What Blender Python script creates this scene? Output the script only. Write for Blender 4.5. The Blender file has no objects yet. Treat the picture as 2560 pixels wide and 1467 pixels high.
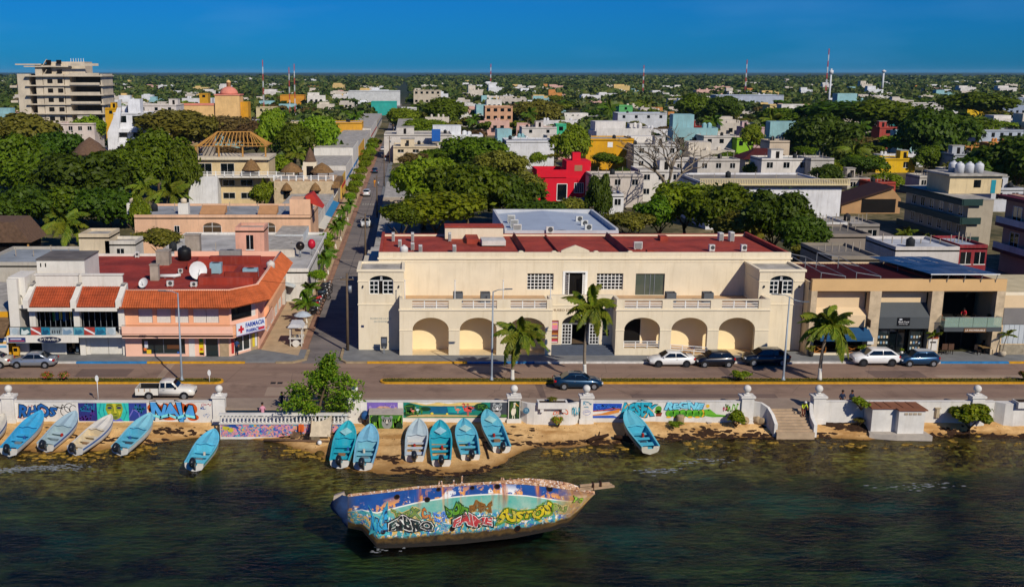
import bpy,bmesh,math,random
import numpy as np
from mathutils import Vector,Matrix
R = math.radians
rnd = random.Random(7)
SC = bpy.context.scene
COL = SC.collection
# -- camera
CAM_H = 28.5
PITCH = math.atan(554.5 / 2600.0)
cam_data = bpy.data.cameras.new('camera')
cam_data.sensor_width = 36.0
cam_data.lens = 36.0 * 2600.0 / 2560.0
cam_data.shift_x = (1280.0 - 1022.0) / 2560.0
cam_data.clip_start = 0.5
cam_data.clip_end = 40000.0
cam = bpy.data.objects.new('camera',cam_data)
COL.objects.link(cam)
cam.location = (0,0,CAM_H)
cam.rotation_euler = (R(90) - PITCH,0,0)
SC.camera = cam
# -- sky and sun
SUN_EL = R(36)
SUN_AZ = (0.47,-0.88)            # horizontal direction from the scene towards the sun
world = bpy.data.worlds.new('World');SC.world = world;world.use_nodes = True
nt = world.node_tree;nt.nodes.clear()
w_out = nt.nodes.new('ShaderNodeOutputWorld');w_bg = nt.nodes.new('ShaderNodeBackground')
w_sky = nt.nodes.new('ShaderNodeTexSky');w_sky.sky_type = 'NISHITA';w_sky.sun_disc = False
w_sky.sun_elevation = SUN_EL
w_sky.sun_rotation = math.atan2(SUN_AZ[0],SUN_AZ[1])
w_sky.altitude = 0;w_sky.air_density = 1.0;w_sky.dust_density = 0.2;w_sky.ozone_density = 3.0
w_mul = nt.nodes.new('ShaderNodeMix');w_mul.data_type = 'RGBA';w_mul.blend_type = 'MULTIPLY'
w_mul.inputs[0].default_value = 1.0
w_mul.inputs[7].default_value = (0.009,0.155,0.43,1)
nt.links.new(w_sky.outputs[0],w_mul.inputs[6])
w_tc = nt.nodes.new('ShaderNodeTexCoord');w_mp = nt.nodes.new('ShaderNodeMapping');w_mp.inputs['Scale'].default_value = (3,3,14)
w_nz = nt.nodes.new('ShaderNodeTexNoise');w_nz.inputs['Scale'].default_value = 1.4;w_nz.inputs['Detail'].default_value = 6
w_rg = nt.nodes.new('ShaderNodeMapRange');w_rg.inputs[1].default_value = .52;w_rg.inputs[2].default_value = .8;w_rg.inputs[4].default_value = .3
w_cl = nt.nodes.new('ShaderNodeMix');w_cl.data_type = 'RGBA';w_cl.inputs[7].default_value = (.7,2.1,4.2,1)   # thin cirrus
nt.links.new(w_tc.outputs['Generated'],w_mp.inputs[0]);nt.links.new(w_mp.outputs[0],w_nz.inputs['Vector']);nt.links.new(w_nz.outputs[0],w_rg.inputs[0]);nt.links.new(w_rg.outputs[0],w_cl.inputs[0])
nt.links.new(w_mul.outputs[2],w_cl.inputs[6]);nt.links.new(w_cl.outputs[2],w_bg.inputs[0])
w_bg.inputs[1].default_value = 0.15
nt.links.new(w_bg.outputs[0],w_out.inputs[0])
sun_data = bpy.data.lights.new('sun','SUN');sun_data.energy = 4.2;sun_data.angle = R(0.5)
sun_data.color = (1.0,0.91,0.77)
sun = bpy.data.objects.new('sun',sun_data);COL.objects.link(sun)
sd = Vector((SUN_AZ[0] * math.cos(SUN_EL),SUN_AZ[1] * math.cos(SUN_EL),math.sin(SUN_EL)))
sun.rotation_euler = sd.to_track_quat('Z','Y').to_euler();sun.location = (30,-30,80)
vs = SC.view_settings
vs.view_transform = 'Standard';vs.look = 'None';vs.gamma = 1.0;vs.exposure = 0.08
vs.use_curve_mapping = False
SC.cycles.max_bounces = 8;SC.cycles.diffuse_bounces = 6;SC.cycles.glossy_bounces = 2
SC.cycles.transparent_max_bounces = 12;SC.cycles.transmission_bounces = 4
SC.cycles.caustics_reflective = False;SC.cycles.caustics_refractive = False
# -- survey helpers (photo bearings -> real ground positions)
CT,ST = math.cos(PITCH),math.sin(PITCH)
def ray(px,py):
 u = (px - 1022.0) / 2600.0;v = (py - 733.5) / 2600.0
 return u,CT - v * ST,-ST - v * CT
def G(px,py,z=0.0):
 u,dy,dz = ray(px,py);t = (z - CAM_H) / dz
 return (u * t,dy * t,z)
def XY(px,py,Y):
 u,dy,dz = ray(px,py);t = Y / dy
 return u * t,CAM_H + dz * t
def dist_for(py,z):
 u,dy,dz = ray(1022,py)
 return dy * (z - CAM_H) / dz
# -- materials
def lin(h):
 if isinstance(h,(tuple,list)):return tuple(h[:3]) + (1,)
 h = h.lstrip('#');o = []
 for i in (0,2,4):
  c = int(h[i:i + 2],16) / 255.0
  o.append(c / 12.92 if c <= .04045 else ((c + .055) / 1.055) ** 2.4)
 return tuple(o) + (1,)
MATS = {}
def nn(nt,t,**kw):
 n = nt.nodes.new('ShaderNode' + t)
 for k,v in kw.items():setattr(n,k,v)
 return n
def mixc(nt,fac,a,b,blend='MIX'):
 m = nn(nt,'Mix',data_type='RGBA',blend_type=blend)
 for sock,val in ((m.inputs[0],fac),(m.inputs[6],a),(m.inputs[7],b)):
  if hasattr(val,'is_output'):nt.links.new(val,sock)
  elif isinstance(val,(int,float)):sock.default_value = val
  else:sock.default_value = val
 return m.outputs[2]
def noise(nt,vec,scale,detail=4,rough=.55,lo=.35,hi=.65,dist=0):
 n = nn(nt,'TexNoise');n.inputs['Scale'].default_value = scale;n.inputs['Detail'].default_value = detail
 n.inputs['Roughness'].default_value = rough;n.inputs['Distortion'].default_value = dist
 if vec is not None:nt.links.new(vec,n.inputs['Vector'])
 r = nn(nt,'MapRange');r.inputs[1].default_value = lo;r.inputs[2].default_value = hi;r.clamp = True
 nt.links.new(n.outputs[0],r.inputs[0])
 return r.outputs[0]
def mapping(nt,sc=(1,1,1),loc=(0,0,0),src='Object'):
 if src == 'Position':
  g = nn(nt,'NewGeometry');o = g.outputs['Position']
 else:
  tc = nn(nt,'TexCoord');o = tc.outputs[src]
 m = nn(nt,'Mapping');m.inputs['Scale'].default_value = sc;m.inputs['Location'].default_value = loc
 nt.links.new(o,m.inputs[0]);return m.outputs[0]
def new_mat(name):
 m = bpy.data.materials.new(name);m.use_nodes = True
 nt = m.node_tree;b = nt.nodes['Principled BSDF']
 b.inputs['Specular IOR Level'].default_value = .3
 MATS[name] = m
 return m,nt,b
def mat(name,col,rough=.8,var=.14,scale=1.2,metal=0,spec=.25,stain=0,stain_col='#3a3026',bump=0,bscale=20,fine=.08,emit=None,coat=0,rand=0):
 """plain surface with blotches, fine grain and optional rain streaks"""
 if name in MATS:return MATS[name]
 m,nt,b = new_mat(name)
 c = lin(col);d = tuple(x * (1 - 2.2 * var) for x in c[:3]) + (1,)
 vec = mapping(nt,src='Position')
 out = mixc(nt,noise(nt,vec,scale,5,.6,.3,.7),d if var else c,c)
 if fine:
  f = noise(nt,vec,scale * 9,3,.6,.2,.8)
  out = mixc(nt,f,tuple(x * (1 - 2.5 * fine) for x in (1,1,1)) + (1,),(1,1,1,1),'MIX') if 0 else mixc(nt,fine * 2,out,mixc(nt,f,(.55,.55,.55,1),(1,1,1,1)),'MULTIPLY')
 if stain:
  v2 = mapping(nt,(1.3,1.3,.12),src='Position')
  s = noise(nt,v2,2.2,5,.7,.50,.78)
  mm = nn(nt,'Math',operation='MULTIPLY');nt.links.new(s,mm.inputs[0]);mm.inputs[1].default_value = stain
  out = mixc(nt,mm.outputs[0],out,lin(stain_col))
 if rand:
  oi = nn(nt,'ObjectInfo');hs = nn(nt,'HueSaturation')
  r = nn(nt,'MapRange');r.inputs[3].default_value = 1 - rand;r.inputs[4].default_value = 1 + rand
  nt.links.new(oi.outputs['Random'],r.inputs[0]);nt.links.new(r.outputs[0],hs.inputs['Value'])
  nt.links.new(out,hs.inputs['Color']);out = hs.outputs[0]
 nt.links.new(out,b.inputs['Base Color'])
 b.inputs['Roughness'].default_value = rough;b.inputs['Metallic'].default_value = metal
 b.inputs['Specular IOR Level'].default_value = spec
 if coat:b.inputs['Coat Weight'].default_value = coat;b.inputs['Coat Roughness'].default_value = .06
 if bump:
  bp = nn(nt,'Bump');bp.inputs['Strength'].default_value = bump;bp.inputs['Distance'].default_value = .05
  n = nn(nt,'TexNoise');n.inputs['Scale'].default_value = bscale;n.inputs['Detail'].default_value = 4
  nt.links.new(vec,n.inputs['Vector']);nt.links.new(n.outputs[0],bp.inputs['Height'])
  nt.links.new(bp.outputs[0],b.inputs['Normal'])
 return m
def paint(col,rough=.75,name=None,**k):
 return mat(name or 'paint_' + col.strip('#') + str(int(rough * 100)),col,rough,k.pop('var',.05),**k)
def glass_dark(name='dark_glass',col='#0c1216',rough=.06):
 if name in MATS:return MATS[name]
 m,nt,b = new_mat(name);b.inputs['Base Color'].default_value = lin(col);b.inputs['Roughness'].default_value = rough
 b.inputs['Specular IOR Level'].default_value = .6
 return m
def leaf_mat(name,c1,c2,c3=None,trans=.42,sc=.55):
 if name in MATS:return MATS[name]
 m,nt,b = new_mat(name)
 vec = mapping(nt,src='Position')
 out = mixc(nt,noise(nt,vec,sc,5,.65,.35,.65),lin(c1),lin(c2))
 out = mixc(nt,noise(nt,vec,sc * 11,2,.5,.45,.75),out,lin(c3 or c2))
 oi = nn(nt,'ObjectInfo');hs = nn(nt,'HueSaturation')
 r = nn(nt,'MapRange');r.inputs[3].default_value = .8;r.inputs[4].default_value = 1.2
 nt.links.new(oi.outputs['Random'],r.inputs[0]);nt.links.new(r.outputs[0],hs.inputs['Value'])
 r2 = nn(nt,'MapRange');r2.inputs[3].default_value = .475;r2.inputs[4].default_value = .515
 nt.links.new(oi.outputs['Random'],r2.inputs[0]);nt.links.new(r2.outputs[0],hs.inputs['Hue'])
 nt.links.new(out,hs.inputs['Color']);out = hs.outputs[0]
 nt.links.new(out,b.inputs['Base Color']);b.inputs['Roughness'].default_value = .55
 b.inputs['Specular IOR Level'].default_value = .25
 if trans:
  tr = nn(nt,'BsdfTranslucent');nt.links.new(out,tr.inputs[0])
  mx = nn(nt,'MixShader');mx.inputs[0].default_value = trans
  nt.links.new(b.outputs[0],mx.inputs[1]);nt.links.new(tr.outputs[0],mx.inputs[2])
  nt.links.new(mx.outputs[0],nt.nodes['Material Output'].inputs[0])
 return m
# -- objects
def tag(o,label=None,cat=None,group=None,kind=None):
 for k,v in (('label',label),('category',cat),('group',group),('kind',kind)):
  if v:o[k] = v
 return o
def thing(name,label,cat,loc=(0,0,0),rz=0.0,group=None,scale=None):
 o = bpy.data.objects.new(name,None);COL.objects.link(o);o.empty_display_size = .2
 o.location = loc;o.rotation_euler = (0,0,rz)
 if scale:o.scale = (scale,) * 3 if isinstance(scale,(int,float)) else scale
 tag(o,label,cat,group);return o
def root_of(o):
 while o.parent is not None:o = o.parent
 return o
def link(name,me,m=None,parent=None,loc=None):
 o = bpy.data.objects.new(name,me);COL.objects.link(o)
 if m is not None and not me.materials:me.materials.append(m)
 if parent is not None:o.parent = parent
 if loc is not None:o.location = loc
 return o
def copy_tree(o,parent=None):
 c = o.copy();COL.objects.link(c);c.parent = parent
 for ch in list(o.children):copy_tree(ch,c)
 return c
class MB:
 """collects shapes; build() links them as ONE mesh object"""
 def __init__(s):s.v = [];s.f = [];s.sm = [];s.uv = None
 def add(s,vs,fs,smooth=False):
  n = len(s.v);s.v.extend([tuple(p) for p in vs]);s.f.extend([tuple(i + n for i in q) for q in fs]);s.sm.extend([smooth] * len(fs));return s
 def box(s,x0,x1,y0,y1,z0,z1,bev=0):
  if bev:
   b = min(bev,abs(x1 - x0) * .45,abs(y1 - y0) * .45,abs(z1 - z0) * .45)
   return s.prism([(x0 + b,y0),(x1 - b,y0),(x1,y0 + b),(x1,y1 - b),(x1 - b,y1),(x0 + b,y1),(x0,y1 - b),(x0,y0 + b)],z0,z1)
  return s.add([(x0,y0,z0),(x1,y0,z0),(x1,y1,z0),(x0,y1,z0),(x0,y0,z1),(x1,y0,z1),(x1,y1,z1),(x0,y1,z1)],
      [(0,3,2,1),(4,5,6,7),(0,1,5,4),(1,2,6,5),(2,3,7,6),(3,0,4,7)])
 def bar(s,a,b,w=.05,h=None,up=(0,0,1)):
  a = Vector(a);b = Vector(b);h = h or w;d = (b - a)
  if d.length < 1e-6:return s
  d.normalize();u = Vector(up)
  if abs(d.dot(u)) > .98:u = Vector((0,1,0))
  sx = d.cross(u).normalized() * (w / 2);sz = sx.cross(d).normalized() * (h / 2)
  vs = [p + i * sx + j * sz for p in (a,b) for i,j in ((-1,-1),(1,-1),(1,1),(-1,1))]
  return s.add(vs,[(0,3,2,1),(4,5,6,7),(0,1,5,4),(1,2,6,5),(2,3,7,6),(3,0,4,7)])
 def prism(s,poly,z0,z1,axis='z'):
  """extrude polygon; axis z: (x,y); axis y: poly (x,z) from y=z0..z1; axis x: poly (y,z)"""
  n = len(poly)
  if axis == 'z':P = lambda p,t:(p[0],p[1],t)
  elif axis == 'y':P = lambda p,t:(p[0],t,p[1])
  else:P = lambda p,t:(t,p[0],p[1])
  vs = [P(p,z0) for p in poly] + [P(p,z1) for p in poly]
  return s.add(vs,[tuple(range(n))[::-1],tuple(range(n,2 * n))] + [(i,(i + 1) % n,n + (i + 1) % n,n + i) for i in range(n)])
 def lathe(s,prof,c=(0,0,0),n=12,smooth=True):
  """prof: (r,z) list"""
  vs = [];fs = []
  for r,z in prof:
   for k in range(n):
    a = 2 * math.pi * k / n;vs.append((c[0] + r * math.cos(a),c[1] + r * math.sin(a),c[2] + z))
  for i in range(len(prof) - 1):
   for k in range(n):fs.append((i * n + k,i * n + (k + 1) % n,(i + 1) * n + (k + 1) % n,(i + 1) * n + k))
  fs.append(tuple(range(n))[::-1]);fs.append(tuple(range((len(prof) - 1) * n,len(prof) * n)))
  return s.add(vs,fs,smooth)
 def cyl(s,c,r,h,n=12,r2=None):return s.lathe([(r,0),(r if r2 is None else r2,h)],c,n)
 def ball(s,c,r,n=12,m=8,sz=1):
  return s.lathe([(max(r * math.sin(math.pi * i / m),.001),-r * sz * math.cos(math.pi * i / m)) for i in range(m + 1)],c,n)
 def tube(s,pts,rad,n=6,smooth=True):
  pts = [Vector(p) for p in pts];k = len(pts)
  if isinstance(rad,(int,float)):rad = [rad] * k
  vs = [];fs = [];px = None
  for i,p in enumerate(pts):
   d = (pts[min(i + 1,k - 1)] - pts[max(i - 1,0)])
   if d.length < 1e-9:d = Vector((0,0,1))
   d.normalize()
   if px is None:px = d.cross(Vector((0,0,1)) if abs(d.z) < .9 else Vector((1,0,0)))
   else:px = px - d * px.dot(d)
   px.normalize();py = d.cross(px)
   for j in range(n):
    a = 2 * math.pi * j / n;vs.append(p + (px * math.cos(a) + py * math.sin(a)) * rad[i])
  for i in range(k - 1):
   for j in range(n):fs.append((i * n + j,i * n + (j + 1) % n,(i + 1) * n + (j + 1) % n,(i + 1) * n + j))
  fs.append(tuple(range(n))[::-1]);fs.append(tuple(range((k - 1) * n,k * n)))
  return s.add(vs,fs,smooth)
 def loft(s,rings,closed=True,smooth=True,caps=True):
  n = len(rings[0]);vs = [p for r in rings for p in r];fs = []
  for i in range(len(rings) - 1):
   for j in range(n if closed else n - 1):fs.append((i * n + j,i * n + (j + 1) % n,(i + 1) * n + (j + 1) % n,(i + 1) * n + j))
  if caps and closed:fs += [tuple(range(n))[::-1],tuple(range((len(rings) - 1) * n,len(rings) * n))]
  return s.add(vs,fs,smooth)
 def quad(s,*p):return s.add(p,[tuple(range(len(p)))])
 def mesh(s,name='m',off=(0,0,0)):
  me = bpy.data.meshes.new(name)
  me.from_pydata([(x - off[0],y - off[1],z - off[2]) for x,y,z in s.v],[],s.f)
  if any(s.sm):me.polygons.foreach_set('use_smooth',s.sm)
  me.update();return me
 def build(s,name,m,parent=None,local=False,kind=None,label=None):
  off = (0,0,0)
  if parent is not None and not local:off = root_of(parent).location
  o = link(name,s.mesh(name,off),m,parent)
  if kind:o['kind'] = kind
  if label:o['label'] = label
  return o
def box(name,m,parent,*a,**k):
 lab = k.pop('label',None);loc = k.pop('local',False)
 return MB().box(*a,**k).build(name,m,parent,label=lab,local=loc)
def structure(name,mb,m):
 o = mb.build(name,m);o['kind'] = 'structure';return o
_font_cache = {}
def text_mesh(txt,size=1.0,bold=0.0,shear=0.0,spacing=1.0,align='CENTER',ext=0.0):
 key = (txt,bold,shear,spacing,align,ext)
 if key not in _font_cache:
  cu = bpy.data.curves.new('lettering','FONT');cu.body = txt;cu.size = 1.0;cu.offset = bold;cu.shear = shear
  cu.space_character = spacing;cu.align_x = align;cu.align_y = 'CENTER';cu.resolution_u = 2;cu.extrude = ext
  ob = bpy.data.objects.new('lettering',cu);COL.objects.link(ob)
  dg = bpy.context.evaluated_depsgraph_get();me = bpy.data.meshes.new_from_object(ob.evaluated_get(dg))
  vs = [tuple(v.co) for v in me.vertices];fs = [tuple(p.vertices) for p in me.polygons]
  bpy.data.objects.remove(ob);bpy.data.curves.remove(cu);bpy.data.meshes.remove(me)
  _font_cache[key] = (vs,fs)
 vs,fs = _font_cache[key]
 return [(x * size,y * size,z) for x,y,z in vs],fs
def add_text(mb,txt,x,y,z,size,width=None,wave=0,**k):
 """lettering on a wall that faces the sea (-Y)"""
 vs,fs = text_mesh(txt,size,**k)
 if width:
  w = max(v[0] for v in vs) - min(v[0] for v in vs);q = width / max(w,1e-6)
 else:q = 1
 if wave:vs = [(a + b * .35 * math.sin(a * q * 2.3 + len(txt)),b * (1 + .22 * math.sin(a * q * 3.1)) + wave * math.sin(a * q * 2.7 + 1),c) for a,b,c in vs]
 mb.add([(x + a * q,y - c,z + b) for a,b,c in vs],fs);return mb
# == ground, sea, roads
def sheet(name,xs,ys,zf,m,smooth=True):
 nx,ny = len(xs),len(ys);X,Y = np.meshgrid(xs,ys);Z = np.vectorize(zf)(X,Y) if callable(zf) else np.full_like(X,zf)
 me = bpy.data.meshes.new(name)
 v = np.stack([X,Y,Z],-1).reshape(-1,3);i = np.arange(nx * ny).reshape(ny,nx)
 f = np.stack([i[:-1,:-1],i[:-1,1:],i[1:,1:],i[1:,:-1]],-1).reshape(-1,4)
 me.from_pydata(v.tolist(),[],f.tolist())
 if smooth:me.polygons.foreach_set('use_smooth',[True] * len(me.polygons))
 o = link(name,me,m);o['kind'] = 'structure';return o
# --- town ground
def make_ground_mat():
 m,nt,b = new_mat('town_ground');vec = mapping(nt,src='Position')
 c = mixc(nt,noise(nt,vec,.05,5,.6,.4,.62),lin('#4a4526'),lin('#9a8864'))
 c = mixc(nt,noise(nt,vec,.6,4,.6,.3,.7),c,lin('#2c3212'))
 far = nn(nt,'SeparateXYZ');g = nn(nt,'NewGeometry');nt.links.new(g.outputs['Position'],far.inputs[0])
 r = nn(nt,'MapRange');r.inputs[1].default_value = 380;r.inputs[2].default_value = 1300;nt.links.new(far.outputs[1],r.inputs[0])
 woods = mixc(nt,noise(nt,mapping(nt,(.02,.008,.02),src='Position'),1,6,.6,.3,.7),lin('#18210c'),lin('#2b3516'))
 c = mixc(nt,r.outputs[0],c,woods)
 nt.links.new(c,b.inputs['Base Color']);b.inputs['Roughness'].default_value = .95;return m
sheet('ground',[-14000,-3000,-600,-150,150,600,3000,14000],[103.2,150,300,600,1200,3000,9000,26000],-0.012,make_ground_mat(),False)
# --- beach and sea bed
_sh = [(-2000,1115),(0,1118),(120,1128),(250,1126),(380,1108),(470,1096),(560,1090),(700,1106),(800,1140),(860,1168),(1010,1184),(1130,1193),(1220,1172),(1290,1135),(1350,1112),(1500,1112),(1600,1100),
  (1800,1092),(2000,1092),(2150,1098),(2300,1090),(2450,1082),(2560,1092),(4500,1092)]
WATER_Z = -1.8
SHORE = sorted([G(a,b,WATER_Z)[:2] for a,b in _sh])
_sx = np.array([p[0] for p in SHORE]);_sy = np.array([p[1] for p in SHORE])
def wob(x,y,s):return math.sin(x * s + 1.3 * math.sin(y * s * .7)) * math.cos(y * s * 1.1 + 1.1 * math.sin(x * s * .6))
def sand_z(x,y):
 ys = float(np.interp(x,_sx,_sy))
 if y >= ys:
  t = (y - ys) / max(85.6 - ys,.5);z = WATER_Z + .75 * min(t,1) ** .8
 else:
  d = ys - y;z = WATER_Z - .085 * d - .006 * d * d if d < 12 else WATER_Z - 1.88 - .05 * (d - 12)
  z = max(z,-4.2)
 return z + .03 * wob(x,y,1.7) + .05 * wob(x + 5,y,.6) + .012 * wob(x,y,6.1)
def make_sand_mat():
 m,nt,b = new_mat('sand');vec = mapping(nt,src='Position')
 sand = mixc(nt,noise(nt,vec,.9,5,.65,.3,.7),lin('#b08a58'),lin('#e0ba82'))
 sand = mixc(nt,noise(nt,vec,7,4,.7,.56,.72),sand,lin('#a67c50'))
 sx = nn(nt,'SeparateXYZ');nt.links.new(vec,sx.inputs[0])
 def rng(sock,a,c):
  r = nn(nt,'MapRange');r.inputs[1].default_value = a;r.inputs[2].default_value = c;nt.links.new(sock,r.inputs[0]);return r.outputs[0]
 wet = rng(sx.outputs[2],-1.58,-1.78)                       # damp sand at the edge of the water
 c = mixc(nt,noise(nt,mapping(nt,(.25,.7,1),src='Position'),1,5,.6,.5,.66),sand,lin('#a57c4a'));c = mixc(nt,wet,c,lin('#8d6a3c'))
 deep = rng(sx.outputs[2],-1.80,-2.1)
 algae = mixc(nt,noise(nt,vec,1.3,6,.7,.40,.6),lin('#a07c22'),lin('#f4d860'))
 c = mixc(nt,deep,c,algae)
 deeper = rng(sx.outputs[2],-2.05,-3.1)
 dark = mixc(nt,noise(nt,mapping(nt,(.16,.26,1),src='Position'),1.0,7,.66,.42,.7),lin('#152418'),lin('#64803c'))
 dark = mixc(nt,noise(nt,mapping(nt,(.09,.2,1),(3,7,0),src='Position'),1.0,4,.6,.56,.74),dark,lin('#267660'))
 nz = noise(nt,vec,.45,5,.65,.3,.7)
 mm = nn(nt,'Math',operation='MULTIPLY_ADD');mm.use_clamp = True
 nt.links.new(deeper,mm.inputs[0]);mm.inputs[1].default_value = 2.0
 sb = nn(nt,'Math',operation='MULTIPLY');nt.links.new(nz,sb.inputs[0]);sb.inputs[1].default_value = -.75;nt.links.new(sb.outputs[0],mm.inputs[2])
 c = mixc(nt,mm.outputs[0],c,dark)  # weed tones, darkened with depth to stand for light lost in the water
 nt.links.new(c,b.inputs['Base Color']);b.inputs['Roughness'].default_value = .95;b.inputs['Specular IOR Level'].default_value = .1
 bp = nn(nt,'Bump');bp.inputs['Strength'].default_value = .9;bp.inputs['Distance'].default_value = .1
 n = nn(nt,'TexNoise');n.inputs['Scale'].default_value = 3.2;n.inputs['Detail'].default_value = 7;n.inputs['Roughness'].default_value = .68
 nt.links.new(vec,n.inputs['Vector']);nt.links.new(n.outputs[0],bp.inputs['Height']);nt.links.new(bp.outputs[0],b.inputs['Normal'])
 return m
SAND = make_sand_mat()
xs = np.concatenate([np.linspace(-120,-42,30),np.linspace(-41,66,300),np.linspace(68,150,30)])
sheet('beach',xs,np.linspace(74,86.2,62),sand_z,SAND)
sheet('seabed',np.linspace(-120,150,120),np.linspace(-40,74,90),sand_z,SAND)
def make_water():
 m,nt,b = new_mat('sea_water');nt.nodes.remove(b);out = nt.nodes['Material Output']
 tr = nn(nt,'BsdfTransparent');tr.inputs[0].default_value = (.80,.88,.82,1)
 gl = nn(nt,'BsdfGlossy');gl.inputs['Roughness'].default_value = .09;gl.inputs[0].default_value = (.62,.58,.52,1)
 fr = nn(nt,'Fresnel');fr.inputs[0].default_value = 1.33
 bp = nn(nt,'Bump');bp.inputs['Strength'].default_value = .5;bp.inputs['Distance'].default_value = .13
 v1 = mapping(nt,(.8,2.6,1),src='Position')
 n1 = nn(nt,'TexNoise');n1.inputs['Scale'].default_value = 1.15;n1.inputs['Detail'].default_value = 6;n1.inputs['Roughness'].default_value = .62;n1.inputs['Distortion'].default_value = .9
 nt.links.new(v1,n1.inputs['Vector'])
 v2 = mapping(nt,(.14,.42,1),src='Position')
 n2 = nn(nt,'TexNoise');n2.inputs['Scale'].default_value = 1;n2.inputs['Detail'].default_value = 3;nt.links.new(v2,n2.inputs['Vector'])
 ad = nn(nt,'Math',operation='MULTIPLY_ADD');nt.links.new(n2.outputs[0],ad.inputs[0]);ad.inputs[1].default_value = 1.6;nt.links.new(n1.outputs[0],ad.inputs[2])
 nt.links.new(ad.outputs[0],bp.inputs['Height'])
 for q in (gl,fr):nt.links.new(bp.outputs[0],q.inputs['Normal'])
 mx = nn(nt,'MixShader');nt.links.new(fr.outputs[0],mx.inputs[0]);nt.links.new(tr.outputs[0],mx.inputs[1]);nt.links.new(gl.outputs[0],mx.inputs[2])
 nt.links.new(mx.outputs[0],out.inputs[0]);return m
sheet('water',np.linspace(-120,150,40),np.linspace(-40,85.3,30),WATER_Z,make_water(),False)
# --- avenue, side street, pavements
def make_road(name,c1,c2):
 m,nt,b = new_mat(name);vec = mapping(nt,src='Position')
 c = mixc(nt,noise(nt,mapping(nt,(.05,.5,1),src='Position'),1,6,.6,.3,.7),lin(c1),lin(c2))
 c = mixc(nt,noise(nt,vec,.22,5,.65,.52,.72),c,tuple(x * .72 for x in lin(c1)[:3]) + (1,))
 c = mixc(nt,noise(nt,vec,14,3,.7,.3,.7),mixc(nt,1,c,(.82,.82,.82,1),'MULTIPLY'),c)
 vo = nn(nt,'TexVoronoi',feature='DISTANCE_TO_EDGE');vo.inputs['Scale'].default_value = .16;nt.links.new(vec,vo.inputs['Vector'])
 r = nn(nt,'MapRange');r.inputs[1].default_value = .0;r.inputs[2].default_value = .006;r.inputs[3].default_value = .45;r.inputs[4].default_value = 0;nt.links.new(vo.outputs[0],r.inputs[0])
 c = mixc(nt,r.outputs[0],c,lin('#2a2320'))
 nt.links.new(c,b.inputs['Base Color']);b.inputs['Roughness'].default_value = .85
 bp = nn(nt,'Bump');bp.inputs['Strength'].default_value = .25;bp.inputs['Distance'].default_value = .02
 n = nn(nt,'TexNoise');n.inputs['Scale'].default_value = 30;nt.links.new(vec,n.inputs['Vector']);nt.links.new(n.outputs[0],bp.inputs['Height']);nt.links.new(bp.outputs[0],b.inputs['Normal'])
 return m
ROAD = make_road('asphalt_brown','#7e675a','#98806e');STREET = make_road('asphalt_grey','#6a6462','#857c76')
structure('avenue',MB().quad((-130,85.6,0),(160,85.6,0),(160,103.2,0),(-130,103.2,0)),ROAD)
structure('side_street',MB().quad((-10.7,100.2,.004),(-6.6,100.2,.004),(-6.3,950,.004),(-11.0,950,.004)),STREET)
KY0,KY1 = 100.1,100.4
WALK = mat('walk_concrete','#7d7f80',.9,.14,.8,bump=.15)
WALKSAND = mat('promenade_concrete','#9a8878',.9,.12,.7)
BRICK = mat('street_brick_paving','#a88068',.9,.22,.5,fine=.15,bump=.2,bscale=9)
TANPAVE = mat('street_tan_paving','#bfa684',.9,.16,.6)
def walk(name,poly,z,m):return structure(name,MB().prism(poly,-.05,z),m)
walk('pavement',[(-6.2,KY1),(150,KY1),(150,104.2),(15,104.2),(15,105.6),(-5.25,105.6),(-6.7,105.6),(-6.7,101.2)],.15,WALK)
walk('pavement',[(-130,KY1),(-11.5,KY1),(-10.6,101.4),(-10.6,105),(-130,105)],.15,WALK)
walk('street_pavement',[(-16.2,105.0),(-10.6,105.0),(-10.75,420),(-15.9,420)],.15,BRICK)
walk('street_pavement',[(-6.6,105.61),(-5.26,105.61),(-5.1,420),(-6.45,420)],.15,WALK)
structure('paving_band',MB().quad((-15.4,104.9,.154),(-11.3,102.6,.154),(-11.8,300,.154),(-14.6,300,.154)),TANPAVE)
structure('promenade',MB().prism([(-130,85.62),(160,85.62),(160,88.6),(-130,88.6)],-.05,.12),WALKSAND)
def kerb_x(px):return XY(px,907,KY0)[0]
for nm,col,px0,px1 in [('kerb','white',-900,190),('kerb','blue',190,367),('kerb','yellow',367,612),('kerb','yellow',918,1168),('kerb','blue',1168,1337),('kerb','white',1337,2352),('kerb','blue',2352,2523),('kerb','yellow',2523,3400)]:
 cm = mat('kerb_' + col,dict(white='#d8d6d0',blue='#2f86c4',yellow='#d9a01f')[col],.7,.18,2.2,fine=.15)
 o = MB().box(kerb_x(px0),kerb_x(px1) - .01,KY0,KY1,-.05,.165).build(nm,cm);o['kind'] = 'structure'
o = MB().prism([(-13.3,KY0),(-11.6,KY0),(-10.3,101.3),(-10.3,105.0),(-10.6,105.0),(-10.6,101.4),(-11.7,KY1),(-13.3,KY1)],-.05,.165).build('kerb',mat('kerb_bare','#a89474',.85,.2,1.5));o['kind'] = 'structure'
o = MB().prism([(-4.2,KY0),(-6.3,KY0),(-7.0,101.2),(-7.0,105.6),(-6.71,105.6),(-6.71,101.25),(-6.2,KY1),(-4.2,KY1)][::-1],-.05,.165).build('kerb',mat('kerb_bare','#a89474'));o['kind'] = 'structure'
YEL = mat('kerb_yellow','#d9a01f')
GRASS = mat('median_grass_soil','#59561f',.95,.3,1.6)
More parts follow.
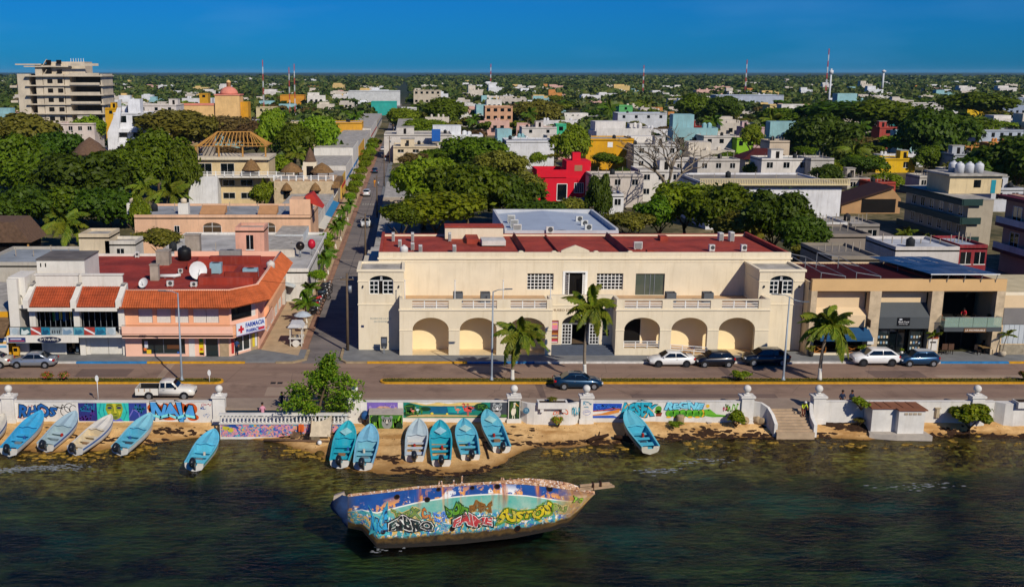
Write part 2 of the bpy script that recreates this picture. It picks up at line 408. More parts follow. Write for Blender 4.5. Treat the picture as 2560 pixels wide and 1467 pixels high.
def median(x0,x1,e0,e1):
 y0,y1 = 93.15,94.55
 def outline(g):
  P = []
  a0,a1,b0,b1 = x0 + g,x1 - g,y0 + g,y1 - g;r = (b1 - b0) / 2;cy = (b0 + b1) / 2
  P += [(a1 - r + r * math.cos(t),cy + r * math.sin(t)) for t in [R(-90 + 22.5 * k) for k in range(9)]] if e1 else [(a1,b0),(a1,b1)]
  P += [(a0 + r + r * math.cos(t),cy + r * math.sin(t)) for t in [R(90 + 22.5 * k) for k in range(9)]] if e0 else [(a0,b1),(a0,b0)]
  return P
 k = structure('median_kerb',MB().prism(outline(0),-.05,.16),YEL)
 structure('median_soil',MB().prism(outline(.22),.0,.2),GRASS)
 g = MB()
 for _ in range(int((min(x1,70) - max(x0,-45)) * 55)):
  x = rnd.uniform(max(x0,-45) + .4,min(x1,70) - .4);y = rnd.uniform(y0 + .3,y1 - .3);a = rnd.uniform(0,3.14);h = rnd.uniform(.06,.17);w = .06
  g.add([(x - w * math.cos(a),y - w * math.sin(a),.19),(x + w * math.cos(a),y + w * math.sin(a),.19),(x + rnd.uniform(-.08,.08),y + rnd.uniform(-.08,.08),.19 + h)],[(0,1,2)])
 tag(g.build('median_grass',leaf_mat('median_blades','#4a5a18','#7a7a24','#9c8c3c')),'short dry grass tufts growing on the long strip between the yellow kerbs','grass',kind='stuff')
median(-130,-17.4,0,1);median(-2.7,150,1,0)
GR = mat('iron_grate','#2a2726',.7,.1,3)
for px,py in [(683,957),(700,957),(652,1009),(672,1009),(1614,1003),(1634,1003),(2290,998),(2308,998)]:
 x,y,_ = G(px,py,0);o = MB().box(x - .24,x + .24,y - .28,y + .28,-.02,.012).build('drain_grate',GR);o['kind'] = 'structure'
RP = [make_road('patch_dark','#63524b','#7a665c'),make_road('patch_pale','#94806f','#a8937f')]
for i,(x0,x1,y0,y1) in enumerate([(44.5,49.5,95.2,97.6),(50.5,62,95.0,96.1),(-32,-27,95.6,98.2),(6,9.5,97,99.2),(20,33,88.9,90.1),(-13,-9.5,89.5,92.2),(30.5,31.2,94.8,100),(-24,-23.4,94.8,100),(11.8,12.3,88.8,93)]):o = MB().quad((x0,y0,.004),(x1,y0 + .05,.004),(x1 + .1,y1,.004),(x0 - .05,y1,.004)).build('road_patch',RP[i % 2]);o['kind'] = 'structure'
for k in range(7):
 o = MB().box(-10.2 + k * .55,-9.85 + k * .55,226,229,0,.012).build('crossing_bar',mat('worn_white_line','#a9a49a',.85,.25,3));o['kind'] = 'structure'
# == building helpers
def arch_wall(mb,x0,x1,z0,z1,y0,y1,ops,K=14):
 """wall slab between y0 (front) and y1 (back) with openings (xl, xr, zb, zs, rise); rise 0 = square head"""
 def q(a,b,c,d):           # front + back quad in (x,z)
  mb.add([(p[0],y0,p[1]) for p in (a,b,c,d)],[(0,1,2,3)])
  mb.add([(p[0],y1,p[1]) for p in (a,b,c,d)],[(3,2,1,0)])
 def r(a,b):                 # reveal between front and back along a->b
  mb.add([(a[0],y0,a[1]),(b[0],y0,b[1]),(b[0],y1,b[1]),(a[0],y1,a[1])],[(0,1,2,3)])
 x = x0
 for xl,xr,zb,zs,rise in sorted(ops):
  if xl > x + 1e-4:q((x,z0),(xl,z0),(xl,z1),(x,z1))
  if zb > z0 + 1e-4:q((xl,z0),(xr,z0),(xr,zb),(xl,zb));r((xl,zb),(xr,zb))
  if rise <= 0:
   if zs < z1 - 1e-4:q((xl,zs),(xr,zs),(xr,z1),(xl,z1));r((xr,zs),(xl,zs))
   top = zs
  else:
   c = (xl + xr) / 2;w = (xr - xl) / 2
   P = [(c - w * math.cos(math.pi * k / K),zs + rise * math.sin(math.pi * k / K)) for k in range(K + 1)]
   for a,b in zip(P,P[1:]):q(a,b,(b[0],z1),(a[0],z1));r(b,a)
  r((xl,zs),(xl,max(zb,z0)));r((xr,max(zb,z0)),(xr,zs))
  x = xr
 if x < x1 - 1e-4:q((x,z0),(x1,z0),(x1,z1),(x,z1))
 for a,b in (((x0,z0),(x0,z1)),((x1,z1),(x1,z0)),((x0,z1),(x1,z1)),((x1,z0),(x0,z0))):r(b,a)
 return mb
WHITE_TRIM = mat('white_trim','#e6e6e2',.7,.06,2)
GLASS = glass_dark()
GLASS2 = glass_dark('grey_glass','#20292a',.1)
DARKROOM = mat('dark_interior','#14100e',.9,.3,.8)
def window(parent,x0,x1,z0,z1,y,nx=2,nz=2,frame=None,glass=None,t=.05,name='window',deep=.06,arch=0):
 """glazed window set in a wall facing the sea: pane, and its frame as a sub-part"""
 frame = frame or WHITE_TRIM;glass = glass or GLASS
 mb = MB()
 if arch:
  c = (x0 + x1) / 2;w = (x1 - x0) / 2;K = 12
  P = [(x0,z0),(x1,z0)] + [(c + w * math.cos(math.pi * k / K),z1 + arch * math.sin(math.pi * k / K)) for k in range(K + 1)]
  mb.prism(P,y + deep,y + deep + .02,'y')
 else:mb.box(x0,x1,y + deep,y + deep + .02,z0,z1)
 p = mb.build(name,glass,parent)
 f = MB();ya,yb = y + deep - .045,y + deep - .004
 for i in range(nx + 1):
  x = x0 + (x1 - x0) * i / nx;w = t if i in (0,nx) else t * .75
  f.box(x - w / 2,x + w / 2,ya,yb,z0,z1)
 for j in range(nz + 1):
  z = z0 + (z1 - z0) * j / nz;w = t if j in (0,nz) else t * .75
  f.box(x0,x1,ya + .004,yb - .004,z - w / 2,z + w / 2)
 if arch:
  for k in range(5):
   a = math.pi * (k) / 4;f.bar((c,(ya + yb) / 2,z1),(c + w * .97 * math.cos(a),(ya + yb) / 2,z1 + arch * .97 * math.sin(a)),t * .7,.04)
  prev = None
  for k in range(K + 1):
   pt = (c + w * math.cos(math.pi * k / K),(ya + yb) / 2,z1 + arch * math.sin(math.pi * k / K))
   if prev:f.bar(prev,pt,t,.04)
   prev = pt
  prev = None
  for k in range(9):
   pt = (c + w * .4 * math.cos(math.pi * k / 8),(ya + yb) / 2,z1 + arch * .4 * math.sin(math.pi * k / 8))
   if prev:f.bar(prev,pt,t * .6,.03)
   prev = pt
 f.build('frame',frame,p)
 return p
def side_window(parent,y0,y1,z0,z1,x,sgn,glass=None,frame=None,n=2):
 """window in a wall that faces +x (sgn 1) or -x (sgn -1)"""
 p = MB().box(min(x - sgn * .05,x + sgn * .012),max(x - sgn * .05,x + sgn * .012),y0,y1,z0,z1).build('window',glass or GLASS,parent)
 f = MB()
 for i in range(n + 1):
  yy = y0 + (y1 - y0) * i / n;f.box(x + (.014 if sgn > 0 else -.05),x + (.05 if sgn > 0 else -.014),yy - .04,yy + .04,z0,z1)
 for z in (z0,z1):f.box(x + (.016 if sgn > 0 else -.048),x + (.048 if sgn > 0 else -.016),y0,y1,z - .04,z + .04)
 f.build('frame',frame or WHITE_TRIM,p);return p
def hollow_roof(parent,x0,x1,y0,y1,zr,zp,wall_m,roof_m,t=.22,name='parapet'):
 """roof surface at zr inside a parapet that rises to zp"""
 box('roof',roof_m,parent,x0 + t,x1 - t,y0 + t,y1 - t,zr - .15,zr)
 mb = MB()
 mb.box(x0,x1,y0,y0 + t,zr - .3,zp);mb.box(x0,x1,y1 - t,y1,zr - .3,zp)
 mb.box(x0,x0 + t,y0 + t,y1 - t,zr - .3,zp);mb.box(x1 - t,x1,y0 + t,y1 - t,zr - .3,zp)
 return mb.build(name,wall_m,parent)
# == museum
CREAM = mat('cream_stucco','#e0d3b8',.85,.06,.45,stain=.3,stain_col='#9a8458',fine=.03)
CREAM_IN = mat('cream_inner_lightened','#f0dcae',.85,.04,.6,fine=.03)  # lightened copy of the cream stucco, lifts the shade inside the arcades
CREAM2 = mat('cream_trim','#e9dcc0',.8,.05,1)
REDROOF = mat('red_roof_coating','#ab4532',.78,.24,.35,fine=.14,stain=.25,stain_col='#b87a68')
TERRACE = mat('terrace_floor','#c3a27c',.7,.08,1)
SLATE = mat('slate_steps','#525a68',.6,.1,2)
GREYMETAL = mat('grey_metal','#8d9298',.5,.08,2,metal=.4)
WHITEMETAL = mat('white_metal','#d9dbda',.45,.06,2)
def build_museum():
 T = thing('museum','long cream two-storey museum with arcades, corner towers and red roof','museum',(17.8,102.72,0))
 Y0 = 102.72
 aL = [(.38,4.07),(5.18,8.95),(10.1,13.91)];aR = [(21.91,25.57),(26.71,30.4),(31.54,35.23)]
 YB = 105.0
 for (x0,x1,arcs,zbs) in ((-.95,14.55,aL,(.15,.15,.15)),(21.05,36.62,aR,(.85,.15,.15))):
  mb = MB()
  arch_wall(mb,x0,x1,.1,4.9,Y0,Y0 + .55,[(a,b,zb,2.82,1.27) for (a,b),zb in zip(arcs,zbs)])
  po = [(a + .0,b - .02,5.02,5.86,0) for a,b in ([(.35,4.05),(5.35,8.95),(10.3,14.0)] if x0 < 0 else [(21.85,25.7),(26.75,30.6),(31.7,35.45)])]
  arch_wall(mb,x0,x1,4.901,5.97,Y0,Y0 + .3,po)
  mb.box(x0,x0 + .3,Y0 + .301,104.84,4.901,5.97);mb.box(x1 - .3,x1,Y0 + .301,104.84,4.901,5.97)
  mb.box(x0,x0 + .5,Y0 + .551,YB,.1,4.6);mb.box(x1 - .5,x1,Y0 + .551,YB,.1,4.6)
  w = mb.build('arcade',CREAM,T)
  c = MB()
  c.box(x0 - .09,x1 + .09,Y0 - .09,Y0 - .002,4.82,4.98)
  for k in range(4):
   a = x0 if k == 0 else arcs[k - 1][1];b = x1 if k == 3 else arcs[k][0]
   c.box(a - .03,b + .03,Y0 - .05,Y0 - .002,2.72,2.82)
  c.build('cornice',CREAM2,w)
  for (a,b,z0,z1,_) in po:
   rl = MB()
   for z in (5.10,5.34,5.58,5.82):rl.box(a + .01,b - .01,Y0 + .1,Y0 + .16,z - .04,z + .04)
   for i in (1,2):xx = a + (b - a) * i / 3;rl.box(xx - .05,xx + .05,Y0 + .08,Y0 + .18,5.03,5.85)
   rl.build('railing',WHITE_TRIM,T)
  MB().box(x0 + .5,x1 - .5,YB,YB + .2,.1,4.6).build('inner_wall',CREAM_IN,T)
  MB().box(x0 + .5,x1 - .5,Y0 + .551,YB,4.55,4.599).build('arcade_ceiling',CREAM_IN,T);MB().box(x0 + .02,x1 - .02,Y0 + .56,109.66,4.6,4.9).build('terrace',TERRACE,T)
  MB().box(x0 + .5,x1 - .5,Y0 + .02,YB,.1,.19).build('arcade_floor',mat('arcade_tile','#e0caa0',.6,.08,2),T)  # tile colour lightened to brighten the shaded arcade
 ze = .78;YE = 104.6
 mb = MB();arch_wall(mb,14.56,21.04,.1,6.02,YE,YE + .4,[(15.85,19.75,ze,2.95,1.05)])
 mb.box(14.57,21.03,YE + .41,109.66,4.55,4.9)
 e = mb.build('entrance_wall',CREAM,T)
 MB().box(14.3,21.3,YE - .06,YE - .002,4.88,5.0).build('cornice',CREAM2,e)
 for k in range(5):
  MB().box(14.58,21.02,Y0 - .05 + k * .34,YE + .41,.1 + k * .136,.1 + (k + 1) * .136).build('step',SLATE,T)
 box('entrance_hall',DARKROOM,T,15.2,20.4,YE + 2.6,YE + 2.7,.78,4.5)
 box('hall_floor',mat('hall_floor','#6c5a48',.4,.1,1),T,14.6,21,YE + .41,YE + 2.6,.6,ze)
 for a,b in ((15.9,16.85),(18.75,19.7)):window(T,a,b,ze + .05,2.9,YE + .05,3,6,t=.07,name='glazed_leaf')
 d = window(T,15.9,19.7,2.95,2.96,YE + .1,1,1,t=.08,arch=.98,name='fanlight')
 dl = MB().bar((16.9,YE + .1,ze + .05),(17.0,YE - .75,ze + .05),.0,.0) if 0 else MB()
 for (hx,dx) in ((16.88,.12),(18.72,-.12)):
  leaf = MB()
  for k in range(4):leaf.box(hx + dx * (k / 3) - .03,hx + dx * (k / 3) + .03,YE + .1 + k * .28,YE + .16 + k * .28,ze + .02,2.9)
  for z in (ze + .1,1.35,1.9,2.4,2.88):leaf.bar((hx,YE + .1,z),(hx + dx,YE + 1.0,z),.05,.07)
  leaf.build('door',WHITE_TRIM,T)
 tm = MB();add_text(tm,'MUSEO DE LA ISLA DE COZUMEL',17.8,YE - .012,4.42,.36,width=6.0,ext=.01)
 tm.build('lettering',mat('bronze_letters','#6b4a24',.5,.1,3),T)
 pb = box('poster_board',mat('poster_brown','#9c4a2c',.6,.35,1.5),T,14.72,15.5,YE - .05,YE - .004,.95,3.35)
 for i,(z0,z1,c) in enumerate([(1.0,1.12,'#d8d0cc'),(1.14,1.3,'#c2335a'),(1.5,1.62,'#d9c9a0'),(1.7,1.78,'#4a7a9a'),(1.9,1.97,'#d8a040'),(2.15,2.24,'#5a3020'),(2.35,3.2,'#b88aa8'),(2.5,2.85,'#d87a8a'),(2.9,3.05,'#e0b050')]):
  box('printed_panel',paint(c),pb,14.8 + (.06 if i > 6 else 0),15.42 - (.06 if i > 6 else 0),YE - .058 - i * .001,YE - .051 - i * .001,z0,z1)
 for z in (1.75,2.1):box('plaque',mat('plaque_dark','#2b2a28',.4),T,20.1,20.75,YE - .04,YE - .004,z,z + .24)
 rb = MB()
 for x0,x1,za,zb in ((21.95,25.55,1.05,1.05),(26.75,30.38,.72,.42)):
  for dz in (0.05,.28,.52):
   rb.bar((x0,Y0 + .12,za + dz),(x1,Y0 + .12,zb + dz),.05,.07)
  for i in range(4):t = i / 3;xx = x0 + (x1 - x0) * t;rb.box(xx - .035,xx + .035,Y0 + .09,Y0 + .15,min(za,zb) - .5 if x0 > 26 else .86,za + (zb - za) * t + .55)
 rb.build('ramp_railing',WHITE_TRIM,T)
 rp = MB().prism([(21.9,.19),(21.9,.85),(25.6,.85),(30.9,.19)],Y0 + .56,YB - .01,'y').build('ramp',TERRACE,T)
 dm = MB().box(22.0,24.05,YB - .06,YB - .002,.86,3.4).build('doorway',DARKROOM,T)
 MB().box(21.9,22.0,YB - .08,YB - .003,.86,3.5).box(24.05,24.15,YB - .08,YB - .003,.86,3.5).box(21.9,24.15,YB - .081,YB - .003,3.42,3.5).build('door_frame',CREAM2,dm)
 for sx,x0,x1 in ((0,-5.22,-.53),(1,36.05,40.68)):
  yt = 104.85
  mb = MB();wl,wr = (-4.06,-1.6) if sx == 0 else (37.15,39.55)
  arch_wall(mb,x0,x1,.1,8.42,yt,yt + .35,[(wl,wr,6.06,7.46,.55)])
  mb.box(x0,x0 + .3,yt + .351,109.64,.1,8.42);mb.box(x1 - .3,x1,yt + .351,109.64,.1,8.42)
  mb.box(x0 + .3,x1 - .3,109.3,109.64,4.9,8.42)
  tw = mb.build('tower',CREAM,T)
  box('tower_roof',mat('grey_screed','#b9b4aa',.9,.25,.8),tw,x0 + .25,x1 - .25,yt + .3,109.4,8.25,8.43)
  pp = MB()
  pp.box(x0 - .12,x1 + .12,yt - .12,yt + .22,8.421,8.66);pp.box(x0 - .12,x1 + .12,109.4,109.64,8.421,8.66)
  pp.box(x0 - .12,x0 + .2,yt + .221,109.39,8.421,8.66);pp.box(x1 - .2,x1 + .12,yt + .221,109.39,8.421,8.66)
  pp.build('tower_parapet',CREAM2,tw)
  bd = MB()
  for z in (4.93,7.36):
   if z > 7:
    bd.box(x0 - .06,wl - .1,yt - .06,yt - .002,z,z + .1);bd.box(wr + .1,x1 + .06,yt - .06,yt - .002,z,z + .1)
   else:bd.box(x0 - .06,x1 + .06,yt - .06,yt - .002,z,z + .12)
   bd.box(x0 - .06,x0 - .002,yt + .0,109.6,z + .002,z + .1);bd.box(x1 + .002,x1 + .06,yt + .0,109.6,z + .002,z + .1)
  bd.build('band',CREAM2,tw)
  g = (wr - wl) / 2
  window(T,wl + .02,wl + g * .75,6.08,7.42,yt + .12,2,3,t=.09);window(T,wr - g * .85,wr - .02,6.08,7.42,yt + .12,2,3,t=.09)
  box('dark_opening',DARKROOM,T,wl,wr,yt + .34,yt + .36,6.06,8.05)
  window(T,wl + .02,wr - .02,7.46,7.48,yt + .14,1,1,t=.07,arch=.52,name='fanlight')
  for xx in (x0 + .5,x1 - .5):box('wall_lamp',mat('lamp_black','#2c2a28',.5),T,xx - .06,xx + .06,yt - .18,yt - .005,6.78,6.98)
 tt = MB();add_text(tt,'MUSEO DE LA ISLA',-2.9,104.835,3.48,.26,width=2.2,ext=.004);add_text(tt,'DE COZUMEL',-2.9,104.835,3.16,.24,width=1.4,ext=.004)
 tt.build('faded_lettering',mat('pale_blue_letters','#93a2a2',.7),T)
 box('street_name_plate',mat('navy_plate','#27345e',.5),T,-4.95,-4.65,104.82,104.848,2.55,2.78)
 vt = box('wall_vent',GREYMETAL,T,-3.75,-3.1,104.82,104.848,.32,.5)
 box('meter_box',mat('meter_grey','#4c5054',.6),T,-2.85,-2.3,104.78,104.846,.3,1.2)
 yu = 109.66;XL,XR,YR = -3.22,40.9,124.6
 mb = MB()
 arch_wall(mb,XL,XR,4.6,9.58,yu,yu + .35,[(12.73,15.57,5.52,7.31,0),(16.75,19.0,4.9,7.4,0),(20.19,23.05,5.52,7.31,0),(24.39,27.52,4.93,7.29,0)])
 mb.box(XL,XL + .3,yu + .351,YR,.0,9.5);mb.box(XR - .3,XR,yu + .351,YR,.0,9.5);mb.box(XL + .3,XR - .3,YR - .3,YR,0,9.3)
 u = mb.build('upper_wall',CREAM,T)
 pm = MB().box(XL - .12,XR + .12,yu - .12,yu - .003,8.86,9.06)
 pm.box(XL - .05,XR + .05,yu - .05,yu - .004,8.55,8.6)
 pm.build('cornice',CREAM2,u)
 pd = MB().prism([(16.3,9.581),(19.3,9.581),(19.3,9.75),(18.9,9.95),(17.8,10.36),(16.7,9.95),(16.3,9.75)],yu - .03,yu + .33,'y')
 for xx in (12.0,15.55,20.05,23.7):pd.prism([(xx - .3,9.581),(xx + .3,9.581),(xx + .3,9.62),(xx + .15,9.74),(xx - .15,9.74),(xx - .3,9.62)],yu - .025,yu + .33,'y')
 pd.build('pediment',CREAM,u)
 box('roof',REDROOF,T,XL + .3,XR - .3,yu + .35,YR - .3,8.7,9.05)
 rp = MB();rp.box(XL - .0,XL + .32,yu + .36,YR,9.501,9.53);rp.box(XR - .32,XR,yu + .36,YR,9.501,9.53);rp.box(XL + .33,XR - .33,YR - .32,YR,9.301,9.34)
 rp.box(XL + .301,XL + .33,yu + .36,YR - .31,9.06,9.5);rp.box(XR - .33,XR - .301,yu + .36,YR - .31,9.06,9.5)
 rp.build('roof_upstand',REDROOF,T)
 rs = MB()
 rs.prism([(12.3,9.05),(12.55,9.75),(12.8,9.05)],yu + .6,YR - 1.5,'y');rs.prism([(23.4,9.05),(23.65,9.75),(23.9,9.05)],yu + .6,YR - 1.5,'y')
 rs.box(16.3,16.5,yu + .6,YR - 1,9.05,9.35);rs.box(29.5,30.4,YR - 4,YR - 2.6,9.05,9.6);rs.box(26,26.8,yu + 2.2,yu + 3,9.05,9.45)
 rs.build('roof_ridge',REDROOF,T)
 for a,b in ((12.73,15.57),(20.19,23.05)):window(T,a,b,5.52,7.31,yu + .16,7,5,t=.1)
 dm = MB().box(16.95,18.8,yu + .34,yu + .36,4.9,7.4).build('doorway',DARKROOM,T)
 MB().box(16.55,16.78,yu - .06,yu - .004,4.9,7.5).box(18.98,19.21,yu - .06,yu - .004,4.9,7.5).box(16.55,19.21,yu - .062,yu - .004,7.4,7.56).build('door_frame',WHITE_TRIM,dm)
 for hx,s in ((16.78,1),(18.97,-1)):
  lf = MB()
  for k in range(12):z = 5.05 + k * .19;lf.bar((hx,yu + .02,z),(hx + s * .35,yu - .55,z),.05,.1)
  lf.bar((hx,yu,4.95),(hx,yu,7.36),.07);lf.bar((hx + s * .35,yu - .55,4.95),(hx + s * .35,yu - .55,7.36),.07)
  lf.build('louvred_door',WHITE_TRIM,T)
 gd = MB().box(24.39,27.52,yu + .2,yu + .22,4.93,7.29).build('glass_door',glass_dark('pale_glass','#4c544a',.08),T)
 f = MB()
 for x in (24.41,25.43,26.0,26.45,27.5):f.box(x - .03,x + .03,yu + .15,yu + .19,4.93,7.29)
 f.build('frame',GREYMETAL,gd)
 box('side_wing',mat('offwhite_wall','#cfc6b2',.85,.1,.6,stain=.25),T,-5.2,-3.24,109.66,121,0,7.3)
 MB().box(-5.2,-3.24,121.01,131,0,6.2).box(-3.2,8,124.62,127.5,0,8.6).build('rear_wing',mat('offwhite_wall','#cfc6b2'),T)
 pent = box('roof_room',CREAM,T,4.3,11.2,122.2,124.28,9.06,10.4);box('roof_room_top',REDROOF,pent,4.25,11.3,122.1,124.29,10.401,10.6)
 sk = box('skylight',mat('skylight_white','#d8d5cc',.6),T,8.3,11.0,yu + 6.8,yu + 9.6,9.2,9.75)
 box('roof_hatch',REDROOF,T,6.7,8.1,yu + 9,yu + 13,9.05,9.6)
 h = MB();h.box(11.6,25.4,124.65,124.95,0,9.7);h.box(11.6,11.9,124.96,143,0,9.9);h.box(25.1,25.4,124.96,143,0,9.9);h.box(11.91,25.09,142.7,143,0,9.9)
 h.build('rear_hall',mat('pale_hall_wall','#bfc2c6',.8,.08,.6),T)
 MB().add([(11.9,124.95,9.3),(18.5,124.95,9.75),(25.1,124.95,9.3),(25.1,142.7,9.3),(18.5,142.7,9.75),(11.9,142.7,9.3)],[(0,1,4,5),(1,2,3,4)]).build('hall_roof',mat('pale_metal_roof','#a8b4c2',.55,.06,.4),T)
 return T
build_museum()
# --- things standing on the museum
AC_W = mat('ac_white','#d2d2cc',.5,.08,3);AC_G = mat('ac_grille','#4a4d4e',.6,.1,6)
def ac_unit(x,y,z,w,d,h,label,group='air conditioners on the rooftops',face=0,col=None):
 t = thing('air_conditioner',label,'air conditioner',(x,y,z),group=group)
 c = MB().box(-w / 2,w / 2,-d / 2,d / 2,.08,h,bev=.03);c.box(-w * .4,-w * .3,-d * .45,d * .45,0,.08);c.box(w * .3,w * .4,-d * .45,d * .45,0,.08)
 c.build('casing',col or AC_W,t,local=True)
 g = MB()
 if face == 0:      # fan on the front
  g.prism([(w * .08 + min(w,h) * .36 * math.cos(a),.08 + h * .5 + min(w,h) * .36 * math.sin(a)) for a in [math.pi * k / 6 for k in range(12)]],-d / 2 - .02,-d / 2 - .003,'y')
 elif face == 1:    # louvred front
  for k in range(7):zz = .14 + (h - .2) * k / 7;g.box(-w * .42,w * .42,-d / 2 - .02,-d / 2 - .003,zz,zz + (h - .2) / 14)
 else:              # fan on top
  g.prism([(min(w,d) * .38 * math.cos(a),min(w,d) * .38 * math.sin(a)) for a in [math.pi * k / 6 for k in range(12)]],h + .003,h + .03)
 g.build('grille',AC_G,t,local=True);return t
ords = ['first','second','third','fourth','fifth','sixth','seventh','eighth','ninth','tenth']
def roofpt(px,py,z):return G(px,py,z)
for i,(zx,zy) in enumerate([(440,208),(600,208),(907,208)]):
 x,y,z = roofpt(850 + zx * .3022,540 + zy * .3022,9.05);ac_unit(x,y,z,.34,.9,1.0,ords[i] + ' tall white air conditioner from the street in the rear row on red museum roof',face=1)
for i,(zx,zy) in enumerate([(495,255),(600,280),(665,300),(945,300)]):
 x,y,z = roofpt(850 + zx * .3022,540 + zy * .3022,9.05);ac_unit(x,max(y,110.6),z,.4,.8,.8,ords[i] + ' small white air conditioner from the street just behind the museum parapet',face=1)
for i,(zx,zy) in enumerate([(995,203),(1083,208)]):
 x,y,z = roofpt(1500 + zx * .3022,540 + zy * .3022,9.05);ac_unit(x,y,z,.5,.9,.95 + .15 * i,['shorter','taller'][i] + ' of two air conditioners by the far right roof edge of the museum',face=1)
for i,(zx,zy) in enumerate([(922,292),(1185,292)]):
 x,y,z = roofpt(1500 + zx * .3022,540 + zy * .3022,9.05);ac_unit(x,max(y,110.7),z,.62,.5,.75,'low white air conditioner peeking over museum parapet, ' + ['nearer the pediment','nearer the right tower'][i],face=0)
x,y,z = roofpt(1500 + 313 * .3022,540 + 275 * .3022,9.05);ac_unit(x,y,z,.95,.35,.85,'large square white air conditioner with dark screen on the red museum roof',face=1)
for i,(zx,zy,w) in enumerate([(1415,35,.95),(1440,75,.95),(1465,115,.95)]):
 x,y,z = roofpt(850 + zx * .3022,540 + zy * .3022 + 6,9.4);ac_unit(x,y,z,1.0,.5,1.0,ords[i] + ' dark-faced air conditioner from the back on left side of the pale hall roof',face=1)
for i,(zx,zy) in enumerate([(1977,45),(2020,80),(1733,135),(2052,115)]):
 x,y,z = roofpt(850 + zx * .3022,540 + zy * .3022 + 3,9.35);ac_unit(x,y,z,.9,.4,.85,['rearmost fan unit on right side of the pale hall roof','middle, largest fan unit on right side of the pale hall roof','lone fan unit at front edge of the pale hall roof','front fan unit on right side of the pale hall roof'][i],face=0)
def water_tank(x,y,z,r,h,col,label,group='rooftop water tanks',horiz=False):
 t = thing('water_tank',label,'water tank',(x,y,z),group=group)
 m = mat('tank_' + col.strip('#'),col,.5,.08,3)
 if horiz:MB().tube([(-h / 2,0,r + .1),(-h / 2 + .08,0,r + .1),(h / 2 - .08,0,r + .1),(h / 2,0,r + .1)],[r * .6,r,r,r * .6],14).build('tank',m,t,local=True)
 else:MB().lathe([(r,0),(r,h * .7),(r * .96,h * .76),(r * .7,h * .9),(r * .32,h * .95),(r * .32,h),(.02,h)],n=14).build('tank',m,t,local=True)
 if not horiz:MB().lathe([(r * .35,h * .96),(r * .36,h * 1.03),(.02,h * 1.05)],n=10).build('lid',m,t,local=True)
 else:MB().box(-h * .3,-h * .2,-r * .7,r * .7,0,.2).box(h * .2,h * .3,-r * .7,r * .7,0,.2).build('cradle',GREYMETAL,t,local=True)
 return t
x,y,z = roofpt(850 + 530 * .3022,540 + 290 * .3022,9.05);water_tank(x,111.2,z,.45,1.05,'#d6d4ce','round white tank on the red museum roof near the street')
for i,px in enumerate([850 + 505 * .3022,850 + 510 * .3022]):pass
PLG = mat('planter_grey','#5c6166',.7,.08,3)
for i,(px,lab) in enumerate([(850 + 975 * .3022,'grey cube planter on the terrace, nearest the street tower'),(850 + 1200 * .3022,'second grey cube planter on the terrace from the street'),(1500 + 578 * .3022,'grey cube planter on the terrace beside the glass door'),(1500 + 884 * .3022,'grey cube planter on the terrace nearest the right tower')]):
 x,_ = XY(px,745,106.6);t = thing('planter',lab,'planter',(x,106.4,4.9),group='terrace planters')
 m = MB()
 for a,b,c,d in ((-.5,.5,-.5,-.42),(-.5,.5,.42,.5),(-.5,-.42,-.42,.42),(.42,.5,-.42,.42)):m.box(a,b,c,d,0,1.05)
 m.build('box',PLG,t,local=True);MB().box(-.42,.42,-.42,.42,.7,.95).build('soil',mat('soil','#3c2c20',.95,.2,6),t,local=True)
for i,px in enumerate([850 + 537 * .3022,850 + 950 * .3022,850 + 1348 * .3022,850 + 1740 * .3022]):
 x,_ = XY(px,745,103.2);t = thing('flagpole',ords[i] + ' bare white flagpole from the street along the terrace parapet','flagpole',(x,103.12,4.9),group='terrace flagpoles')
 MB().lathe([(.05,0),(.05,1.4),(.035,2.9)],n=8).build('pole',WHITEMETAL,t,local=True);MB().ball((0,0,2.95),.07,8,6).lathe([(.1,0),(.1,.05)],n=8).build('finial',WHITEMETAL,t,local=True)
t = thing('notice_board','dark notice board on a short post before the left museum tower','sign',(XY(960,860,103.4)[0],103.4,.15))
MB().box(-.33,.33,-.04,.04,.75,1.75).build('board',mat('notice_dark','#3c4047',.4),t,local=True);MB().box(-.06,.06,-.03,.03,0,.75).build('post',GREYMETAL,t,local=True);MB().box(-.25,.25,-.055,-.042,1.1,1.6).build('printed_panel',paint('#5d6470'),t,local=True)
# == sea wall, posts, murals
WALLW = mat('seawall_white','#dcd9d2',.85,.10,.7,stain=.28,stain_col='#8d8068',bump=.1)
YW = 85.5
def ell(cx,cz,rx,rz,n=18,rot=0,a0=0,a1=2 * math.pi):
 c,s = math.cos(rot),math.sin(rot);P = []
 full = abs(a1 - a0 - 2 * math.pi) < 1e-6
 for k in range(n if full else n + 1):
  a = a0 + (a1 - a0) * k / n;x,z = rx * math.cos(a),rz * math.sin(a);P.append((cx + x * c - z * s,cz + x * s + z * c))
 return P
def decal(parent,col,polys,lvl=1,y=YW,name='painted_shape',rough=.8,m=None,var=.1):
 mb = MB()
 for p in polys:mb.add([(x,y - .004 * lvl,z) for x,z in p],[tuple(range(len(p)))])
 return mb.build(name,m or mat('mural_' + col.strip('#'),col,rough,var,2.5,fine=.1),parent)
def stroke(pts,w):
 """ribbon polygons along a polyline in (x,z)"""
 out = []
 for (x0,z0),(x1,z1) in zip(pts,pts[1:]):
  d = math.hypot(x1 - x0,z1 - z0) or 1;nx,nz = -(z1 - z0) / d * w / 2,(x1 - x0) / d * w / 2
  ex,ez = (x1 - x0) / d * w * .3,(z1 - z0) / d * w * .3
  out.append([(x0 + nx - ex,z0 + nz - ez),(x0 - nx - ex,z0 - nz - ez),(x1 - nx + ex,z1 - nz + ez),(x1 + nx + ex,z1 + nz + ez)])
 return out
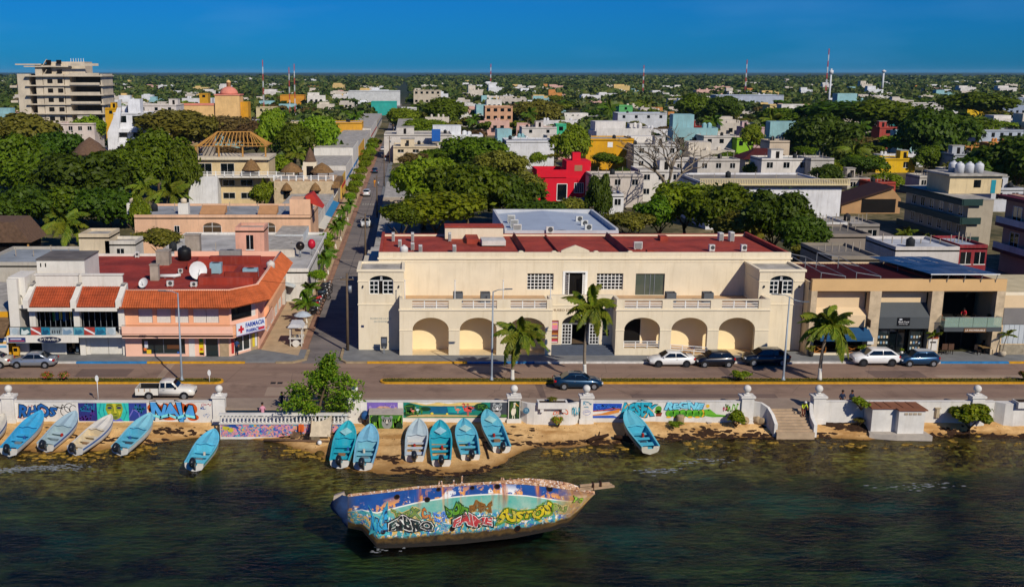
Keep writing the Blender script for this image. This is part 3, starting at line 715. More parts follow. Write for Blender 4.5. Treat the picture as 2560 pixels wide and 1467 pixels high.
def scribble(r,x0,x1,z0,z1,n=14,w=.05):
 pts = [(r.uniform(x0,x1),r.uniform(z0,z1))]
 for k in range(n):pts.append((x0 + (x1 - x0) * (k + r.random()) / n,r.uniform(z0,z1)))
 return stroke(pts,w)
def graffiti(parent,txt,x,z,size,width,fill,outline='#101418',back=None,lvl=3,y=YW,shear=.0,bold=.035):
 if back:
  mb = MB();add_text(mb,txt,x,y - .004 * lvl,z,size,width=width * 1.10,bold=bold + .11,shear=shear,wave=.07);mb.build('letter_glow',mat('mural_' + back.strip('#'),back,.8,.1,2.5,fine=.1),parent,kind='stuff')
 mb = MB();add_text(mb,txt,x,y - .004 * (lvl + 1),z,size,width=width * 1.04,bold=bold + .05,shear=shear,wave=.07);mb.build('letter_outline',mat('mural_' + outline.strip('#'),outline,.8,.1,2.5,fine=.1),parent,kind='stuff')
 mb = MB();add_text(mb,txt,x,y - .004 * (lvl + 2),z,size,width=width,bold=bold,shear=shear,wave=.07);return mb.build('painted_letters',mat('mural_' + fill.strip('#'),fill,.8,.1,2.5,fine=.1),parent,kind='stuff')
def sea_wall(x0,x1,label,top=.74):
 t = thing('sea_wall',label,'wall',((x0 + x1) / 2,YW,-1.2),group='stretches of the white sea wall')
 MB().box(x0,x1,YW,YW + .32,-1.6,top).build('wall',WALLW,t)
 MB().box(x0,x1,YW - .04,YW + .36,top + .001,top + .07).build('coping',WALLW,t);return t
def ball_post(x,label,panel=False):
 t = thing('ball_post',label,'post',(x,YW,-1.3),group='white ball-topped posts of the sea wall')
 MB().box(x - .62,x + .62,YW - .28,YW + .72,-1.7,-.75).box(x - .52,x + .52,YW - .2,YW + .64,-.749,1.12).build('shaft',WALLW,t)
 MB().box(x - .62,x + .62,YW - .3,YW + .74,1.121,1.3).box(x - .3,x + .3,YW + .0,YW + .5,1.301,1.42).build('cap',WALLW,t)
 MB().lathe([(.22,1.42),(.16,1.5),(.16,1.56)],(x,YW + .24,0),12).ball((x,YW + .24,1.86),.33,16,10).build('ball',WALLW,t)
 return t
posts = [(-34.44,'at the far left, behind a moored boat bow'),(-16.33,'ending the graffiti wall beside the balustrade'),(-4.69,'half hidden by the beach tree'),(9.06,'with a white pelican painted on it'),
   (15.29,'with blue tags, right of the planter niche'),(29.11,'left of the beach stairs'),(35.28,'right of the beach stairs'),(48.9,'rising behind the big round bush')]
PT = [ball_post(x,'white ball-topped post ' + l) for x,l in posts]
W0 = sea_wall(-75,-34.97,'white sea wall at the far left picture edge')
W1 = sea_wall(-33.91,-16.86,'white sea wall painted with a green face and blue graffiti letters')
W2 = sea_wall(-4.16,8.53,'sea wall painted with flamingos by teal water and a grey raccoon')
W4 = sea_wall(15.82,28.58,'sea wall painted with cyan letters and a green bubble crocodile')
W5 = sea_wall(35.82,50.4,'plain white sea wall behind the small brown-roofed hut')
W6 = sea_wall(56.2,120,'plain white sea wall at the far right picture edge')
rg = random.Random(4)
decal(W1,'#b8324a',scribble(rg,-33.8,-31.2,-.9,.55,12,.05) + scribble(rg,-33.8,-30.5,-.7,.6,9,.04),1)
graffiti(W1,'RHOS',-32.0,-.12,1.25,3.2,'#1d5fa8',lvl=2)
decal(W1,'#15151a',scribble(rg,-30.6,-29.6,.1,.65,8,.06) + stroke(ell(-29.6,-.1,.4,.42,12)[:9],.06) + stroke(ell(-29.2,.2,.45,.42,12)[2:11],.06) + stroke(ell(-28.9,.1,.3,.35,10)[1:8],.06),1)
decal(W1,'#2a2f7a',[[(-28.46,-.98),(-26.85,-.98),(-26.85,.66),(-28.46,.66)]],1)
decal(W1,'#1b6f9c',scribble(rg,-28.3,-27,-.2,.6,14,.12),2);decal(W1,'#4b2d86',scribble(rg,-28.4,-27,-.9,.0,10,.16),3)
decal(W1,'#2fc0b4',[[(-26.85,-.98),(-24.12,-.98),(-24.12,.66),(-26.85,.66)]],1)
decal(W1,'#1f9c9e',stroke([(-26.5,.6),(-26.7,-.2),(-26.4,-.9)],.1) + stroke([(-26.2,.6),(-26.3,.0),(-26.1,-.9)],.08) + stroke([(-24.5,.6),(-24.3,-.2),(-24.6,-.9)],.1),2)
decal(W1,'#8f9a26',[[(-26.0,.62),(-24.72,.62),(-24.6,.1),(-24.8,-.55),(-25.15,-.95),(-25.5,-.95),(-25.9,-.5),(-26.12,.1)]],2)
decal(W1,'#c3bd35',[[(-25.5,.6),(-25.2,.6),(-25.25,.0),(-25.1,-.25),(-25.5,-.25),(-25.42,.0)],[(-25.95,-.1),(-25.6,-.05),(-25.7,-.5)],[(-24.75,-.1),(-25.05,-.05),(-24.95,-.5)]],3)
decal(W1,'#3c4416',stroke([(-26.0,.42),(-25.75,.5),(-25.5,.36)],.07) + stroke([(-25.15,.36),(-24.95,.5),(-24.72,.42)],.07) + stroke([(-25.45,-.3),(-25.3,-.34),(-25.15,-.3)],.06) + stroke([(-25.45,.3),(-25.4,-.2)],.04),4)
decal(W1,'#27305e',[ell(-25.75,.22,.2,.1),ell(-24.95,.22,.2,.1)],4);decal(W1,'#6c7a3c',[ell(-25.3,-.6,.25,.1),ell(-25.3,-.72,.2,.07)],4);decal(W1,'#5a63c8',[[(-25.9,-.97),(-24.6,-.97),(-24.9,-.7),(-25.3,-.9),(-25.6,-.72)]],5)
decal(W1,'#2c3f92',[[(-24.12,-.98),(-22.56,-.98),(-22.56,.66),(-24.12,.66)]],1);decal(W1,'#1c7596',scribble(rg,-23.8,-22.7,-.3,.6,12,.12),2);decal(W1,'#6f6bc0',stroke([(-24.1,-.6),(-23.7,.1),(-23.3,-.2),(-23.1,-.9)],.1),3)
decal(W1,'#d35a1c',[ell(-21.9,.22,.62,.42),ell(-20.9,.15,.5,.5),ell(-19.7,.2,.62,.48),ell(-18.8,.1,.6,.55),ell(-20.6,-.6,.9,.3),ell(-18.6,-.65,.5,.3),ell(-22.1,-.1,.3,.5)],2,var=.2)
graffiti(W1,'NAJA',-20.3,-.12,1.75,3.9,'#4f9fe0',lvl=4,bold=.05)
decal(W1,'#7fe0e6',stroke([(-22,-.45),(-21.4,-.62),(-20.7,-.4),(-20,-.7),(-19.3,-.45),(-18.5,-.62)],.22),8)
decal(W1,'#b8324a',scribble(rg,-17.9,-17.0,.35,.62,10,.04),1);decal(W1,'#2e66b0',scribble(rg,-18.0,-17.5,.1,.35,8,.06) + scribble(rg,-17.8,-17.1,-.7,-.2,8,.025),1)
decal(W2,'#7a63b4',[[(-3.6,-.45),(-.95,-.45),(-.95,.7),(-3.6,.7)]],1);decal(W2,'#a890d0',scribble(rg,-3.5,-1.0,-.4,.66,16,.08),2)
decal(W2,'#c79a86',[[(-3.0,.1),(-2.5,.38),(-1.8,.34),(-1.35,.12),(-1.05,.35),(-1.1,-.12),(-1.4,.02),(-1.9,-.12),(-2.6,-.1)]],3);decal(W2,'#8d5f52',stroke([(-2.9,.1),(-2.2,.2),(-1.5,.1)],.05) + scribble(rg,-2.8,-1.7,-.05,.3,10,.03),4)
decal(W2,'#15806f',[[(-.48,-.68),(7.0,-.68),(7.0,.7),(-.48,.7)]],1)
decal(W2,'#e3c678',[[(.0,.7),(6.3,.7),(5.6,.42),(3,.36),(1.2,.42)]],2);decal(W2,'#e8e4dc',[[(.6,.7),(2.4,.7),(1.5,.5)],[(2.6,.7),(4.4,.7),(3.4,.58)]],3)
decal(W2,'#0f5f86',[[(1.5,.3),(3.0,.38),(5.4,.36),(6.2,.1),(4.6,-.32),(1.9,-.28)]],3);decal(W2,'#18a0a2',[[(3.3,.3),(5.2,.28),(5.6,.05),(4.4,-.25),(3.4,-.2)]],4)
decal(W2,'#123f25',[ell(.1,.2,.5,.4),ell(.6,-.1,.4,.3),ell(1.4,.12,.5,.2),ell(6.2,.3,.6,.35),ell(6.7,-.1,.4,.4),ell(.0,-.3,.45,.3)],5);decal(W2,'#4f8a2a',scribble(rg,-.4,1.2,-.5,.5,18,.06) + scribble(rg,5.9,6.9,-.4,.5,12,.06),6)
decal(W2,'#c9ae74',[[(-.45,-.66),(6.95,-.66),(6.5,-.48),(4,-.42),(1.5,-.36),(.2,-.45)]],6);decal(W2,'#4b7f5e',[[(-.45,-.68),(6.97,-.68),(6.97,-.56),(-.45,-.6)]],7)
def flamingo(cx,cz,s):
 return [ell(cx,cz,.3 * s,.18 * s),[(cx + .2 * s,cz),(cx + .52 * s,cz + .02 * s),(cx + .2 * s,cz + .12 * s)]] + stroke([(cx - .22 * s,cz + .05 * s),(cx - .36 * s,cz + .2 * s),(cx - .2 * s,cz + .38 * s),(cx - .3 * s,cz + .46 * s),(cx - .4 * s,cz + .4 * s)],.08 * s) + stroke([(cx,cz - .15 * s),(cx,cz - .5 * s)],.04 * s) + stroke([(cx + .1 * s,cz - .15 * s),(cx + .08 * s,cz - .5 * s)],.04 * s)
decal(W2,'#e2564e',flamingo(5.05,.08,1.15) + flamingo(5.3,.22,.8),8);decal(W2,'#e88a72',flamingo(4.2,.06,.65) + flamingo(.35,-.05,.5),8);decal(W2,'#e8d23a',[ell(2.0,-.28,.13,.1),ell(3.3,-.32,.1,.08)],8);decal(W2,'#bfe0e0',flamingo(.75,.05,.5),8)
decal(W2,'#3f4650',[[(7.0,-.68),(8.53,-.68),(8.53,.7),(7.0,.7)]],1);decal(W2,'#9ca2a4',[ell(7.6,.18,.42,.34),ell(7.35,.52,.13,.14),ell(7.9,.52,.13,.14),ell(7.55,-.35,.4,.34)],2);decal(W2,'#1e2226',[ell(7.42,.24,.16,.09),ell(7.8,.24,.16,.09),ell(7.6,.03,.08,.06)],3);decal(W2,'#e6e6e6',[ell(7.62,.12,.1,.14),ell(7.43,.25,.05,.04),ell(7.79,.25,.05,.04)],4);decal(W2,'#46762e',[ell(7.2,-.52,.22,.13),ell(8.2,-.5,.3,.14)],4)
p4 = PT[3];yp = YW - .2
decal(p4,'#1f3d22',[[(8.6,-.7),(9.52,-.7),(9.52,.9),(8.6,.9)]],1,yp);decal(p4,'#4c6b2a',scribble(rg,8.65,9.48,-.6,.8,18,.07),2,yp)
decal(p4,'#e6dfc8',[ell(9.0,-.05,.2,.38,rot=-.15),[(8.98,.2),(9.12,.25),(9.14,.6),(9.02,.62)],ell(9.1,.66,.12,.1)] + stroke([(8.95,-.4),(8.92,-.66)],.06) + stroke([(9.08,-.4),(9.1,-.66)],.06),3,yp);decal(p4,'#dba640',[[(9.18,.7),(9.45,.45),(9.4,.4),(9.15,.6)]],4,yp)
decal(PT[4],'#2a92b4',stroke([(15.0,.55),(15.0,.85),(15.15,.85),(15.05,.68),(15.2,.55)],.06) + scribble(rg,15.2,15.7,.5,.85,9,.06) + scribble(rg,15.0,15.5,.28,.4,6,.04),1,yp);decal(PT[4],'#7d86c8',stroke(ell(15.3,-.15,.33,.22,14) + [(15.63,-.15)],.035) + scribble(rg,15.05,15.6,-.35,0,8,.03),1,yp)
decal(W4,'#1c49b0',[[(15.86,-.1),(18.3,-.02),(18.35,.6),(15.86,.62)]],1);decal(W4,'#2f6fd0',scribble(rg,16,18.2,.0,.55,14,.1),2);decal(W4,'#d88a3c',[[(15.86,-.4),(16.6,-.3),(17.4,-.05),(18.2,.1),(18.1,-.2),(17.2,-.42),(15.86,-.48)]],3);decal(W4,'#b5522a',stroke([(15.9,-.08),(16.8,.0),(17.6,.15),(18.3,.1)],.1),4);decal(W4,'#2b57b8',[[(15.86,-.7),(18.2,-.7),(17.6,-.46),(15.86,-.5)]],4)
graffiti(W4,'RESEK',19.7,.0,1.55,3.0,'#27a9c4',outline='#12384a',lvl=2,bold=.05,shear=.15);decal(W4,'#e0a43a',stroke([(18.6,.2),(18.8,.5),(19.0,.55)],.09) + stroke([(20.3,-.6),(20.5,-.3)],.1) + stroke([(20.6,.3),(21.0,-.1)],.08),7)
decal(W4,'#5a9a30',[ell(21.5,.1,.28,.3),ell(21.45,-.15,.3,.16)],1);decal(W4,'#8c3f24',[[(21.3,-.55),(21.75,-.55),(21.85,-.2),(21.3,-.2)]],1)
decal(W4,'#14301a',[ell(22.5 + k * .55,-.28,.4,.36) for k in range(6)],2);decal(W4,'#5fae2c',[ell(22.5 + k * .55,-.28,.36,.32) for k in range(6)],3);decal(W4,'#3f8a22',[ell(22.6 + k * .55,-.36,.2,.2) for k in range(6)],4)
decal(W4,'#e2b22e',[ell(22.4 + k * .62,-.62,.22,.08) for k in range(5)] + stroke([(25.3,.05),(25.45,-.3),(25.3,-.6)],.12),5)
decal(W4,'#6bb530',[[(25.4,.05),(25.9,.12),(26.5,-.35),(27.4,-.45),(27.35,-.58),(26.2,-.62),(25.5,-.5)]],5);decal(W4,'#1c4a20',stroke([(25.7,-.42),(26.4,-.5),(27.3,-.52)],.04) + [ell(25.8,.02,.07,.06)],6);decal(W4,'#e0b638',[ell(25.72,.38,.16,.16)],4)
graffiti(W4,'REGNE',23.7,.38,.75,3.2,'#7fd4ea',outline='#155a86',lvl=6,bold=.06)
decal(W4,'#7ab33c',scribble(rg,27.2,28.4,-.1,.6,14,.1),1);decal(W4,'#c85a6a',scribble(rg,27.0,27.5,-.2,.4,8,.06),2)
N = thing('planter_niche','white curved sea wall niche with a raised planter and DINO tag','planter',(12.2,84.9,-1.2))
pl = [(9.7,85.62),(10.15,85.15),(10.75,84.95),(13.75,84.95),(14.3,85.15),(14.72,85.62),(14.72,85.9),(14.2,85.5),(13.7,85.3),(10.8,85.3),(10.2,85.5),(9.7,85.9)]
MB().prism(pl,-1.6,.72).build('wall',WALLW,N)
MB().box(11.0,13.55,84.55,84.7,.42,.95).box(11.0,13.55,85.45,85.6,.42,.95).box(11.0,11.15,84.71,85.44,.42,.95).box(13.4,13.55,84.71,85.44,.42,.95).box(11.15,13.4,84.71,85.44,.42,.6).box(11.2,11.5,84.6,84.949,.1,.42).box(13.05,13.35,84.6,84.949,.1,.42).build('trough',WALLW,N)
box('soil',mat('soil','#3c2c20'),N,11.151,13.399,84.711,85.439,.601,.88)
graffiti(N,'DINO',13.0,-.05,.55,1.3,'#d4562a',outline='#e8d8c8',lvl=1,y=84.95,bold=.02);decal(N,'#3aa6bf',scribble(rg,14.0,14.65,-.4,.5,12,.05),1,84.93);decal(N,'#3c6a86',[ell(10.05,.15,.28,.28)],1,84.93);decal(N,'#8fb4c4',scribble(rg,9.85,10.25,-.05,.35,8,.05),2,84.93)
bk = thing('painted_block','low concrete block on the sand painted green with a raccoon face','concrete block',(-1.9,84.3,-1.3))
MB().box(-3.35,-.5,83.95,85.49,-1.75,.12).build('block',WALLW,bk);MB().box(-3.4,-.45,83.9,85.49,.121,.2).build('top_slab',mat('slab_grey','#b5aca0',.85,.12,2),bk)
decal(bk,'#3f7a24',[[(-3.33,-1.5),(-.52,-1.5),(-.52,.1),(-3.33,.1)]],1,83.95);decal(bk,'#86bf36',scribble(rg,-3.3,-2.5,-1.2,.05,18,.12) + scribble(rg,-1.3,-.55,-1.2,.05,18,.12),2,83.95);decal(bk,'#1d3a1c',[ell(-2.9,-.25,.35,.3),ell(-.8,-.9,.3,.35)] + scribble(rg,-3.2,-.7,-1.4,-.9,14,.07),3,83.95)
decal(bk,'#8a8f8c',[ell(-1.85,-.6,.45,.55),ell(-2.2,-.12,.15,.16),ell(-1.5,-.12,.15,.16)],4,83.95);decal(bk,'#22261f',[ell(-2.05,-.4,.17,.12),ell(-1.65,-.4,.17,.12),ell(-1.85,-.72,.1,.08)],5,83.95);decal(bk,'#d8d4c8',[ell(-1.85,-.5,.07,.2),ell(-2.05,-.4,.05,.05),ell(-1.65,-.4,.05,.05)],6,83.95)
B = thing('balustrade','white balustrade of the landing platform above a colourful painted strip','balustrade',(-10.5,83.2,-1.3))
MB().box(-15.9,-5.15,83.25,85.48,-1.9,-.46).build('platform',WALLW,B)
MB().box(-15.95,-5.1,83.15,83.5,-.459,-.36).build('bottom_rail',WALLW,B);MB().box(-15.95,-5.1,83.13,83.52,.3,.46).build('top_rail',WALLW,B)
bm = MB().lathe([(.1,0),(.1,.06),(.05,.1),(.1,.25),(.09,.32),(.05,.5),(.08,.58),(.1,.66)],n=8).mesh('baluster')
bm.materials.append(WALLW);off = B.location
for k in range(34):
 x = -15.8 + k * .318
 o = bpy.data.objects.new('baluster',bm);COL.objects.link(o);o.parent = B;o.location = (x - off[0],83.32 - off[1],-.36 - off[2])
mm,ntm,bsd = new_mat('mural_swirl');vv = mapping(ntm,(1.6,1,1.8),src='Position')
cc = mixc(ntm,noise(ntm,vv,1.6,3,.5,.42,.58,1.5),lin('#2d4fa6'),lin('#d98aa0'));cc = mixc(ntm,noise(ntm,vv,2.3,3,.5,.5,.6,2.0),cc,lin('#dba04a'));cc = mixc(ntm,noise(ntm,vv,3.1,2,.5,.56,.62,1.0),cc,lin('#3aa0b4'));ntm.links.new(cc,bsd.inputs['Base Color'])
decal(B,'',[[(-15.85,-1.6),(-5.2,-1.6),(-5.2,-.47),(-15.85,-.47)]],1,83.25,m=mm,name='mural_strip')
decal(B,'#c9bc3c',[ell(-15.4,-.8,.3,.2),ell(-15.0,-1.0,.25,.2)],2,83.25);decal(B,'#1f4a9c',[[(-15.85,-.6),(-14.6,-.5),(-14.2,-.9),(-15,-.72)]],3,83.25)
S = thing('beach_stairs','tan steps down to the sand between curved white cheek walls','stairs',(32.6,84.4,-1.2))
STEP = mat('stair_stone','#b9a184',.9,.16,1.5)
for k in range(9):MB().box(31.0,34.2,85.9 - (k + 1) * .3,86.2,-1.9,.1 - k * .165).build('step',STEP,S)
for pts in ([(29.75,85.75,.72),(30.3,85.45,.7),(30.75,84.95,.45),(30.95,84.3,.0),(31.0,83.5,-.55)],[(34.75,85.75,.72),(34.55,85.3,.55),(34.35,84.7,.15),(34.25,84.1,-.2),(34.3,83.4,-.6)]):
 mb = MB();rings = []
 for i,(x,y,z) in enumerate(pts):
  a = pts[max(i - 1,0)];b = pts[min(i + 1,len(pts) - 1)];d = Vector((b[0] - a[0],b[1] - a[1],0)).normalized();n = Vector((-d.y,d.x,0)) * .14
  rings.append([(x - n.x,y - n.y,-1.7),(x + n.x,y + n.y,-1.7),(x + n.x,y + n.y,z),(x - n.x,y - n.y,z)])
 mb.loft(rings,smooth=False).build('cheek_wall',WALLW,S)
h = thing('beach_hut','small white block hut with flat brown roof against the sea wall','hut',(41.4,84.2,-1.3))
hb = MB().box(39.2,41.2,83.9,85.45,-1.8,.68).box(41.2,43.4,83.35,85.45,-1.8,.68)
hb.build('walls',WALLW,h)
MB().prism([(39.05,83.75),(41.1,83.75),(41.1,83.2),(43.55,83.2),(43.55,85.6),(39.05,85.6)],.681,.78).build('roof',mat('hut_roof_brown','#8a5a40',.9,.12,1.2),h)
for k in range(4):box('vent_block',mat('vent_beige','#a99a84',.9),h,41.65 + k * .38,41.93 + k * .38,83.31,83.348,.3,.48)
for xx in (39.9,40.7,41.7,42.6):box('roof_batten',mat('hut_roof_brown','#8a5a40'),h,xx,xx + .06,83.8,85.4,.781,.82)
MB().prism([(38.9,83.4),(41,82.9),(43.9,82.75),(43.8,84),(39.1,84.2)],-1.8,-1.35).build('base_slab',mat('slab_grey','#b5aca0'),h)
N2 = thing('planter_niche','white raised planter niche of the sea wall at the right edge','planter',(53,84.9,-1.2))
MB().prism([(50.5,85.62),(51.1,85.1),(51.8,84.95),(55,84.95),(56.1,85.62),(56.1,85.9),(50.5,85.9)],-1.6,.72).build('wall',WALLW,N2)
MB().box(51.9,55.2,84.6,85.6,.45,.98).build('trough',WALLW,N2);box('soil',mat('soil','#3c2c20'),N2,52,55.1,84.7,85.5,.981,1.0)
t = thing('litter_bin','beige oval wall bin on the white sea wall right of the hut','bin',(45.5,YW,-.3))
MB().loft([[(45.27 - i * .02,YW - .005,-.55),(45.5,YW - .25,-.5),(45.72,YW - .005,-.55)] if 0 else [(45.28,YW - .005,z),(45.36,YW - .22,z),(45.62,YW - .22,z),(45.7,YW - .005,z)] for i,z in enumerate((-.62,.2))],smooth=False).build('bin',mat('bin_beige','#b8a88c',.7),t);MB().box(45.25,45.73,YW - .26,YW - .005,.201,.26).build('lid',mat('bin_beige','#b8a88c'),t)
# == boats
def boat(bow,stern,zb,zs,label,inside,outside='#d9d8d2',stripe='#2d66ad',motor=True,diamond=None,deck=None,mangle=35):
 bx,by,_ = G(bow[0],bow[1],zb);sx,sy,_ = G(stern[0],stern[1],zs)
 if by > 85.25:by = 85.25;bx = XY(bow[0],bow[1],by)[0];zb = XY(bow[0],bow[1],by)[1]
 L = math.hypot(bx - sx,by - sy);yaw = math.atan2(by - sy,bx - sx)
 pitch = math.asin(max(min((zb - 1.32 - zs) / L,.2),-.05))
 t = thing('fishing_boat',label,'boat',(sx,sy,zs),group='open fishing boats pulled up on the sand')
 t.rotation_euler = (rnd.uniform(-.05,.05),-pitch,yaw)
 om = mat('hull_' + outside.strip('#'),outside,.45,.07,1.5,stain=.25,stain_col='#8c7a5c',coat=.1);im = mat('boat_' + inside.strip('#'),inside,.45,.10,1.2,stain=.15,stain_col='#c9d4d0',coat=.1)
 dm = mat('boat_' + (deck or inside).strip('#'),deck or inside,.45,.10,1.2,stain=.15,stain_col='#c9d4d0',coat=.1)
 def hb(u):return (.74 + .16 * min(u / .45,1)) * (1 if u < .5 else max(1 - ((u - .5) / .5) ** 2.5,0) ** .75) + .012
 def zk(u):return 0 if u < .6 else .62 * ((u - .6) / .4) ** 2
 def zg(u):return .74 + .58 * u ** 2.2
 us = [0,.1,.2,.3,.4,.5,.58,.66,.74,.81,.87,.92,.96,.985,1.0]
 hull = MB()
 hull.loft([[(u * L - (.0 if u else 0),-hb(u),zg(u)),(u * L,-hb(u) * .97,zk(u) + .5 * (zg(u) - zk(u))),(u * L,-hb(u) * .82,zk(u) + .2),(u * L,0,zk(u)),(u * L,hb(u) * .82,zk(u) + .2),(u * L,hb(u) * .97,zk(u) + .5 * (zg(u) - zk(u))),(u * L,hb(u),zg(u))] for u in us],closed=False)
 w = hb(0);hull.add([(0,-w,.74),(0,-w * .97,.4),(0,-w * .82,.2),(0,0,0),(0,w * .82,.2),(0,w * .97,.4),(0,w,.74),(0,w * .35,.74),(0,w * .3,.52),(0,-w * .3,.52),(0,-w * .35,.74)],[tuple(range(11))])
 hull.build('hull',om,t,local=True)
 bd = MB()
 for s in (-1,1):
  bd.loft([[(u * L,s * (hb(u) + .006),zg(u) - .02),(u * L,s * (hb(u) * .985 + .008),zg(u) - .2)] for u in us[:-1]],closed=False)
 bd.build('topside_band',mat('hull_' + stripe.strip('#'),stripe,.5,.15,2,fine=.15),t,local=True)
 ui = [.02,.1,.2,.3,.4,.5,.6]
 it = MB();it.loft([[(u * L,-hb(u) + .08,zg(u)),(u * L,-hb(u) * .8,.24),(u * L,0,.2),(u * L,hb(u) * .8,.24),(u * L,hb(u) - .08,zg(u))] for u in ui],closed=False,smooth=False)
 it.add([(.6 * L,-hb(.6) + .08,zg(.6)),(.6 * L,-hb(.6) * .8,.24),(.6 * L,0,.2),(.6 * L,hb(.6) * .8,.24),(.6 * L,hb(.6) - .08,zg(.6)),(.6 * L,0,zg(.6) + .1)],[(0,1,2,3,4,5)])
 it.add([(.02 * L,-hb(0) + .08,.72),(.02 * L,-hb(0) * .8,.24),(.02 * L,hb(0) * .8,.24),(.02 * L,hb(0) - .08,.72),(.02 * L,.22,.5),(.02 * L,-.22,.5)],[(0,1,2,3,4,5)])
 it.build('liner',im,t,local=True)
 gw = MB()
 for s in (-1,1):gw.loft([[(u * L,s * (hb(u) + .03),zg(u) - .02),(u * L,s * (hb(u) + .03),zg(u) + .035),(u * L,s * max(hb(u) - .1,0),zg(u) + .035),(u * L,s * max(hb(u) - .1,0),zg(u) - .02)] for u in us],smooth=False)
 gw.build('gunwale',dm,t,local=True)
 fd = MB();ud = [u for u in us if u >= .58]
 fd.loft([[(u * L,-max(hb(u) - .08,0),zg(u) + .01),(u * L,-max(hb(u) - .08,0) * .55,zg(u) - .03),(u * L,0,zg(u) + .09),(u * L,max(hb(u) - .08,0) * .55,zg(u) - .03),(u * L,max(hb(u) - .08,0),zg(u) + .01)] for u in ud],closed=False,smooth=False)
 fd.build('foredeck',dm,t,local=True)
 if diamond:
  u0 = .72;h = zg(u0) + .1
  MB().add([((u0 - .11) * L,0,h - .02),(u0 * L,-.52,h),((u0 + .1) * L,0,h + .09),(u0 * L,.52,h),(u0 * L,0,h + .05)],[(0,1,4),(1,2,4),(2,3,4),(3,0,4)]).build('deck_hatch',mat('hatch_' + diamond.strip('#'),diamond,.5),t,local=True)
 for u,w_ in ((.16,.5),(.33,.32),(.48,.32)):
  MB().box(u * L - w_ / 2,u * L + w_ / 2,-hb(u) + .09,hb(u) - .09,.46,.52).box(u * L + w_ / 2 - .04,u * L + w_ / 2,-hb(u) * .84,hb(u) * .84,.25,.459).build('thwart',im,t,local=True)
 gx = rnd.uniform(.22,.28) * L;MB().box(gx,gx + .3,-.25,.3,.25,.4 + rnd.random() * .15,bev=.04).build('gear',paint(rnd.choice(['#6f7f84','#8a6a4a','#3c4a54','#b8b0a0'])),t,local=True);gx = rnd.uniform(.38,.43) * L;gy = rnd.uniform(-.5,.2);MB().box(gx,gx + .25,gy,gy + .18,.25,.6,bev=.05).build('fuel_can',paint(rnd.choice(['#a82c20','#c8c4b4','#2a5a9a','#a82c20'])),t,local=True);MB().tube([(L,0,1.25),(L + .5,.2,.75),(L + .9,.15,.3),(L + 1.3,.5,.12)][:4 if by < 84 else 2],.022,5).build('mooring_rope',paint('#c2a878'),t,local=True)
 if motor:
  e = bpy.data.objects.new('outboard_motor',None);COL.objects.link(e);e.parent = t;e.location = (-.06,rnd.uniform(-.05,.05),.55);e.rotation_euler = (0,R(-mangle),rnd.uniform(-.25,.25));
  MB().loft([[(x0 * k - .05,y0 * k,z) for x0,y0 in ((-.34,-.1),(-.34,.1),(-.2,.2),(.1,.22),(.3,.15),(.34,0),(.3,-.15),(.1,-.22),(-.2,-.2))] for k,z in ((.8,.25),(1.0,.32),(1.02,.6),(.85,.8),(.5,.88))]).build('cowling',mat('motor_dark','#1d222a',.3,.1,4,coat=.3),e,local=True)
  MB().box(-.2,.12,-.09,.09,-.55,.26,bev=.04).box(-.4,.1,-.14,.14,-.55,-.51).box(-.14,.1,-.035,.035,-1.0,-.55).tube([(-.35,0,-.85),(-.2,0,-.85),(.2,0,-.85)],[.04,.075,.03],8).build('leg',mat('motor_grey','#3a4350',.4,.1,4,metal=.2),e,local=True)
  pr = MB()
  for k in range(3):
   a = k * 2.094;pr.add([(-.36,0,-.85),(-.38,.05 * math.cos(a + .8),-.85 + .05 * math.sin(a + .8)),(-.4,.16 * math.cos(a + .3),-.85 + .16 * math.sin(a + .3)),(-.36,.16 * math.cos(a - .2),-.85 + .16 * math.sin(a - .2))],[(0,1,2,3)])
  pr.build('propeller',GREYMETAL,e,local=True)
 return t
boat((14,1030),(-62,1139),.2,-1.75,'pale cream boat bow cut by the left picture edge','#5fb4cc',deck='#cfc8b8')
boat((104.5,1023),(23,1141),.2,-1.75,'bright sky blue boat, leftmost whole boat on the sand','#3fa9d6',stripe='#c8cacc')
boat((190,1024),(115,1130),.2,-1.75,'pale grey-blue boat with blue stripe, second from left','#a9bfc4',deck='#9fb9c4',stripe='#2b57a8')
boat((280,1034),(190,1139),.05,-1.75,'weathered cream boat with narrow bow deck, third from left','#d6c6a4',deck='#d3cfc4',stripe='#3e6cb0')
boat((378,1029),(301,1139),.15,-1.75,'light blue boat with white sides and a pole across its stern','#5db2cc',deck='#7fc0d0',stripe='#d0d0c8')
boat((534,1071),(485,1179),-.4,-1.85,'turquoise boat alone in the shallows beside the balustrade','#5fc3dc',deck='#63bfdc',stripe='#3fae9c')
boat((872,1050),(849,1172),-.2,-1.85,'deep turquoise boat with white diamond hatch, nearest the beach tree','#23a9c0',deck='#2bb0c2',stripe='#1f9c8c',diamond='#9fdce0')
boat((927,1058),(908,1178),-.2,-1.85,'pale blue boat with blue stern, right beside the deep turquoise one','#7ab8c8',deck='#7fbdd6',stripe='#2f78b8')
boat((1048,1045),(1037,1160),-.1,-1.8,'whitish grey boat, left of the central trio','#c3ccd2',deck='#b5c8cc',stripe='#d8d8d4')
boat((1101.7,1048),(1104,1171),-.15,-1.85,'turquoise boat in the middle of the central trio','#2aa5bd',deck='#2aa9bc',stripe='#2a9c7c',diamond='#a8dce4')
boat((1159,1044),(1176,1157),-.1,-1.8,'light blue boat with pale diamond hatch, right of the central trio','#5fb9cf',deck='#5fb6cc',stripe='#1f9f93',diamond='#b4e0da')
boat((1214,1020),(1253,1136),.15,-1.75,'blue boat with bow over the raccoon mural, just right of the trio','#5cb3cb',deck='#62b4c8',stripe='#2a9c8c',diamond='#a6d8d4')
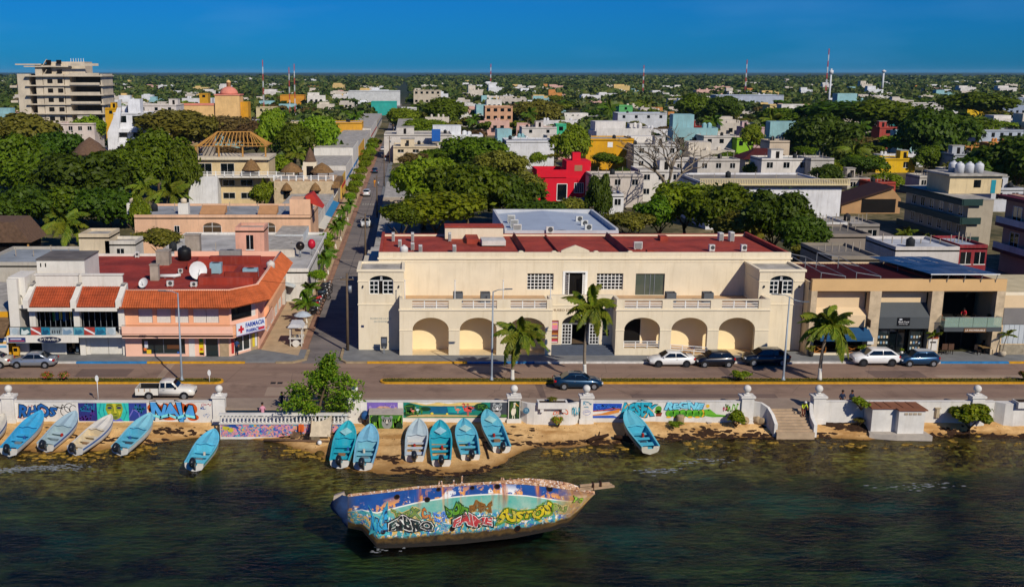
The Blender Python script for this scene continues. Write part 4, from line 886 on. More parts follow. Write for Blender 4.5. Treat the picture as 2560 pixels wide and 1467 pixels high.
boat((1567,1022),(1625,1136),.15,-1.75,'lone turquoise boat with green stern and no motor','#4fb4cc',deck='#66bfd0',stripe='#22a884',motor=False,outside='#c8c4b4')
# == painted shipwreck
WK_T = [(285,286),(480,265),(820,225),(1100,205),(1350,190),(1500,183),(1700,190),(1900,212),(2050,233),(2150,248),(2245,262)]
WK_B = [(285,535),(400,560),(470,640),(520,700),(800,690),(1200,662),(1600,618),(1900,560),(2050,500),(2120,430),(2180,350),(2245,270)]
_tx,_ty = np.array(WK_T,float).T;_bx,_by = np.array(WK_B,float).T
def wk_px(x,y):return 780 + x * .3148,1150 + y * .3148
def wk_top(x):
 px,py = wk_px(x,float(np.interp(x,_tx,_ty)));Y = float(np.interp(x,[285,1500,2245],[64.6,65.6,66.2]));X,Z = XY(px,py,Y);return Vector((X,Y,Z))
def wk_bot(x):
 px,py = wk_px(x,float(np.interp(x,_bx,_by)))
 Yd = float(np.interp(x,[285,400,520,1200,1900,2100,2245],[64.2,63.6,62.6,63.3,64.6,65.6,66.15]));X,Z = XY(px,py,Yd);return Vector((X,Yd,Z))
def wk(x,t,off=0.0):
 """point on the near side: t 0 at the rail, 1 at the keel line; bulges toward the sea"""
 a,b = wk_top(x),wk_bot(x);p = a.lerp(b,t);n = Vector((0,-.86,.5));bul = .55 * math.sin(math.pi * min(t * 1.05,1)) * min(1,(2245 - x) / 500) * min(1,(x - 200) / 250)
 return p + n * (bul + off)
xsw = [285,330,400,440,470,495,520,620,720,820,940,1060,1200,1350,1500,1600,1700,1800,1900,1980,2050,2100,2150,2190,2225,2245]
tsw = [i / 16 for i in range(17)]
def make_wreck_mat():
 m,nt,b = new_mat('wreck_paint');uv = nn(nt,'UVMap');uv.uv_map = 'hull';sp = nn(nt,'SeparateXYZ');nt.links.new(uv.outputs[0],sp.inputs[0]);S,Tt = sp.outputs[0],sp.outputs[1]
 def math_(op,a,c,clamp=False):
  n = nn(nt,'Math',operation=op);n.use_clamp = clamp
  for i,q in enumerate((a,c)):
   if hasattr(q,'is_output'):nt.links.new(q,n.inputs[i])
   else:n.inputs[i].default_value = q
  return n.outputs[0]
 def step(v,a,c):
  r = nn(nt,'MapRange');r.inputs[1].default_value = a;r.inputs[2].default_value = c;nt.links.new(v,r.inputs[0]);return r.outputs[0]
 mp = nn(nt,'Mapping');mp.inputs['Scale'].default_value = (16,3,1);nt.links.new(uv.outputs[0],mp.inputs[0]);v = mp.outputs[0]
 mp2 = nn(nt,'Mapping');mp2.inputs['Scale'].default_value = (70,1.6,1);nt.links.new(uv.outputs[0],mp2.inputs[0]);vst = mp2.outputs[0]
 ds = math_('SUBTRACT',S,.52);q = math_('MULTIPLY',math_('MULTIPLY',ds,ds),1.15);tw = math_('ADD',q,.19)
 d = math_('SUBTRACT',Tt,tw)                                  # <0 above the white line
 blue = mixc(nt,noise(nt,v,.8,4,.6,.3,.7),lin('#0d3a78'),lin('#174f94'))
 blue = mixc(nt,noise(nt,v,3.2,5,.7,.66,.68),blue,lin('#c8d8e0'))
 peel = noise(nt,v,.55,6,.66,.50,.52)
 near = step(d,-.26,-.02)
 pe = math_('MULTIPLY',peel,step(near,.15,.75),True)
 blue = mixc(nt,pe,blue,mixc(nt,noise(nt,v,.8,3,.5,.52,.55),lin('#cf8f4c'),lin('#d6d8d6')))
 teal = mixc(nt,noise(nt,v,1.1,5,.6,.3,.7),lin('#2f9486'),lin('#86a898'))
 c = mixc(nt,step(d,-.012,-.006),blue,lin('#cfd0c8'));c = mixc(nt,step(d,.012,.02),c,teal)
 busy = mixc(nt,noise(nt,v,2.6,4,.6,.5,.54,.8),lin('#3a8f9a'),lin('#c8a050'));busy = mixc(nt,noise(nt,v,3.4,3,.6,.56,.6,.6),busy,lin('#2a5fa8'));busy = mixc(nt,noise(nt,v,4.4,3,.6,.58,.62),busy,lin('#d8d4cc'));busy = mixc(nt,noise(nt,v,3.9,3,.6,.6,.63),busy,lin('#1b1d20'))
 bz = math_('ADD',Tt,math_('MULTIPLY',noise(nt,v,1.2,3,.5,.2,.8),-.16));lowb = step(bz,.36,.44)
 c = mixc(nt,math_('MULTIPLY',lowb,.92),c,busy)
 rs = math_('MULTIPLY',noise(nt,vst,.42,4,.6,.52,.66),step(Tt,.62,.1));rs = math_('MULTIPLY',rs,step(S,.2,.34));c = mixc(nt,rs,c,mixc(nt,noise(nt,vst,1,2,.5,.4,.6),lin('#8a431a'),lin('#d88a2c')))
 bowz = math_('ADD',S,math_('MULTIPLY',noise(nt,v,.9,4,.6,.25,.75),.07));c = mixc(nt,math_('MULTIPLY',step(bowz,.885,.93),.8),c,mixc(nt,noise(nt,v,2,4,.6,.3,.7),lin('#7a4a1e'),lin('#b08a44')))
 kz = math_('ADD',Tt,math_('MULTIPLY',noise(nt,v,1.5,4,.6,.2,.8),.08));c = mixc(nt,step(kz,.83,.88),c,mixc(nt,noise(nt,v,2.2,5,.65,.3,.7),lin('#20160a'),lin('#5a441c')))
 c = mixc(nt,step(kz,.93,.98),c,lin('#120d07'))
 c = mixc(nt,math_('MULTIPLY',step(S,.035,.0),.7),c,lin('#3c3418'))
 nt.links.new(c,b.inputs['Base Color']);b.inputs['Roughness'].default_value = .8
 bp = nn(nt,'Bump');bp.inputs['Strength'].default_value = .4;bp.inputs['Distance'].default_value = .06;n = nn(nt,'TexNoise');n.inputs['Scale'].default_value = 6;n.inputs['Detail'].default_value = 5;nt.links.new(v,n.inputs['Vector']);nt.links.new(n.outputs[0],bp.inputs['Height']);nt.links.new(bp.outputs[0],b.inputs['Normal'])
 return m
def build_wreck():
 T = thing('shipwreck','heeled wooden shipwreck covered in peeling blue paint and bright graffiti','shipwreck',(3.5,64,-1.8));off = T.location
 vs = [];fs = [];uvs = []
 n = len(tsw)
 for x in xsw:
  for t in tsw:p = wk(x,t);vs.append((p.x - off.x,p.y - off.y,p.z - off.z));uvs.append(((x - 285) / 1960,t))
 for i in range(len(xsw) - 1):
  for j in range(n - 1):fs.append((i * n + j,i * n + j + 1,(i + 1) * n + j + 1,(i + 1) * n + j))
 me = bpy.data.meshes.new('hull_side');me.from_pydata(vs,[],fs);me.polygons.foreach_set('use_smooth',[True] * len(fs))
 ul = me.uv_layers.new(name='hull')
 for lp in me.loops:ul.data[lp.index].uv = uvs[lp.vertex_index]
 link('hull_side',me,make_wreck_mat(),T)
 hz = math.radians(28);dv = Vector((0,math.cos(hz),-math.sin(hz)));dn = Vector((0,math.sin(hz),math.cos(hz)))
 def beam(x):return 3.7 * min(1,((2245 - x) / 700)) ** .7 * (0.72 + .28 * min(1,(x - 285) / 500))
 far = MB();far.loft([[wk(x,0) + dv * beam(x),wk(x,0) + dv * beam(x) + Vector((0,.1,-1.5)) * min(1,(2245 - x) / 400),wk_bot(x) + Vector((0,1.6,-.4)) * min(1,(2245 - x) / 400),wk(x,1)] for x in xsw],closed=False).build('far_side',mat('bare_timber','#6b4a2c',.9,.25,1.5,stain=.4),T)
 dk = MB();dk.loft([[wk(x,0) + dv * .3 - dn * .12,wk(x,0) + dv * (beam(x) - .2) - dn * .12] for x in xsw[:-2]],closed=False).build('deck',mat('bare_timber','#6b4a2c'),T)
 a = [wk(285,t) for t in tsw];st = MB()
 inn = [p + Vector((-.45 - .75 * math.sin(math.pi * min(i / 13,1)) if i < 14 else -.45 * (16 - i) / 2,.55,0)) for i,p in enumerate(a)];far_e = [p + dv * 2.4 for p in a]
 md = [p.lerp(q,.5) + Vector((-.12,-.1,0)) for p,q in zip(a,inn)];st.loft([a,md,inn,far_e],closed=False).build('transom',mat('stern_shade_tone','#27406a',.8,.3,1.2,stain=.5,stain_col='#4a3a1c'),T)  # dark blue carries the stern's shaded side in its colour, brown stain over it
 wm,nt,b = new_mat('rail_timber');v = mapping(nt,(2.2,2.2,2.2),src='Position');c = mixc(nt,noise(nt,v,1.6,5,.7,.35,.65),lin('#6a3a1e'),lin('#c9a27c'));c = mixc(nt,noise(nt,v,3.3,4,.7,.55,.6),c,lin('#d9d3cc'));c = mixc(nt,noise(nt,v,4.1,4,.7,.58,.64),c,lin('#5e1f1c'));nt.links.new(c,b.inputs['Base Color']);b.inputs['Roughness'].default_value = .9
 rl = MB();rl.loft([[wk(x,0) - dn * .03 - dv * .06,wk(x,0) + dn * .14 - dv * .06,wk(x,0) + dn * (.14 + .0) + dv * (.42 if x > 1500 else .3) * min(1,(2260 - x) / 200),wk(x,0) - dn * .1 + dv * .3 * min(1,(2260 - x) / 200)] for x in xsw],smooth=False).build('rail_cap',wm,T)
 bw = MB();bw.loft([[wk(x,0) + dn * .1 + dv * .05,wk(x,0) + dn * (.1 + .38 * min(1,(x - 1400) / 350) * min(1,(2240 - x) / 200)) + dv * .12,wk(x,0) + dn * .1 + dv * .3 * min(1,(2260 - x) / 200)] for x in [1400,1500,1600,1700,1800,1900,1980,2050,2100,2150,2225]],smooth=False).build('bulwark',wm,T)
 for i,x in enumerate([1010,1035,1125,1190,1505,1525,1575,1645]):
  p = wk(x,0) + dn * .1 + dv * .15;h = .55 if x == 1190 else .3;MB().bar(p,p + dn * h + Vector((rnd.uniform(-.06,.06),0,0)),.09,.09).build('rib_end',wm,T)
 p0 = wk(2150,0);tip = Vector((13.9,66.6,XY(780 + 2440 * .3148,1150 + 205 * .3148,66.6)[1]))
 for k,(dy,dz) in enumerate([(0,0),(.16,.05),(.32,.1),(.1,.28)]):MB().bar(p0 + Vector((-.2,dy,dz + .1)),tip + Vector((.1 - .12 * k,dy,dz * .7 + (.0 if k < 3 else -.02))),.13,.15).build('bowsprit_plank',mat('grey_timber','#b89c7c',.9,.2,2),T)
 for f in (.35,.6):q = p0.lerp(tip,f);MB().box(q.x - .05,q.x + .05,q.y - .05,q.y + .42,q.z - .05,q.z + .42).build('bowsprit_bracket',mat('rust_iron','#4a2a18',.9,.3,4),T)
 s0 = wk(285,0);MB().loft([[s0 + Vector((-1.05,.3,-.75)),s0 + Vector((-.95,.3,-.1)),s0 + Vector((-.3,.3,.15)),s0 + Vector((-.15,.3,-.3)),s0 + Vector((-.55,.3,-.6))],[s0 + Vector((-1.05,.8,-.85)),s0 + Vector((-.95,.8,-.2)),s0 + Vector((-.3,.8,.05)),s0 + Vector((-.15,.8,-.4)),s0 + Vector((-.55,.8,-.7))]],smooth=False).build('stern_post',mat('pale_flaking_timber','#c6b5a2',.9,.2,2,stain=.4,stain_col='#8a5a30'),T)
 for x,t,r in [(675,.12,.17),(915,.22,.17),(1005,.05,.13),(1272,.06,.13),(1470,.06,.17),(1885,.05,.2),(565,.72,.14),(1112,.74,.15),(1630,.84,.2)]:
  c = wk(x,t,.012);ux = (wk(x + 20,t) - wk(x - 20,t)).normalized();uz = (wk(x,max(t - .05,0)) - wk(x,t + .05)).normalized();nrm = ux.cross(uz).normalized();nrm = nrm if nrm.y < 0 else -nrm
  h = MB().add([c + nrm * .03 + (ux * math.cos(q) + uz * math.sin(q)) * r for q in [math.pi * k / 7 for k in range(14)]],[tuple(range(14))]).build('porthole',mat('black_void','#050505',.9),T)
  rr = MB();rr.tube([c + nrm * .03 + (ux * math.cos(q) + uz * math.sin(q)) * r for q in [math.pi * k / 7 for k in range(15)]],.03,5).build('ring',mat('rust_iron','#4a2a18'),h)
 def worn(col):
  k = 'spray_' + col.strip('#');had = k in MATS;m = mat(k,col,.8,.2,3.5,fine=.2,stain=.45,stain_col='#4a8a80')
  if not had:nt = m.node_tree;nt.links.new(noise(nt,mapping(nt,src='Position'),3.4,6,.72,.40,.45),nt.nodes['Principled BSDF'].inputs['Alpha'])   # flaked away in places
  return m
 def wt(txt,x0,x1,y0,y1,fill,outline='#11141a',glow=None,slope=0,lv=0,bold=.05):
  """letters into the rectangle x0..x1, y0..y1 of the hull side"""
  for nm,bo,col,g,l in (([('letter_glow',bold + .13,glow,1.10,0)] if glow else []) + [('letter_outline',bold + .05,outline,1.04,1),('painted_letters',bold,fill,1.0,2)]):
   tv,tf = text_mesh(txt,1.0,bold=bo);ax = [q[0] for q in tv];az = [q[1] for q in tv]
   bv,_ = text_mesh(txt,1.0,bold=bold);mnx,mxx = min(q[0] for q in bv),max(q[0] for q in bv);mnz,mxz = min(q[1] for q in bv),max(q[1] for q in bv)
   pts = []
   for a_,z_,_c in tv:
    X = x0 + (a_ - mnx) / (mxx - mnx) * (x1 - x0);zz = (z_ - mnz) / (mxz - mnz);ph = (a_ - mnx) * 2.6 + len(txt);X += (x1 - x0) / len(txt) * .3 * (zz - .5) * math.sin(ph * 1.3);Yp = y1 - (zz * (1 + .3 * math.sin(ph)) + .14 * math.sin(ph * 1.7 + 2)) * (y1 - y0) + slope * (X - x0)
    yt = float(np.interp(X,_tx,_ty));yb = float(np.interp(X,_bx,_by));pts.append(wk(X,(Yp - yt) / (yb - yt),.035 + .012 * (l + lv * 3)))
   mb = MB();mb.add(pts,tf);mb.build(nm,worn(col),T,kind='stuff')
 wt('RKE',460,600,415,570,'#2f9fd0','#123a6a','#4fc0c8')
 wt('ESBRO',612,960,478,562,'#16171c','#e4e2da','#26262a',lv=1)
 wt('TOX',640,860,405,470,'#7a8f3a','#2f5f4a','#c8b46a');wt('MUR',965,1065,425,455,'#3f78d0','#bcd4ee',lv=1);wt('SKY',970,1070,462,500,'#3f78d0','#bcd4ee',lv=1)
 wt('OL',870,960,395,480,'#d07a2a','#27435a',lv=0);wt('DOID',1065,1238,372,455,'#5d9a1e','#12240c','#2f5a16',lv=1)
 wt('MUERT',1252,1425,352,412,'#8a5a1e','#5c3a12','#a5782e');wt('FAIME',1120,1425,455,528,'#c0343a','#ece8e2','#1c1c20',slope=-.02,lv=2)
 wt('SUSTOS',1475,1895,432,512,'#d9c21e','#27300f','#6f9a20',slope=-.16,lv=2);wt('RU',1910,2015,365,425,'#8f9a4a','#1c2014','#c8b878',slope=-.15,lv=1);wt('XO',2070,2150,290,335,'#9abf2a','#1f3a12',lv=1);wt('ZZ',1015,1085,505,560,'#4f9ac0','#d8d8d0')
build_wreck()
# == seafront buildings beside the museum
def z1(x,y):return x * .3434,580 + y * .3434
def z4(x,y):return 1960 + x * .261,600 + y * .261
TILE = mat('roof_tile_orange','#c8683a',.8,.18,1.1,fine=.16,rand=.06)
TILE2 = mat('roof_tile_red','#b5532f',.8,.2,1.1,fine=.16)
def tile_roof(name,parent,e0,e1,r1,r0,m,sp=.24,rows=7):
 """barrel tiles laid from the eave e0-e1 up to the ridge r0-r1"""
 e0,e1,r0,r1 = map(Vector,(e0,e1,r0,r1));n = max(int((e1 - e0).length / sp),2)
 nrm = (e1 - e0).cross(r0 - e0).normalized();nrm = nrm if nrm.z > 0 else -nrm
 prof = []
 for i in range(n):
  for a,h in ((0,0),(.22,.055),(.5,.08),(.78,.055)):prof.append(((i + a) / n,h))
 prof.append((1,0));mb = MB();rings = []
 for k in range(rows):
  for t,lift in ((k / rows,.035),((k + 1) / rows,.0)):
   rings.append([e0.lerp(e1,s).lerp(r0.lerp(r1,s),t) + nrm * (h + lift) for s,h in prof])
 mb.loft(rings,closed=False,smooth=False)
 u = [e0 - nrm * .06,e1 - nrm * .06,r1 - nrm * .06,r0 - nrm * .06];mb.add(u,[(0,1,2,3)]);mb.add([e0 - nrm * .06,e1 - nrm * .06,e1 + nrm * .03,e0 + nrm * .03],[(0,1,2,3)])
 return mb.build(name,m,parent,kind='stuff')
PEACH = mat('peach_stucco','#e6ab84',.85,.05,.5,stain=.15,stain_col='#b0806a',fine=.03);PEACH2 = mat('pink_stucco','#ecbba2',.85,.05,.5,stain=.15,stain_col='#c09080',fine=.03)
WSTUC = mat('white_stucco','#dcd8ce',.85,.07,.5,stain=.3,stain_col='#8f8674');BEIGE = mat('beige_tilework','#b39c7c',.6,.15,2)
SHUT = mat('white_shutter','#d6d4cc',.6,.06,2,stain=.2,stain_col='#a89a86')
def shutter(parent,x0,x1,z0,z1,y,name='shutter',m=None,sp=.13):
 mb = MB().box(x0,x1,y - .03,y - .004,z0,z1);n = int((x1 - x0) / sp)
 for i in range(n):xx = x0 + (x1 - x0) * (i + .5) / n;mb.box(xx - sp * .3,xx + sp * .3,y - .065,y - .031,z0 + .02,z1 - .02)
 return mb.build(name,m or SHUT,parent)
def pharmacy():
 T = thing('pharmacy_building','peach corner pharmacy with orange tiled eaves and red flat roof','building',(-22,102.2,0))
 Y0 = 102.3;C1 = (-18.1,Y0);C2 = (-15.75,105.4)
 mb = MB();arch_wall(mb,-28.8,-18.1,.1,2.45,Y0,Y0 + .3,[(-27.15,-22.75,.35,2.2,0),(-21.35,-20.85,.2,2.2,0),(-20.75,-19.35,.15,2.25,0)]);mb.build('ground_floor',PEACH2,T)
 g = box('shop_window',GLASS2,T,-27.15,-22.75,Y0 + .2,Y0 + .22,.35,2.2);MB().box(-25.0,-24.95,Y0 + .15,Y0 + .19,.35,2.2).box(-27.15,-22.75,Y0 + .15,Y0 + .19,.35,.42).build('frame',GREYMETAL,g)
 for x0,x1,z0,z1,c in [(-26.9,-26.55,1.0,1.7,'#c8ccd0'),(-27.0,-26.7,.7,1.0,'#d06a2a'),(-26.7,-26.25,.4,.8,'#d9b82a'),(-24.6,-23.3,.9,1.3,'#5c3a22'),(-23.6,-23.4,.42,.6,'#2a5aa8'),(-26.2,-25.9,.45,.7,'#20242a')]:box('display_item',paint(c),T,x0,x1,Y0 + .1,Y0 + .16,z0,z1)
 box('white_pier',WSTUC,T,-22.35,-21.75,Y0 - .06,Y0 - .003,.1,2.4)
 pp = box('poster',paint('#d9c21c'),T,-21.35,-20.88,Y0 + .1,Y0 + .12,.5,2.1);box('poster_band',paint('#3a7a3a'),pp,-21.3,-20.93,Y0 + .085,Y0 + .097,1.6,2.0);box('poster_spot',paint('#c8452a'),pp,-21.25,-20.98,Y0 + .085,Y0 + .097,.75,1.0)
 d = box('glass_door',GLASS2,T,-20.75,-19.35,Y0 + .2,Y0 + .22,.15,2.25);MB().box(-20.75,-20.67,Y0 + .13,Y0 + .19,.15,2.25).box(-19.43,-19.35,Y0 + .13,Y0 + .19,.15,2.25).box(-20.66,-19.44,Y0 + .13,Y0 + .19,2.17,2.25).build('frame',WHITE_TRIM,d)
 box('column',BEIGE,T,-19.2,-18.3,Y0 - .08,Y0 - .003,.1,2.4)
 def slab(name,a,b,z0,z1,th,m,par=T,out=0):
  d = Vector((b[0] - a[0],b[1] - a[1],0)).normalized();n = Vector((d.y,-d.x,0));A = Vector((a[0],a[1],0)) + n * out;B = Vector((b[0],b[1],0)) + n * out
  return MB().prism([(A.x,A.y),(B.x,B.y),(B.x - n.x * th,B.y - n.y * th),(A.x - n.x * th,A.y - n.y * th)],z0,z1).build(name,m,par)
 L = lambda t:(C1[0] + (C2[0] - C1[0]) * t,C1[1] + (C2[1] - C1[1]) * t)
 slab('corner_wall',C1,L(.12),.1,2.45,.25,PEACH2);slab('corner_wall',L(.72),L(1),.1,2.45,.25,BEIGE);slab('corner_wall',L(.12),L(.72),2.15,2.45,.25,PEACH2);slab('corner_wall',L(.12),L(.72),.1,.35,.25,PEACH2)
 w = slab('shop_window',L(.12),L(.72),.35,2.15,.03,GLASS2,out=-.12);slab('frame',L(.12),L(.15),.35,2.15,.05,WHITE_TRIM,w,-.06);slab('frame',L(.44),L(.47),.35,2.15,.05,WHITE_TRIM,w,-.06);slab('frame',L(.69),L(.72),.35,2.15,.05,WHITE_TRIM,w,-.06);slab('frame',L(.15),L(.69),.35,.43,.05,WHITE_TRIM,w,-.062)
 slab('poster',L(.02),L(.11),.4,2.0,.03,paint('#b83a34'),out=.035);slab('poster',L(.78),L(.86),.5,1.9,.03,paint('#d8c43a'),out=.035);slab('poster',L(.88),L(.94),.5,1.9,.03,paint('#d8d8d8'),out=.035)
 gx0,gx1 = -28.8,-17.6;yb = 101.25
 D1 = (-17.65,yb);D2 = (-14.75,104.9)
 MB().prism([(gx0,yb),D1,D2,(-14.9,110),(-15.7,110),(-15.75,105.5),(-18.1,Y0 + .01),(gx0,Y0 + .01)],2.42,2.6).build('gallery_floor',PEACH,T)
 MB().box(gx0,gx1 - .05,yb,yb + .14,2.3,3.5).build('gallery_front',PEACH2,T);slab('gallery_front',D1,D2,2.3,3.5,.14,PEACH);MB().box(-14.9,-14.75,104.95,110,2.3,3.5).build('gallery_front',PEACH2,T)
 MB().box(gx0,gx1 - .1,yb - .02,yb - .003,2.72,2.76).build('groove_shade_strip',mat('shadow_line','#8a5a44',.9),T)  # thin raised strip, dark colour stands for the shadow line of a groove
 MB().tube([(gx0,yb + .07,3.62),(gx1 - .02,yb + .07,3.62),(D2[0],D2[1],3.62),(-14.82,110,3.62)],.03,6).build('handrail',mat('rail_brown','#5a4434',.6),T)
 mb = MB();arch_wall(mb,-28.8,-18.1,2.6,5.6,Y0,Y0 + .25,[(-27.35,-25.9,3.62,5.1,0),(-25.5,-24.05,3.62,5.1,0),(-23.65,-22.25,3.62,5.1,0),(-21.8,-19.2,3.62,5.1,0)]);mb.build('upper_wall',PEACH,T)
 for a,b in ((-27.35,-25.9),(-25.5,-24.05),(-23.65,-22.25),(-21.8,-20.52),(-20.48,-19.2)):shutter(T,a,b,3.62,5.1,Y0 + .2,sp=.16)
 slab('upper_corner',C1,L(1),2.6,3.75,.25,PEACH2);slab('upper_corner',C1,L(.06),3.75,5.5,.25,PEACH2);slab('upper_corner',L(.94),L(1),3.75,5.5,.25,PEACH2);slab('upper_corner',L(.06),L(.94),5.2,5.5,.25,PEACH2)
 w = slab('corner_window',L(.06),L(.8),3.75,5.2,.03,GLASS,out=-.15);slab('side_shutter',L(.8),L(.94),3.75,5.2,.05,SHUT,out=-.05)
 MB().box(-15.95,-15.7,105.41,126,.1,5.6).build('street_wall',PEACH2,T)
 box('street_parapet',PEACH,T,-15.7,-15.2,110.2,125.5,2.4,3.6)
 for k in range(4):side_window(T,111.5 + k * 3.6,113.3 + k * 3.6,.5,2.0,-15.7,1);
 for k in range(3):box('street_shutter',SHUT,T,-15.698,-15.66,112 + k * 4.5,114.2 + k * 4.5,3.8,5.0)
 sg = slab('pharmacy_sign',L(.02),(D2[0] + .05,D2[1] + .05),2.5,3.75,.12,paint('#dfe3e8',.4),out=.0) if 0 else None
 d = (Vector((D2[0] - D1[0],D2[1] - D1[1],0))).normalized();n = Vector((d.y,-d.x,0));A = Vector((D1[0],D1[1],0)) + d * .35 + n * .10;wd = 3.95
 def sgn(name,u0,u1,z0,z1,o,m,par):a = A + d * u0 + n * o;b = A + d * u1 + n * o;return MB().prism([(a.x,a.y),(b.x,b.y),(b.x - n.x * .03,b.y - n.y * .03),(a.x - n.x * .03,a.y - n.y * .03)],z0,z1).build(name,m,par)
 sg = sgn('pharmacy_sign',0,wd,2.4,3.75,.05,paint('#d9dde4',.4),T)
 for nm,u0,u1,z0,z1,c in [('red_cross',.25,1.0,2.92,3.18,'#c01c28'),('red_cross',.5,.76,2.68,3.44,'#c01c28'),('red_band',3.0,3.85,2.55,2.85,'#b83048'),('blue_line',.05,wd - .05,2.42,2.47,'#6a2a8a')]:sgn(nm,u0,u1,z0,z1,.065 + (.004 if nm == 'red_cross' and u0 > .3 else 0),paint(c),sg)
 for txt,cu,cz,s,wdt in (('FARMACIA',2.5,3.34,.62,2.6),('PHARMACY',2.15,2.74,.5,1.75)):
  tv,tf = text_mesh(txt,s,bold=.03);q = wdt / (max(v[0] for v in tv) - min(v[0] for v in tv))
  mb = MB();mb.add([A + d * (cu + v[0] * q) + n * .09 + Vector((0,0,cz + v[1])) for v in tv],tf);mb.build('lettering',paint('#1c3fa0'),sg,kind='stuff')
 ze,zr = 5.45,6.85
 E0 = (-28.9,101.05,ze);E1 = (-17.6,101.05,ze);E2 = (-14.35,105.0,ze);E3 = (-14.3,126,ze);R0 = (-28.9,103.1,zr);R1 = (-18.2,103.1,zr);R2 = (-15.75,106.0,zr);R3 = (-15.75,126,zr)
 tile_roof('roof_tiles',T,E0,E1,R1,R0,TILE);tile_roof('roof_tiles',T,E1,E2,R2,R1,TILE);tile_roof('roof_tiles',T,E2,E3,R3,R2,TILE,sp=.26)
 MB().tube([R0,R1,R2,R3],.1,6).build('ridge',PEACH2,T)
 MB().box(-28.9,-18.2,103.1,103.3,5.6,6.86).box(-15.95,-15.75,106,126,5.6,6.86).build('parapet',PEACH2,T);slab('parapet',(-18.2,103.1),(-15.75,106),5.6,6.86,.2,PEACH2)
 MB().prism([(-28.7,103.31),(-18.35,103.31),(-15.97,106.2),(-15.97,126),(-28.7,126)],6.0,6.3).build('roof',REDROOF_B,T)
 box('rear_wall',PEACH2,T,-28.8,-15.96,126.01,126.25,0,6.9)
 rd = MB()   # raised masonry ducts on the roof
 for x0,x1,y0,y1,h in [(-22.5,-16.6,108.6,109.2,.75),(-22.6,-22.0,109.2,114,.75),(-20.2,-16.5,111.4,112.0,.8),(-21.5,-17,115.3,115.9,.8),(-24.5,-22.8,118.5,119.1,.9),(-23.5,-17.5,120.6,121.4,.9),(-19.2,-18.6,112.0,115.3,.8),(-25.4,-24.8,117,121,.8)]:rd.box(x0,x1,y0,y1,6.3,6.3 + h,bev=.1)
 for p in rd.f and [0]:rd.build('roof_duct',REDROOF_B,T,kind='stuff')
 return T
REDROOF_B = mat('red_roof_bright','#a63c2c',.8,.26,.3,fine=.12,stain=.18,stain_col='#c08a80')
pharmacy()
